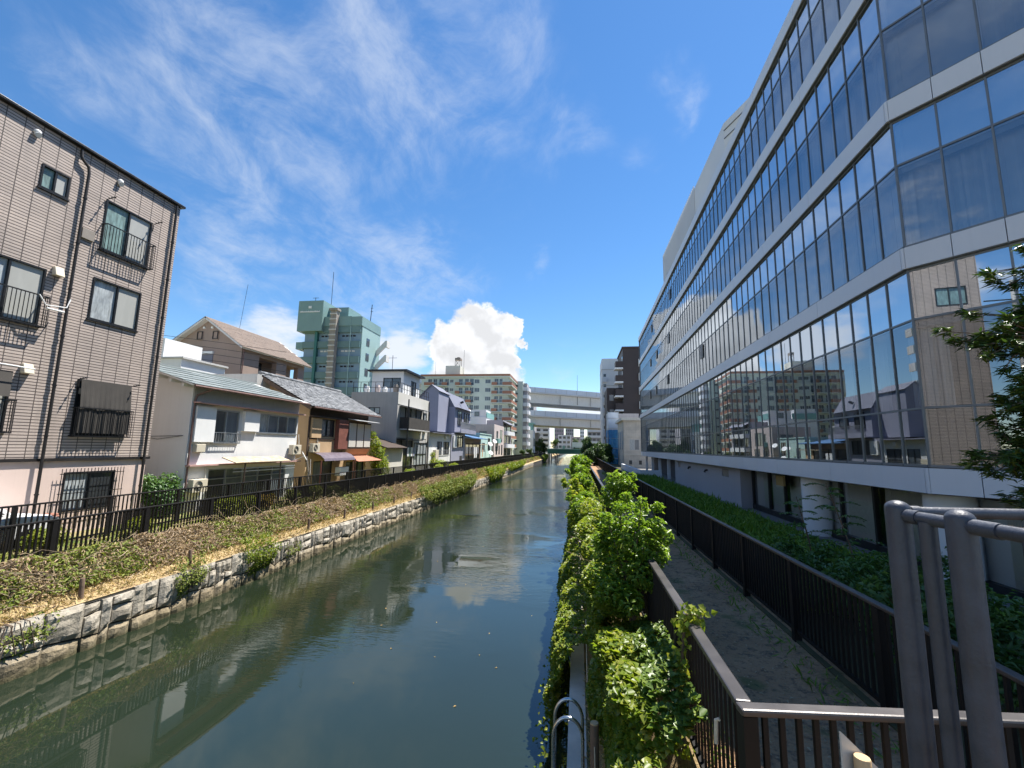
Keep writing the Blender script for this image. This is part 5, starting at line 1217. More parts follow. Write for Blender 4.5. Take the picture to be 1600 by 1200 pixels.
for ax, a0, a1, yy in (('y', 5.98, 8.0, 91.4), ('x', 91.4, 97, 6.0)):
    smooth_by_angle(crumple(a0, a1, yy, 2.1, 8.9, ax, 14, 24, .35).build('tarpaulin', M['tarp'], R_), 60); smooth_by_angle(crumple(a0, a1, yy, 8.7, 12.4, ax, 8, 10, .15).build('white_sheet', M['tarp_white'], R_), 60)
mb = MB()
for k in range(5): z = 3.2 + 2 * k; mb.tube([(5.85, 91.2, z), (8.0, 91.2, z)], .04, 6); mb.tube([(5.85, 91.2, z), (5.85, 97, z)], .04, 6)
for x in (5.85, 8.0): mb.tube([(x, 91.2, 2), (x, 91.2, 12.6)], .04, 6)
mb.build('scaffold_pipes', M['alu'], R_)
R_ = root('apartment_block', 'dark brown apartment tower with stacked white-edged balconies', 'building', (14, 110, 2.04))
mb = MB(); mb.box(10.4, 22, 105, 118, 2.03, 28.6); mb.box(6.8, 10.4, 108, 118, 2.03, 19.6); mb.build('wall', M['dark_brown_tile'], R_)
mb = MB(); mb.box(10.2, 22.2, 104.8, 118, 28.6, 29.0); mb.build('roof_edge', M['dark_brown_tile'], R_)
for k in range(7):
    z = 4.2 + 3.3 * k; mb = MB(); mb.box(8.7, 10.39, 104.9, 107.9, z, z + 1.5); o = mb.build('balcony', M['dark_brown_tile'], R_); mb = MB(); mb.box(8.5, 10.39, 104.7, 107.9, z - .35, z - .002); mb.build('balcony_slab', M['far_white'], o, local=origin_of(R_))
    boxpart('window', R_, PX(10.4, -1), 105.4, 107.4, z + 1.6, z + 2.8, .002, .05, M['gl_blue'])
    mb = MB(); mb.prism([(13.9, 104.99), (13.9, 104.0), (14.3, 103.7), (16.5, 103.7), (16.5, 104.99)], z + .2, z + 1.9); mb.build('rear_balcony', M['far_white'], R_)
for z in (6, 9.5, 13, 16.5): boxpart('window', R_, PY(108), 7.4, 8.4, z, z + 1.4, .002, .05, M['gl_blue'])
R_ = root('apartment_block', 'tall white tower block with square fire-escape windows behind the dark brown tower', 'building', (10, 130, 2.04))
mb = MB(); mb.box(6.6, 16, 125, 136, 2.03, 30.2); mb.build('wall', M['far_white'], R_); mb = MB(); mb.box(6.5, 16.1, 124.9, 136, 27.0, 27.15); mb.box(6.5, 16.1, 124.9, 136, 22.5, 22.6); mb.build('string_course', M['concrete'], R_)
for k in range(8):
    z = 3.2 + 2.9 * k; boxpart('landing_screen', R_, PY(125), 6.62, 7.9, z, z + 1.2, .002, .5, M['viaduct_rib']); boxpart('window', R_, PY(125), 7.0, 7.7, z + 1.5, z + 2.3, .002, .05, M['gl_dark'])
# yard wall, gate and parked car beside the path's far end
R_ = root('yard_wall', 'low white yard wall below the far corner of the glass building', 'wall', (8, 55, 2.04)); mb = MB(); mb.box(6.4, 8.6, 49.0, 49.3, 2.0, 2.95); mb.box(6.4, 6.7, 49.3, 70, 2.0, 2.9); mb.build('coping_wall', M['white_column'], R_)

# ------------------------------------------------------------------ glass office building
C0 = Vector((8.18, 11.93, 0)); Eend = Vector((9.28, 68.5, 0)); u1 = (Eend - C0).normalized(); n1 = Vector((-u1.y, u1.x, 0))
u2 = Vector((.63, -.777, 0)).normalized(); n2 = Vector((u2.y, -u2.x, 0))
if n2.x > 0: n2 = -n2
LA, NB1 = (Eend - C0).length, 68; BA = LA / NB1; BB, NB2 = .872, 11
FA, FB = Pl(C0, u1, n1), Pl(C0, u2, n2)
G_ = root('office_building', 'glass curtain-wall office building with pale horizontal bands along the right bank', 'building', tuple(C0 + Vector((6, 10, 2.04))))
GO = origin_of(G_)
FL = [(4.80, 9.65, (6.20, 8.38)), (10.23, 13.72, (12.48,)), (14.33, 17.80, (16.46,)), (18.42, 21.40, (20.45,))]
BANDS = [(4.20, 4.78), (9.67, 10.21), (13.74, 14.31), (17.82, 18.40), (21.42, 22.02)]
def win_geo(pl, b, fl, a=0., with_=('f', 'p', 'c'), var=0, mbs=None):
    z0, z1, tr = fl
    f, p, c = mbs
    h = .019
    if 'f' in with_:
        pl.box(f, a - h, a + h, z0, z1, -.05, .028)
        zz = [z0, *tr, z1]
        pl.box(f, a + h, a + b - h, z0, z0 + .06, -.05, .045); pl.box(f, a + h, a + b - h, z1 - .05, z1, -.05, .022)
        for q in tr: pl.box(f, a + h, a + b - h, q - .025, q + .025, -.05, .022)
        for q in tr[-1:]: pl.box(f, a + h, a + b - h, q - .20, q - .04, -.16, -.10)
    if 'p' in with_:
        zz = [z0 + .06, *tr, z1 - .05]
        for k in range(len(zz) - 1):
            pl.quad(p, a + h, a + b - h, zz[k] + (.03 if k else 0), zz[k + 1] - (.03 if k < len(zz) - 2 else 0), 0.0, 1 if k == len(zz) - 2 else 0)
    if 'c' in with_:
        top = tr[-1]
        pl.quad(c, a, a + b, top + .02, z1, -.22, 1)
        lo = z0 + .08 if len(tr) == 1 else tr[0] + .05
        if var == 3: return
        s0, s1 = {0: (0, 1), 1: (0, 1), 2: (0., .55), 4: (0, 1), 5: (0, 1)}[var]
        if var == 4:
            pl.quad(c, a, a + b, lo + .0, top, -.30, 0); return
        n = 14
        for k in range(n):
            q0, q1 = s0 + (s1 - s0) * k / n, s0 + (s1 - s0) * (k + 1) / n
            d = lambda q: -.36 + .045 * math.sin(q * 6.283 * (3 if var != 5 else 4)) + .015 * math.sin(q * 29 + var)
            c.face([pl.p(a + b * q0, lo, d(q0)), pl.p(a + b * q1, lo, d(q1)), pl.p(a + b * q1, top, d(q1)), pl.p(a + b * q0, top, d(q0))], 0, pl.n)
CM = [M['curtain'], M['blind']]; PM = [M['vision'], M['transom']]
protoW = {}
def place_window(pl, key, b, fi, a, var):
    k = (key, fi)
    at = pl.p(a, 0, 0) - Vector((GO.x, GO.y, 0)); at = Vector((at.x, at.y, -GO.z))
    if k not in protoW:
        f, p, c = MB(), MB(), MB(); win_geo(pl, b, FL[fi], 0., ('f', 'p'), 0, (f, p, c))
        lo = (pl.o.x, pl.o.y, 0)
        fo = f.build('window', M['facade_frame'], G_, local=lo); po = p.build('pane', PM, fo, local=lo); protoW[k] = (fo, po); w = fo; pn = po
    else:
        fo, po = protoW[k]; w = copy_to(fo, G_); pn = copy_to(po, w)
    w.location = at
    pn.location = (0, 0, 0)
    tz = rnd.uniform(-.0035, .0035); pn.rotation_euler = (0, 0, tz)
    kc = (key, fi, var)
    if var != 3 or True:
        if kc not in protoW:
            f, p, c = MB(), MB(), MB(); win_geo(pl, b, FL[fi], 0., ('c',), var, (f, p, c)); lo = (pl.o.x, pl.o.y, 0)
            co = c.build('curtain', CM, w, local=lo); protoW[kc] = co; co.location = (0, 0, 0)
        else:
            co = copy_to(protoW[kc], w); co.location = (0, 0, 0)
    return w
NEAR = 20
for fi in range(4):
    for k in range(NEAR):
        var = rnd.choice((0, 0, 1, 1, 5, 2)) if fi else (0 if k in (0, 2) else rnd.choice((3, 3, 2, 1)))
        place_window(FA, 'A', BA, fi, BA * k, var)
    for k in range(5):
        var = (4, 4, 1, 2, 0)[k] if fi == 2 else ((0, 5, 1, 0, 3)[k] if fi == 1 else (4 if fi == 3 else (2, 3, 2, 3, 1)[k]))
        place_window(FB, 'B', BB, fi, BB * k, var)
# the remaining bays, too many and too narrow to count one by one
f, p, c = MB(), MB(), MB(); mbs = (f, p, c)
for fi in range(4):
    for k in range(NEAR, NB1): win_geo(FA, BA, FL[fi], BA * k, ('f', 'p', 'c'), rnd.choice((0, 0, 1, 5, 2, 3)) if fi else rnd.choice((3, 2, 3, 1)), mbs)
    for k in range(5, NB2): win_geo(FB, BB, FL[fi], BB * k, ('f', 'p', 'c'), rnd.choice((0, 1, 5)), mbs)
FA.box(f, LA - .03, LA + .03, 4.80, 21.40, -.05, .075)
o = f.build('window', M['facade_frame'], G_); tag(o, kind='stuff')
p.build('pane', PM, o, local=GO); c.build('curtain', CM, o, local=GO)
# dark opening lights
for a, z in ((31.8, 16.4), (33.0, 12.5), (19.6, 12.4), (30.5, 20.4), (43, 20.4), (44.6, 16.4), (45.5, 12.4), (40.6, 12.4), (39.5, 16.4)):
    mb = MB(); FA.box(mb, a + .03, a + BA - .06, z - .95, z - .03, .03, .06); mb.build('vent_sash', M['dark_frame'], G_)
# bands in panels
for bi, (z0, z1) in enumerate(BANDS):
    mb = MB(); st = 5
    for k in range(0, NB1, st):
        a0, a1 = BA * k + (.008 if k else .0), BA * min(NB1, k + st) - .008
        if k == 0: a0 = .014
        FA.box(mb, a0, a1, z0, z1, -.30, .13)
    for k in range(NB2): FB.box(mb, BB * k + .010, BB * (k + 1) - .006, z0, z1, -.30, .13)
    mb.prism([tuple((C0 + n1 * .128).xy), tuple((C0 + (n1 + n2).normalized() * .133).xy), tuple((C0 + n2 * .128).xy), tuple((C0 - (n1 + n2).normalized() * .25).xy)][::-1], z0, z1)
    mb.build('band', M['facade_band'], G_)
    mb = MB(); FA.box(mb, .0, LA, z1 + .001, z1 + .019, -.2, .05); FA.box(mb, 0., LA, z0 - .02, z0 - .001, -.2, .10); FB.box(mb, .0, BB * NB2, z1 + .001, z1 + .019, -.2, .05); FB.box(mb, 0., BB * NB2, z0 - .02, z0 - .001, -.2, .10); mb.build('band_flashing', M['pipe_dark'] if bi < 1 else M['facade_frame'], G_)
S_end = C0 + u2 * BB * NB2
foot = [tuple((C0 - n1 * .32 - n2 * .2).xy), tuple((S_end - n2 * .3).xy), (26, S_end.y + .2), (26, Eend.y - .2), tuple((Eend - n1 * .32 - Vector((0, .2, 0))).xy)]
mb = MB()
for z0, z1 in ((4.22, 4.74), (9.70, 10.18), (13.78, 14.28), (17.86, 18.36)): mb.prism(foot, z0, z1)
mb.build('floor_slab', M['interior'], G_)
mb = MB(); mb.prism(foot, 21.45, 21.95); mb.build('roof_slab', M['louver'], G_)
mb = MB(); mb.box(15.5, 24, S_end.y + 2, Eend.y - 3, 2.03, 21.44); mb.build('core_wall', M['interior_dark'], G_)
mb = MB(); mb.box(Eend.x + .05, 26, Eend.y - .02, Eend.y + .18, 4.2, 22.0); mb.box(25.8, 26, S_end.y, Eend.y, 2.03, 22.0); mb.build('end_wall', M['louver'], G_)
# strip lamps in the office on the lowest glazed floor
for a, z in ((-1.6, 8.2), (-1.8, 7.3)):
    mb = MB(); q = C0 - n2 * 2.6 + u2 * (1.2); mb.tube([(q.x, q.y, z), (q.x + 1.6, q.y - 2.0, z)], .03, 6); mb.build('ceiling_lamp', M['lamp'], G_)
# penthouse screen on the roof
mb = MB(); mb.prism([(10.0, 29.6), (12.4, 23.6), (22, 23.6), (22, 52), (10.0, 52)], 21.96, 27.5); ph = mb.build('roof_screen', M['louver'], G_)
mb = MB()
for k in range(38): y = 37.5 + k * .38; mb.box(9.93, 9.998, y, y + .19, 22.2, 27.75)
mb.build('screen_fins', M['louver'], ph, local=GO)
mb = MB()
for z in (26.9, 26.3): mb.slab((9.96, 29.57, z), (12.38, 23.53, z), (12.38, 23.53, z + .05), (9.96, 29.57, z + .05), .05); 
mb.build('screen_groove', M['facade_frame'], ph, local=GO)
# recessed ground floor
gp = Pl(C0 - n1 * .35, u1, n1)
mb = MB(); wall_slab(mb, gp, 14.6, 33.2, 2.0, 4.19, [(16.6, 18.0, 3.55, 4.0), (30.6, 31.6, 3.55, 4.0)], .2); gp.box(mb, 14.6, 33.2, 2.0, 4.19, -3., -.2); mb.build('base_wall', M['grey_wall'], G_)
for a in ((16.6, 18.0), (30.6, 31.6)): boxpart('vent_grille', G_, gp, a[0] + .02, a[1] - .02, 3.57, 3.98, -.12, -.05, M['duct'])
for a in (21.4, 26.6): mb = MB(); mb.tube([gp.p(a, 3.75, .0), gp.p(a, 3.72, .16), gp.p(a, 3.58, .2)], .07, 8); mb.build('vent_spout', M['dark_frame'], G_)
gq = Pl(C0 - n1 * .95, u1, n1)
mb = MB(); gq.quad(mb, -2.0, 14.6, 2.3, 4.15, 0); mb.build('shop_glass', M['shop'], G_)
mb = MB()
for a in (-1.9, .9, 3.9, 5.8, 8.3, 10.4, 12.2, 14.4): gq.box(mb, a - .05, a + .05, 2.0, 4.19, -.1, .06)
gq.box(mb, -2, 14.5, 2.0, 2.3, -.1, .06); gq.box(mb, -2, 14.5, 4.12, 4.185, -.1, .05); mb.build('shop_frame', M['dark_frame'], G_)
mb = MB()
for a0, a1 in ((-1.9, .6), (1.2, 3.6), (4.1, 8.0), (8.5, 10.2), (10.6, 14.2)): gq.quad(mb, a0, a1, 2.1, 4.1, -.12)
mb.build('shop_blind', M['blind'], G_); mb = MB(); gq.box(mb, -3, 14.8, 2.0, 4.2, -6.2, -6); mb.build('shop_back_wall', M['interior'], G_)
gr = Pl(C0 - n1 * .55, u1, n1)
for a in (7.0, .55, 12.9 - 20): mb = MB(); q = gr.p(a, 0, -.15); mb.tube([(q.x, q.y, 1.9), (q.x, q.y, 4.19)], .50, 28); smooth_by_angle(mb.build('column', M['white_column'], G_), 40)
mb = MB(); gq.box(mb, 9.6, 10.4, 3.6, 4.05, .30, .38); mb.build('exit_sign', M['awning_orange'] if False else M['straw'], G_)
# far end of the ground floor: dark bays between posts
mb = MB(); gp.box(mb, 33.4, 56, 2.0, 4.19, -3, -1.2); mb.build('recess_wall', M['interior_dark'], G_)
for a in (33.35, 38, 44, 50, 56): mb = MB(); gp.box(mb, a - .12, a + .12, 2.0, 4.19, -.4, -.1); mb.build('column', M['white_column'], G_)
# second wing soffit support seen under the turned face
gs = Pl(C0 - n2 * 1.5, u2, n2); mb = MB(); gs.quad(mb, 0.2, 9, 2.3, 4.15, 0); mb.build('shop_glass', M['shop'], G_); mb = MB()
for a in (.2, 2.2, 4.4, 6.6, 8.8): gs.box(mb, a - .05, a + .05, 2.0, 4.19, -.08, .06)
gs.box(mb, .2, 9, 2.0, 2.3, -.08, .05); mb.build('shop_frame', M['dark_frame'], G_); mb = MB(); gs.quad(mb, .2, 9, 2., 4.19, -.8); mb.build('shop_blind', M['blind'], G_)
# ------------------------------------------------------------------ plants
def leaf_mesh(name, P, N, S, mat, parent=None, asp=.55, fold=.18, local=None, kind=None, T=None):
    """one four-cornered folded leaf per point"""
    P = np.asarray(P, float); N = np.asarray(N, float); S = np.asarray(S, float)
    n = len(P); N = N / (np.linalg.norm(N, axis=1, keepdims=True) + 1e-9)
    if T is None:
        T = RNG.normal(size=(n, 3))
    T = T - N * (T * N).sum(1, keepdims=True); T /= np.linalg.norm(T, axis=1, keepdims=True) + 1e-9
    B = np.cross(N, T); s = S[:, None]
    V = np.empty((n, 4, 3))
    V[:, 0] = P - T * s * .5; V[:, 2] = P + T * s * .5 - N * s * .12
    V[:, 1] = P + B * s * asp * .5 + N * s * fold - T * s * .06; V[:, 3] = P - B * s * asp * .5 + N * s * fold - T * s * .06
    lo = np.array(local if local is not None else (origin_of(parent) if parent is not None else (0, 0, 0)), float)
    V = (V - lo).reshape(-1, 3)
    idx = np.arange(n) * 4
    F = np.stack([idx, idx + 1, idx + 2, idx, idx + 2, idx + 3], 1).reshape(-1)
    me = bpy.data.meshes.new(name); me.vertices.add(n * 4); me.vertices.foreach_set('co', V.ravel().astype('f4'))
    me.loops.add(n * 6); me.loops.foreach_set('vertex_index', F.astype('i4'))
    me.polygons.add(n * 2); me.polygons.foreach_set('loop_start', (np.arange(n * 2) * 3).astype('i4'))
    try: me.polygons.foreach_set('loop_total', np.full(n * 2, 3, 'i4'))
    except Exception: pass
    me.materials.append(mat); me.update(calc_edges=True); me.validate()
    o = bpy.data.objects.new(name, me); COL.objects.link(o)
    if parent is not None: o.parent = parent
    if kind: o['kind'] = kind
    return o
def nz(p, k, s=0.): return mnoise.noise(Vector((p[0] * k + s, p[1] * k + s * 1.7, p[2] * k - s)))
def blades(name, P, H, mat, kind='stuff', lean=.5, w=.012, parent=None):
    n = len(P); P = np.asarray(P, float); H = np.asarray(H, float)
    D = RNG.normal(size=(n, 3)) * lean; D[:, 2] = 1
    N = RNG.normal(size=(n, 3)); 
    T = D / np.linalg.norm(D, axis=1, keepdims=True)
    return leaf_mesh(name, P + T * H[:, None] * .5, N, H, mat, parent, asp=w / max(H.mean(), 1e-3) * 1.6, fold=.02, kind=kind, T=T)

def crown_points(centres, n, shell=.55, flat=1.):
    """points through a set of ellipsoid clumps, denser to the outside"""
    vol = np.array([c[3] ** 2 for c in centres]); vol = vol / vol.sum()
    idx = RNG.choice(len(centres), n, p=vol)
    d = RNG.normal(size=(n, 3)); d /= np.linalg.norm(d, axis=1, keepdims=True)
    r = shell + (1 - shell) * RNG.random(n) ** .6
    r *= 1 + .22 * RNG.normal(size=n) * .5
    C = np.array([c[:3] for c in centres])[idx]; R = np.array([c[3] for c in centres])[idx]
    sc_ = np.array([1, 1, flat])
    P = C + d * (R * r)[:, None] * sc_
    return P, d
def plant(name, label, cat, base, clumps, n, leaf, mat, group=None, trunk=None, asp=.55, flat=1., limbs=True, up=.5, shell=.5):
    r = root(name, label, cat, base, group)
    P, d = crown_points(clumps, n, shell, flat)
    N = d * .75 + RNG.normal(size=d.shape) * .45 + np.array([.18, .18, up + .15])
    leaf_mesh('crown', P, N, leaf * (.65 + .7 * RNG.random(n)), mat, r, asp)
    if limbs:
        mb = MB(); b = Vector(base); tr = trunk or .03
        top = sum((Vector(c[:3]) for c in clumps), Vector()) / len(clumps)
        mb.tube([b - Vector((0, 0, .1)), b.lerp(top, .35) + Vector((rnd.uniform(-.05, .05), 0, 0)), top], [tr, tr * .75, tr * .35], 8)
        for c in clumps:
            q = b.lerp(top, rnd.uniform(.2, .6)); e = Vector(c[:3]) + Vector((0, 0, c[3] * .5))
            mb.tube([q, q.lerp(e, .5) + Vector((0, 0, .04)), e], [tr * .6, tr * .4, tr * .12], 6)
        smooth_by_angle(mb.build('trunk', M['bark'], r), 60)
    return r

# ---- ivy mass on the right bank (no one could count its leaves)
prof = [(-.46, .10), (-.52, .65), (-.44, 1.25), (-.18, 1.60), (.10, 1.68), (.22, 2.05), (.38, 2.42), (.62, 2.62), (1.0, 2.92)]
pp = np.array(prof); seg = np.hypot(*np.diff(pp, axis=0).T); cum_ = np.concatenate([[0], np.cumsum(seg)]); TOT = cum_[-1]
prof2 = [(.25, 1.03), (.25, 1.55), (.31, 2.16), (.42, 2.48), (.58, 2.64), (.74, 2.83), (1.0, 3.0)]
pq = np.array(prof2); seg2_ = np.hypot(*np.diff(pq, axis=0).T); cum2 = np.concatenate([[0], np.cumsum(seg2_)])
def ivy_pt(s, y):
    if y < 9 and s > .63:
        q = (s - .63) / .37 * cum2[-1]; i = min(len(seg2_) - 1, int(np.searchsorted(cum2, q, 'right') - 1)); f = (q - cum2[i]) / seg2_[i]
        x, z = pq[i] + (pq[i + 1] - pq[i]) * f; t = (pq[i + 1] - pq[i]) / seg2_[i]
        k = min(1, max(0, (9.2 - y) / 1.5)); z = z * (1 - .12 * (nz((0, y, 0), .6, 2.) < -.1))
        return x, z, -t[1], t[0]
    q = s * TOT; i = min(len(seg) - 1, int(np.searchsorted(cum_, q, 'right') - 1)); f = (q - cum_[i]) / seg[i]
    x, z = pp[i] + (pp[i + 1] - pp[i]) * f; t = (pp[i + 1] - pp[i]) / seg[i]
    return x, z, -t[1], t[0]
P, N, S = [], [], []; Pd, Nd, Sd = [], [], []
def ivy_fill(n, y0, y1, s0, s1, size, pw=1.):
    for _ in range(n):
        y = y0 + (y1 - y0) * rnd.random() ** pw; s = s0 + (s1 - s0) * rnd.random()
        x, z, nx, nzv = ivy_pt(s, y)
        l = nz((x * 1.3, y, z), .9) * .20 + nz((x, y, z), 2.3, 5.) * .14 + nz((x, y, z), 5.5, 9.) * .04
        l = max(l, -.09)
        gap = nz((x, y * .8, z), 1.3, 21.)
        if gap < -.36 and y > 10 and rnd.random() < .7: continue
        if y > 9 and .50 < s < .56 and nz((x, y, 0), .5, 3.) > .1 and rnd.random() < .6: continue
        dep = -abs(rnd.gauss(0, .03)); k = l + dep
        p = (x + nx * k, y + rnd.gauss(0, .03), max(.04, z + nzv * k))
        nn = (nx * .35 + rnd.gauss(.20, .30), rnd.gauss(.02, .30), nzv * .4 + rnd.gauss(.95, .25))
        sz = size * rnd.uniform(.6, 1.3)
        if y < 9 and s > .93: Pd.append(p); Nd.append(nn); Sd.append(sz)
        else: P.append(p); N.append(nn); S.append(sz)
ivy_fill(17000, 8.6, 15, 0, 1, .088); ivy_fill(17000, 14, 28, 0, 1, .12); ivy_fill(11000, 27, 62, 0, 1, .2); ivy_fill(3500, 60, 120, 0, 1, .35)
ivy_fill(21000, 3.0, 9.2, .63, 1.0, .085); ivy_fill(5000, 8.4, 11.5, .55, 1., .085); ivy_fill(5000, 7.2, 11, .70, 1., .09); ivy_fill(4000, 1.5, 4.0, .63, 1., .08); ivy_fill(2500, 6.0, 8.9, .60, .74, .06)
for _ in range(1500):
    q = Vector((rnd.gauss(0, 1), rnd.gauss(0, 1), rnd.gauss(0, 1))).normalized() * rnd.uniform(.75, 1.0); P.append((.60 + q.x * .30, 8.5 + q.y * .95, 2.18 + q.z * .42)); N.append((rnd.gauss(.2, .3), rnd.gauss(0, .3), 1)); S.append(rnd.uniform(.06, .11))
for c_, r_, n_ in (((.60, 7.5, 2.72), (.34, .55, .30), 1500), ((.48, 6.4, 2.45), (.26, .5, .22), 900), ((.42, 9.6, 2.35), (.34, .8, .42), 1300), ((.50, 11.6, 2.5), (.40, .9, .45), 1300), ((.35, 14., 2.5), (.42, 1.1, .5), 1300), ((.45, 16.8, 2.7), (.42, 1.3, .55), 1300), ((.52, 5.2, 2.6), (.2, .5, .16), 500)):
    for _ in range(n_):
        q = Vector((rnd.gauss(0, 1), rnd.gauss(0, 1), abs(rnd.gauss(0, 1)))).normalized() * rnd.uniform(.8, 1.12); P.append((c_[0] + q.x * r_[0], c_[1] + q.y * r_[1], c_[2] + q.z * r_[2])); N.append((rnd.gauss(.2, .35), rnd.gauss(0, .35), 1)); S.append(rnd.uniform(.05, .11) * (1 + c_[1] / 60))
# stray tendrils along the waterline
for _ in range(420):
    y = rnd.uniform(7.5, 20); P.append((-.52 - abs(rnd.gauss(0, .10)), y, .12 + abs(rnd.gauss(0, .25)))); N.append((rnd.gauss(0, 1), rnd.gauss(0, 1), 1)); S.append(rnd.uniform(.05, .09))
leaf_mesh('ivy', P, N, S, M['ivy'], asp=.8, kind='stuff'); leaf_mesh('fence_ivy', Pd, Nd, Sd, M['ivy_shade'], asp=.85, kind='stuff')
# vine climbing over the fence rail
def climber(name, label, pts, n, size, mat, spread=.1, cat='vine'):
    r = root(name, label, cat, pts[0]); mb = MB(); mb.tube(pts, [.014] * len(pts), 6); mb.build('stem', M['bark'], r)
    P, N, S = [], [], []
    for _ in range(n):
        i = rnd.randrange(len(pts) - 1); f = rnd.random(); p = Vector(pts[i]).lerp(Vector(pts[i + 1]), f)
        P.append((p.x + rnd.gauss(0, spread), p.y + rnd.gauss(0, spread), p.z + rnd.gauss(0, spread))); N.append((rnd.gauss(-.5, .6), rnd.gauss(-.5, .6), rnd.gauss(.5, .5))); S.append(size * rnd.uniform(.6, 1.3))
    leaf_mesh('foliage', P, N, S, mat, r, asp=.8); return r
climber('climbing_vine', 'ivy strand climbing over the worn flat rail of the ivy-bank fence', [(.92, 4.75, 2.3), (.96, 4.8, 2.9), (1.0, 4.78, 3.35), (1.02, 4.7, 3.55), (1.12, 4.62, 3.56)], 340, .062, M['ivy'], .055)
# ---- stems and bare dead vines
def stems(name, gen, n, mat, r0=.006, kind='stuff'):
    mb = MB()
    for _ in range(n):
        mb.tube(gen(), r0 * rnd.uniform(.7, 1.6), 4, cap=False)
    o = mb.build(name, mat); o['kind'] = kind; return o
def g1():
    y = rnd.uniform(9.5, 16); s = rnd.uniform(.66, .85); x, z, a, b = ivy_pt(s, y); q = [(x + a * .15, y, z + b * .12)]
    dx, dy = rnd.gauss(0, .1), rnd.gauss(0, .16)
    for k in range(4): q.append((q[-1][0] + dx + rnd.gauss(0, .03), q[-1][1] + dy + rnd.gauss(0, .03), q[-1][2] + rnd.gauss(.0, .05)))
    return q
stems('bare_vines', g1, 34, M['dead'], .0032)
# ---- shrubs on the right bank
plant('shrub', 'bright green leafy shrub leaning over the worn fence rail', 'shrub', (.78, 7.6, 1.9), [(.86, 7.3, 3.75, .33), (.66, 7.7, 3.6, .34), (1.02, 7.35, 3.5, .27), (.72, 7.3, 3.3, .30), (.92, 7.1, 3.3, .24), (.80, 7.9, 4.0, .24), (1.12, 7.6, 3.75, .20), (.52, 7.9, 3.4, .28), (1.16, 7.25, 3.95, .14), (1.22, 7.35, 3.5, .15), (.5, 7.6, 3.85, .16), (.98, 7.5, 4.15, .12), (1.05, 7.1, 3.2, .16), (.42, 7.3, 4.02, .10), (.62, 7.2, 4.2, .11), (.95, 7.15, 4.3, .09), (1.22, 7.4, 4.2, .09), (1.30, 7.2, 3.8, .10), (.35, 7.7, 3.6, .13), (.30, 7.3, 3.2, .15), (.75, 7.5, 4.32, .10), (1.28, 7.6, 3.6, .12), (.45, 7.0, 3.05, .2), (.7, 6.9, 2.95, .2)], 5600, .088, M['bush'], trunk=.035, asp=.46, up=1.1, shell=.75)
plant('shrub', 'small bright shrub poking over the fence beyond the leaning shrub', 'shrub', (1.0, 14.2, 2.2), [(1.15, 14.0, 4.1, .34), (1.5, 14.1, 4.0, .26), (1.0, 14.2, 3.7, .35), (1.3, 14.0, 3.5, .3), (1.62, 14.2, 4.25, .15)], 1500, .12, M['bush'], trunk=.03, asp=.45, up=.8)
hs_ = [(.25, 20, 3.1, 1.0), (-.05, 23.5, 3.3, 1.1), (.35, 27, 3.6, 1.2), (-.1, 31, 3.8, 1.3), (.3, 36, 4.1, 1.5), (.0, 42, 4.1, 1.7), (.2, 50, 4.0, 1.8)]
lab = ['nearest and lowest of the light green bank shrubs beyond the leaning shrub', 'light green bank shrub with sprays hanging over the water, second along', 'light green bank shrub third along the quay', 'light green bank shrub fourth along, hanging over the water', 'tall light green bank shrub fifth along the quay', 'tall light green bank shrub sixth along the quay', 'farthest light green bank shrub at the quay before the dark trees']
for (x, y, z, k), l in zip(hs_, lab):
    cl = [(x + rnd.uniform(-.30, .30), y + rnd.uniform(-1, 1) * 1.5 * k, z - .25 + rnd.uniform(-1.1, .15) * k, rnd.uniform(.13, .27) * (k + .3)) for _ in range(17)] + [(x + rnd.uniform(-.75, .3), y + rnd.uniform(-1, 1), z + rnd.uniform(-.5, .35), rnd.uniform(.08, .16) * k) for _ in range(5)]
    plant('shrub', l, 'shrub', (x, y, 1.4), cl, 1900, .10 + y * .0042, M['bush'] if k != 1.1 else M['ivy'], 'light green shrubs along the right quay', trunk=.04, asp=.5, up=.7)
for (x, y, z, rr, l) in ((2.6, 76, 4.0, 2.1, 'round dark green tree at the far end of the dirt path'), (4.4, 88, 4.2, 2.0, 'dark green tree beside the blue tarpaulin'), (2.9, 108, 4.6, 2.2, 'dense tree before the far green bridge on the right bank')):
    cl = [(x + rnd.uniform(-.8, .8) * rr, y + rnd.uniform(-.8, .8) * rr, z + rnd.uniform(-.55, .6) * rr, rnd.uniform(.3, .5) * rr) for _ in range(10)]
    plant('tree', l, 'tree', (x, y, 2.2), cl, 3600, .34, M['far_dark'], trunk=.16, up=.4)
# ---- grass strip and shrubs between black fence and glass building
P, H = [], []
for _ in range(15000):
    y = 9 + 42 * rnd.random() ** 1.25; x = rnd.uniform(3.45, 8.0); z = 2.28 - (x - 3.5) * .047
    P.append((x, y, z)); H.append(rnd.uniform(.14, .38) * (1 + .8 * max(0, nz((x, y, 0), .6))) * (1 + y / 90))
blades('long_grass', P, H, M['lawn'], w=.035)
P, N, S = [], [], []
for _ in range(9000):
    y = 9 + 40 * rnd.random() ** 1.1; x = rnd.uniform(3.5, 7.9); h = .22 + .22 * (nz((x, y, 0), .55) + nz((x, y, 0), 1.8, 4.) * .5)
    P.append((x, y, 2.28 - (x - 3.5) * .047 + max(.05, h) * rnd.random() ** .4)); N.append((rnd.gauss(0, .5), rnd.gauss(0, .5), 1)); S.append(rnd.uniform(.06, .13) * (1 + y / 60))
leaf_mesh('ground_cover', P, N, S, M['lawn'], asp=.6, kind='stuff')
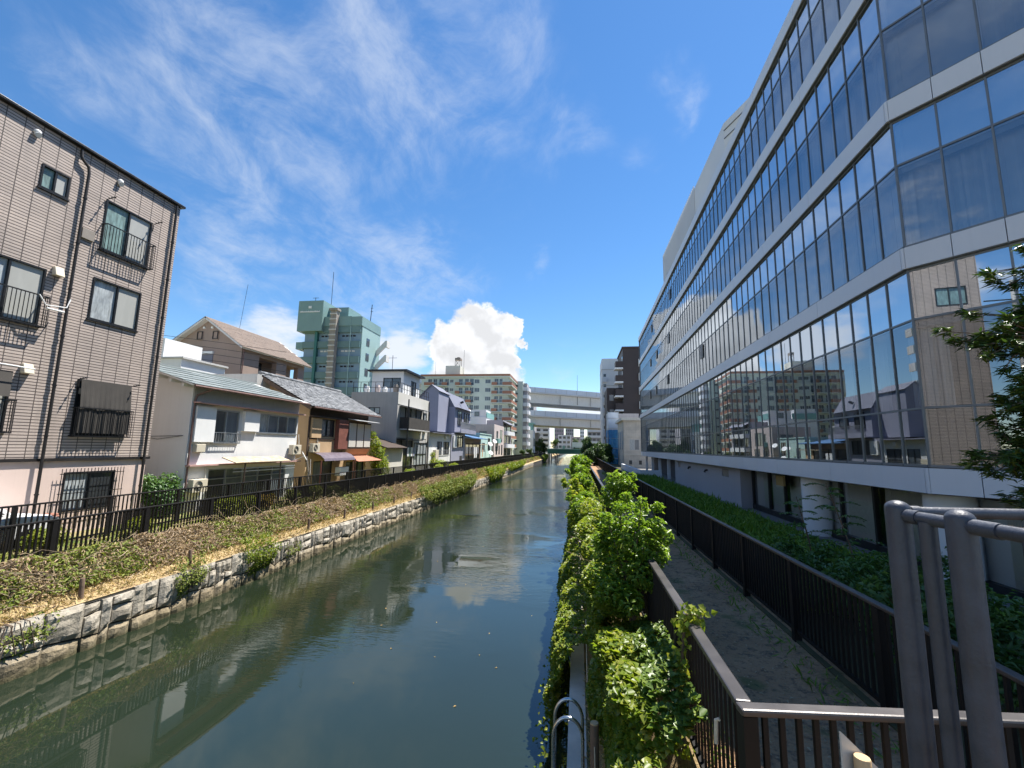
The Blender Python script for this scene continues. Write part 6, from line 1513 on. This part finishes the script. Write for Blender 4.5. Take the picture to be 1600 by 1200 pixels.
shr = [(4.2, 6.5, 3.15, 1.0, 'dark leafy shrub behind the black fence nearest the bridge railing'), (4.4, 8.3, 3.0, .95, 'dark leafy shrub behind the black fence, second from the bridge'), (4.9, 10.4, 2.95, .9, 'dark leafy shrub behind the black fence, third from the bridge'), (5.9, 8.6, 3.05, .9, 'dark shrub between the second and third fence shrubs and the white columns'), (5.4, 5.6, 3.0, .9, 'dark shrub right of the bridge railing posts')]
for x, y, z, k, l in shr:
    cl = [(x + rnd.uniform(-.7, .7) * k, y + rnd.uniform(-.9, .9) * k, z + rnd.uniform(-.55, .3) * k, rnd.uniform(.25, .42) * k) for _ in range(9)]
    plant('shrub', l, 'shrub', (x, y, 2.25), cl, 2300, .105, M['shrub_dark'], trunk=.03, asp=.42, up=.5)
def frond_plant(label, base, top, nf, fl, mat):
    """upright stem with arching compound leaves"""
    r = root('sapling', label, 'plant', base); b, t = Vector(base), Vector(top); mb = MB(); mid = b.lerp(t, .5) + Vector((.06, 0, 0)); mb.tube([b, mid, t], [.022, .016, .007], 7)
    P, N, S, T = [], [], [], []
    for k in range(nf):
        s = .35 + .65 * k / nf; p0 = b.lerp(t, s); a = k * 2.4; L = fl * (1.1 - .6 * s) * rnd.uniform(.8, 1.2)
        d = Vector((math.cos(a), math.sin(a), .55)); q = [p0 + d * L * f + Vector((0, 0, -L * .5 * f * f)) for f in (0, .33, .66, 1)]
        mb.tube(q, [.006, .005, .004, .002], 5)
        for j in range(15):
            f = .15 + .85 * j / 14; p = p0 + d * L * f + Vector((0, 0, -L * .5 * f * f)); sd = Vector((-math.sin(a), math.cos(a), 0)) * (1 if j % 2 else -1)
            P.append(tuple(p + sd * .045)); N.append((rnd.gauss(0, .25), rnd.gauss(0, .25), 1)); S.append(.11 * rnd.uniform(.7, 1.2)); T.append(tuple(sd + d * .4))
    mb.build('stem', M['bark'], r); leaf_mesh('foliage', P, N, S, mat, r, asp=.38, T=np.array(T)); return r
frond_plant('young sapling with paired leaflets before the first white column', (5.1, 11.0, 2.2), (4.9, 11.2, 4.1), 14, .62, M['shrub_dark'])
frond_plant('taller arching sapling before the ground-floor glass right of the first column', (5.2, 9.4, 2.2), (4.9, 9.9, 4.5), 18, .75, M['shrub_dark'])
# ---- evergreen branches hanging in at the right
T_ = root('evergreen_tree', 'dark evergreen tree with narrow leaves reaching in beside the bridge railing', 'tree', (5.2, 4.9, 2.25))
mb = MB(); mb.tube([(5.2, 4.9, 2.0), (5.1, 4.85, 4.0), (5.0, 4.9, 6.0), (4.9, 4.9, 8.0)], [.13, .11, .08, .03], 10)
tw = [((4.05, 4.65, 6.12), .40, 1), ((4.25, 4.8, 6.35), .42, 1), ((4.0, 4.7, 5.55), .36, 1), ((4.35, 4.7, 5.85), .38, 1), ((3.85, 4.60, 5.05), .34, 1), ((4.15, 4.62, 5.22), .36, 1), ((4.4, 4.7, 5.45), .36, 1), ((3.98, 4.62, 4.62), .26, 1), ((4.25, 4.6, 4.72), .30, 1), ((4.5, 4.8, 6.9), .5, 1), ((4.6, 4.9, 6.4), .45, 1), ((4.55, 4.8, 5.0), .4, 1), ((4.2, 4.6, 4.32), .2, 1)]
P, N, S, T = [], [], [], []
for (c, rad, _) in tw:
    c = Vector(c) + Vector((.05, 0, 0)); st = Vector((5.05, 4.9, c.z + .25)); tip = c + (c - st).normalized() * rad * .4
    mb.tube([st, st.lerp(c, .55) + Vector((0, 0, .08)), c, tip], [.035, .025, .014, .005], 6)
    for q in range(30):
        w = c + Vector((rnd.gauss(0, rad * .52), rnd.gauss(0, rad * .5), rnd.gauss(.02, rad * .36)))
        mb.tube([c.lerp(st, .25), c.lerp(w, .55) + Vector((0, 0, .03)), w], [.008, .006, .003], 4, cap=False)
        out = (w - c).normalized()
        ax = (out + Vector((-.4, -.2, .35))).normalized()
        for j in range(46):
            d = (ax * rnd.uniform(.25, 1.) + Vector((rnd.gauss(0, .55), rnd.gauss(0, .55), rnd.gauss(0, .4)))).normalized(); L = rnd.uniform(.07, .125)
            s0 = w - ax * rnd.uniform(0, .12)
            P.append(tuple(s0 + d * L * .5)); T.append(tuple(d)); N.append(tuple(Vector((rnd.gauss(0, .4), rnd.gauss(0, .4), 1)))); S.append(L)
smooth_by_angle(mb.build('trunk', M['bark'], T_), 60); leaf_mesh('crown', P, N, S, M['conifer'], T_, asp=.21, fold=.02, T=np.array(T))

# ---- left bank growth
P, N, S = [], [], []; P2_, N2_, S2_ = [], [], []
def brush(n, y0, y1, size, pw=1.):
    for _ in range(n):
        y = y0 + (y1 - y0) * rnd.random() ** pw; f = rnd.random(); x = -12.50 - .88 * f
        zg = np.interp(x, [-13.4, -13.0, -12.62, -12.30], [2.05, 1.80, 1.34, 1.22])
        hh = (.30 + .22 * nz((x, y, 0), .9) + .16 * nz((x, y, 0), 3., 7.)) * (.25 + math.sin(math.pi * min(1, f * .85 + .1)) * .95)
        dead = nz((x, y * .6, 0), .55, 13.) + .5 * nz((x, y, 0), 1.7, 17.) + rnd.gauss(0, .22) > (-.07 if y < 30 else -.14)
        (P2_ if dead else P).append((x + rnd.gauss(0, .05), y, zg + max(.03, hh) * rnd.random() ** .35)); (N2_ if dead else N).append((rnd.gauss(.45, .6), rnd.gauss(0, .6), rnd.gauss(.8, .5))); (S2_ if dead else S).append(size * rnd.uniform(.5, 1.6))
brush(24000, 6, 22, .088); brush(16000, 20, 48, .14); brush(7000, 46, 110, .24); brush(2600, 105, 184, .45)
leaf_mesh('brush_cover', P, N, S, M['brush'], asp=.5, kind='stuff'); leaf_mesh('dead_brush', P2_, N2_, S2_, M['dead'], asp=.3, kind='stuff')
def g2():
    y = 6 + 44 * rnd.random() ** 1.5; f = rnd.random(); x = -12.52 - .8 * f; zg = float(np.interp(x, [-13.4, -13.0, -12.62, -12.30], [2.05, 1.80, 1.34, 1.22]))
    q = [(x, y, zg + rnd.uniform(.05, .35))]; dy = rnd.gauss(0, .16); dx = rnd.gauss(.05, .1)
    for k in range(4): q.append((q[-1][0] + dx + rnd.gauss(0, .05), q[-1][1] + dy + rnd.gauss(0, .07), max(zg + .05, q[-1][2] + rnd.gauss(.02, .10))))
    return q
stems('dead_stems', g2, 1100, M['dead'], .0058)
P, H = [], []
for _ in range(14000):
    y = 5 + 62 * rnd.random() ** 1.5; x = rnd.uniform(-12.72, -12.06); P.append((x, y, float(np.interp(x, [-13.0, -12.62, -12.30, -11.98], [1.80, 1.34, 1.22, 1.13])))); H.append(rnd.uniform(.05, .15) * (1 + y / 60))
blades('dry_grass', P, H, M['straw'], lean=1.1, w=.018)
P, H = [], []
for _ in range(9000):
    y = 5 + 50 * rnd.random() ** 1.3; x = rnd.uniform(-15.1, -13.35)
    if nz((x, y, 0), .7) < -.25: continue
    P.append((x, y, 2.05)); H.append(rnd.uniform(.06, .2) * (1 + y / 80))
blades('promenade_grass', P, H, M['verge_grass'], lean=.8, w=.02)
# shrubby overhang where plants spill over the stone wall
def spill(label, y0, y1, zt, zb, n, size, mat, out=.22, grp=None):
    r = root('hanging_shrub', label, 'shrub', (-12.1, (y0 + y1) / 2, 1.1), grp); P, N, S = [], [], []
    for _ in range(n):
        f = rnd.random(); y = y0 + (y1 - y0) * (.5 + (rnd.random() - .5) * (1 - .55 * f ** 2)) ; z = zt + (zb - zt) * f
        if nz((0, y, z), 2.2, y0) < -.28: continue
        P.append((-11.98 + (out * math.sin(math.pi * min(1, .25 + f * .8))) * rnd.uniform(.3, 1.2) - (.35 * rnd.random() if f < .3 else 0), y, z + rnd.gauss(0, .05))); N.append((rnd.gauss(.8, .5), rnd.gauss(-.1, .5), rnd.gauss(.5, .5))); S.append(size * rnd.uniform(.6, 1.4))
    leaf_mesh('foliage', P, N, S, mat, r, asp=.55); mb = MB(); mb.tube([(-12.2, y0, 1.2), (-12.2, y1, 1.2)], .014, 5)
    for k in range(6): y = rnd.uniform(y0, y1); mb.tube([(-12.2, y, 1.2), (-11.9, y, 1.15), (-11.86, y + rnd.uniform(-.2, .2), zb + .2)], .012, 5, cap=False)
    mb.build('stem', M['bark'], r)
spill('small green shrub hanging over the stone wall by the second timber stake', 12.2, 13.5, 1.5, .40, 900, .075, M['brush'])
spill('bright green shrub hanging over the stone wall right of the second timber stake', 15.0, 16.9, 1.6, .22, 1700, .085, M['ivy'], .3)
spill('sprig of weeds in the stone wall beyond the bright hanging shrub', 17.3, 18.6, .95, .45, 300, .07, M['brush'])
spill('long mixed brown and green growth covering the stone wall in the middle distance', 33, 52, 1.95, .10, 9000, .17, M['brush'], .35)
spill('bright green bush drooping to the water by the white slope', 58, 72, 2.3, .12, 4200, .24, M['ivy'], .5)
spill('green bushes on the wall top before the far bridge', 74, 100, 2.2, .9, 3200, .34, M['ivy'], .4)
spill('drooping pale shrub at the left end of the far bridge', 150, 172, 2.6, .4, 2000, .5, M['ivy'], .6)
spill('dry vine patch at the nearest end of the stone wall', 7.0, 9.4, 1.25, .35, 700, .075, M['brush'], .12)
# timber stakes along the dry verge
stake0 = None
for y, l in ((9.95, 'nearest timber stake on the dry verge at the picture edge'), (13.1, 'timber stake on the dry verge by the small hanging shrub'), (19.4, 'timber stake on the verge, third along'), (22.6, 'timber stake on the verge, fourth along'), (25.9, 'timber stake on the verge, fifth along'), (29.0, 'timber stake on the verge, sixth along'), (32.1, 'farthest timber stake on the verge before the overgrown wall')):
    if stake0 is None:
        mb = MB(); mb.tube([(0, 0, -.2), (0, 0, .47), (0, 0, .50)], [.055, .055, .045], 12); stake0 = smooth_by_angle(mb.build('timber_stake', M['timber']), 40); s_ = stake0
    else: s_ = stake0.copy(); COL.objects.link(s_)
    s_.location = (-12.22, y, 1.19); s_.rotation_euler = (rnd.uniform(-.05, .05), rnd.uniform(-.05, .05), rnd.uniform(0, 6)); tag(s_, l, 'stake', 'timber stakes on the left verge')
# azalea cushions between the two fences
az = [(10.4, .62, 'round yellow-green azalea cushion nearest the picture edge', 0), (13.0, .5, 'dull yellow-green azalea cushion below the barred window', 0), (16.6, .70, 'wide yellow-green azalea cushion before the white house', 0), (17.7, .66, 'yellow-green azalea cushion touching the wide one before the white house', 0), (19.1, .58, 'rusty red-tinged azalea cushion below the stained canopy', 1), (21.0, .62, 'yellow-green azalea cushion at the right end of the white house', 0), (22.9, .66, 'yellow-green azalea cushion before the tan house', 0), (24.6, .6, 'azalea cushion before the red-brown posts of the tan house', 0), (31.5, .8, 'azalea cushion before the tan house beyond the orange awning', 0), (36.5, .9, 'loose pale shrub before the low cream annexe', 0), (45.0, 1.0, 'loose green shrub before the grey three-storey house', 0), (50.5, 1.0, 'loose green shrub at the white single-storey front', 0)]
for y, k, l, red in az:
    cl = [(-14.2 + rnd.uniform(-.25, .25), y + rnd.uniform(-.35, .35) * k * 1.4, 2.05 + .55 * k + rnd.uniform(0, .35) * k, rnd.uniform(.28, .42) * k) for _ in range(8)]
    plant('azalea_bush', l, 'bush', (-14.2, y, 2.05), cl, 1500, .06 + y * .0012, M['azalea_red'] if red else (M['azalea'] if y < 35 else M['ivy']), 'bushes between the two fences', trunk=.03, asp=.5, up=.6, shell=.6)
plant('camellia_bush', 'dense dark green bush between the tiled house and the white house', 'bush', (-16.9, 16.1, 2.05), [(-16.9, 16.1, 3.0, .62), (-16.8, 16.5, 2.9, .55), (-17.0, 15.7, 3.3, .45), (-16.7, 16.2, 2.6, .6), (-16.9, 16.6, 3.4, .4)], 2600, .13, M['shrub_dark'], trunk=.05, asp=.6, up=.3)
plant('climbing_plant', 'pale green climbing plant at the right end of the tan house', 'plant', (-16.9, 35.6, 2.05), [(-16.9, 35.4, 5.2, .55), (-16.8, 35.7, 4.4, .65), (-16.6, 35.9, 3.6, .75), (-16.5, 36.0, 2.8, .8), (-17.0, 35.2, 5.9, .35)], 2400, .16, M['ivy'], trunk=.05)
plant('shrub', 'tall weeds by the glazed front of the grey three-storey house', 'shrub', (-15.6, 47.5, 2.05), [(-15.6, 47.5, 3.2, .6), (-15.6, 48.4, 2.9, .7), (-15.7, 47.2, 4.1, .3), (-15.6, 50, 2.8, .7)], 1500, .17, M['ivy'], trunk=.03)
for (x, y, z, rr, l, m_) in ((-14.4, 160, 6.0, 2.4, 'green tree standing at the left end of the far bridge', 'far_tree'), (-13.6, 168, 4.6, 2.6, 'dark tree next to the left end of the far bridge', 'far_dark'), (-11.5, 210, 7.0, 2.5, 'bright tree behind the far bridge on the left', 'far_tree'), (.2, 205, 7.4, 3.2, 'bright green round tree behind the far bridge', 'far_tree'), (4.6, 196, 8.5, 3.0, 'dark tall tree behind the bridge truck', 'far_dark'), (9, 150, 6, 3.2, 'dark tree below the white tower block', 'far_dark'), (-14.2, 112, 3.4, 1.1, 'small light bush behind the fence by the rounded balconies', 'far_tree'), (-14.3, 133, 3.6, 1.3, 'small light bush behind the fence by the stair tower', 'far_tree')):
    cl = [(x + rnd.uniform(-.7, .7) * rr, y + rnd.uniform(-.7, .7) * rr, z + rnd.uniform(-.7, .7) * rr, rnd.uniform(.28, .45) * rr) for _ in range(9)]
    plant('tree', l, 'tree', (x, y, 2.1), cl, 1500, .16 * rr, M[m_], trunk=.05 * rr)
# ------------------------------------------------------------------ quay furniture
r = root('ladder', 'stainless ladder with two bent tube handles at the quay edge', 'ladder', (-.15, 6.4, 1.0))
for y in (6.18, 6.60):
    mb = MB(); q = [(-.33, y, -.3), (-.33, y, 1.50)] + [(-.145 - .185 * math.cos(a), y, 1.50 + .235 * math.sin(a)) for a in [math.radians(k) for k in range(15, 180, 15)]] + [(.04, y, 1.5), (.04, y, .98)]
    mb.tube(q, .021, 14); smooth_by_angle(mb.build('handle', M['steel'], r), 50)
for z in (1.05, .75, .45, .15): mb = MB(); mb.tube([(-.33, 6.18, z), (-.33, 6.60, z)], .018, 10); mb.build('rung', M['steel'], r)
for y in (6.18, 6.6): mb = MB(); mb.tube([(-.33, y, .85), (-.165, y, .85)], .018, 10); mb.build('bracket', M['steel'], r)
mb = MB(); mb.tube([(.04, 6.18, 1.02), (.04, 6.18, 1.10)], .026, 10); mb.build('tape', M['tape'], r)
r = root('bollard_post', 'short dark timber post with pale cut top beside the quay ladder', 'post', (.175, 5.9, 1.0))
mb = MB(); mb.tube([(.178, 5.92, .8), (.178, 5.92, 1.84)], .052, 20); smooth_by_angle(mb.build('shaft', M['timber'], r), 40); mb = MB(); mb.tube([(.178, 5.92, 1.8405), (.178, 5.92, 1.853)], [.052, .047], 20); mb.build('cut_top', M['timber_end'], r)
mb = MB(); mb.tube([(.175, 5.862, 1.62), (.18, 5.86, 1.3), (.19, 5.862, .98)], .007, 6); mb.build('cord', M['rope'], r)
r = root('guide_rope', 'thin pale rod standing in the sand by the ivy', 'rod', (.14, 8.6, 1.0)); mb = MB(); mb.tube([(.14, 8.55, .95), (.125, 8.9, 1.95)], .010, 6); mb.build('rod', M['rope'], r)
o = climber('cord', 'faded cord knotted to a baluster of the ivy-bank fence', [(1.005, 3.72, 3.17), (.985, 3.73, 3.16), (.98, 3.735, 3.0)], 2, .01, M['ivy'], .001, 'cord')
for c in list(o.children):
    if c.name.startswith('foliage'): bpy.data.objects.remove(c)
    else: c.data.materials[0] = M['rope']
# dry grass and gravel on the sandy strip
P, H = [], []
for _ in range(2600):
    y = rnd.uniform(3.2, 9.2); x = rnd.uniform(.11, .42); P.append((x, y, .98 + max(0, (x - .16)) * .85)); H.append(rnd.uniform(.03, .11))
blades('sand_grass', P, H, M['straw'], lean=1.2, w=.010)
P, N, S = [], [], []
for _ in range(1500):
    y = 3.4 + 24 * rnd.random() ** 1.6; x = rnd.uniform(1.2, 3.1); P.append((x, y, 2.305)); N.append((rnd.gauss(0, .25), rnd.gauss(0, .25), 1)); S.append(rnd.uniform(.02, .055))
leaf_mesh('leaf_litter', P, N, S, M['dead'], asp=.5, kind='stuff')
P, H = [], []
for _ in range(2500):
    y = 4 + 50 * rnd.random() ** 1.4; x = rnd.choice((rnd.uniform(2.7, 3.12), rnd.uniform(1.15, 1.4))); P.append((x, y, 2.30)); H.append(rnd.uniform(.05, .16) * (1 + y / 50))
blades('path_weeds', P, H, M['lawn'], lean=.9, w=.014)
# leaves afloat
fl = None
for k in range(26):
    y = rnd.uniform(8.3, 24); x = rnd.uniform(-6.5, -.9)
    if fl is None: fl = leaf_mesh('floating_leaf', [(0, 0, .012)], [(0, 0, 1)], [.10], M['float_leaf'], asp=.6, fold=.03); q = fl
    else: q = fl.copy(); COL.objects.link(q)
    q.location = (x, y, .0); q.rotation_euler = (0, 0, rnd.uniform(0, 6.3)); s = rnd.uniform(.3, .8); q.scale = (s, s, 1); tag(q, 'small fallen leaf floating on the calm dark water', 'leaf', 'leaves floating on the canal')
# ------------------------------------------------------------------ parked car and planter behind the left fences
r = root('parked_car', 'white small car parked before the pink ground floor, mostly behind the fences', 'car', (-15.8, 9.6, 2.05))
mb = MB(); side = [(8.0, 2.35), (11.35, 2.35), (11.42, 2.75), (11.2, 2.93), (10.35, 3.02), (9.75, 3.55), (8.0, 3.6)]
b = len(mb.v); n = len(side)
for x, ins in ((-16.45, 0), (-15.15, 0)): mb.v += [(x + (.1 if x < -16 else -.1) * (z > 3.1), y, z) for y, z in side]
mb.f.append(tuple(range(n))); mb.m.append(0); mb.f.append(tuple(n + i for i in reversed(range(n)))); mb.m.append(0)
for i in range(n): j = (i + 1) % n; mb.f.append((j, i, n + i, n + j)); mb.m.append(0)
bevel(mb.build('body', M['car_white'], r), .06, 3)
mb = MB(); mb.face([(-16.3, 10.32, 3.05), (-15.3, 10.32, 3.05), (-15.36, 9.80, 3.5), (-16.24, 9.80, 3.5)], 0, (0, 1, .5)); mb.v = [(x, y + .012, z + .012) for x, y, z in mb.v]; mb.build('windscreen', M['gl_dark'], r)
mb = MB(); mb.face([(-15.14, 8.2, 3.08), (-15.14, 10.1, 3.08), (-15.235, 9.7, 3.46), (-15.235, 8.2, 3.5)], 0, (1, 0, 0)); mb.build('side_window', M['gl_dark'], r)
for y in (10.7, 8.5): mb = MB(); mb.tube([(-15.3, y, 2.33), (-15.12, y, 2.33)], .28, 18); w = mb.build('wheel', M['rubber'], r); mb = MB(); mb.tube([(-15.119, y, 2.33), (-15.105, y, 2.33)], .16, 14); mb.build('rim', M['alu'], w, local=origin_of(r))
mb = MB(); mb.box(-15.4, -15.13, 11.30, 11.41, 2.72, 2.84); mb.build('headlight', M['gl_pale'], r)
mb = MB(); mb.box(-16.0, -15.6, 11.45, 11.8, 2.05, 2.82); mb.tube([(-15.8, 11.62, 2.82), (-15.8, 11.62, 2.87)], .2, 12); o = bevel(mb.build('planter_box', M['red_plastic']), .03); tag(o, 'red-brown plastic box standing beside the white car', 'box')
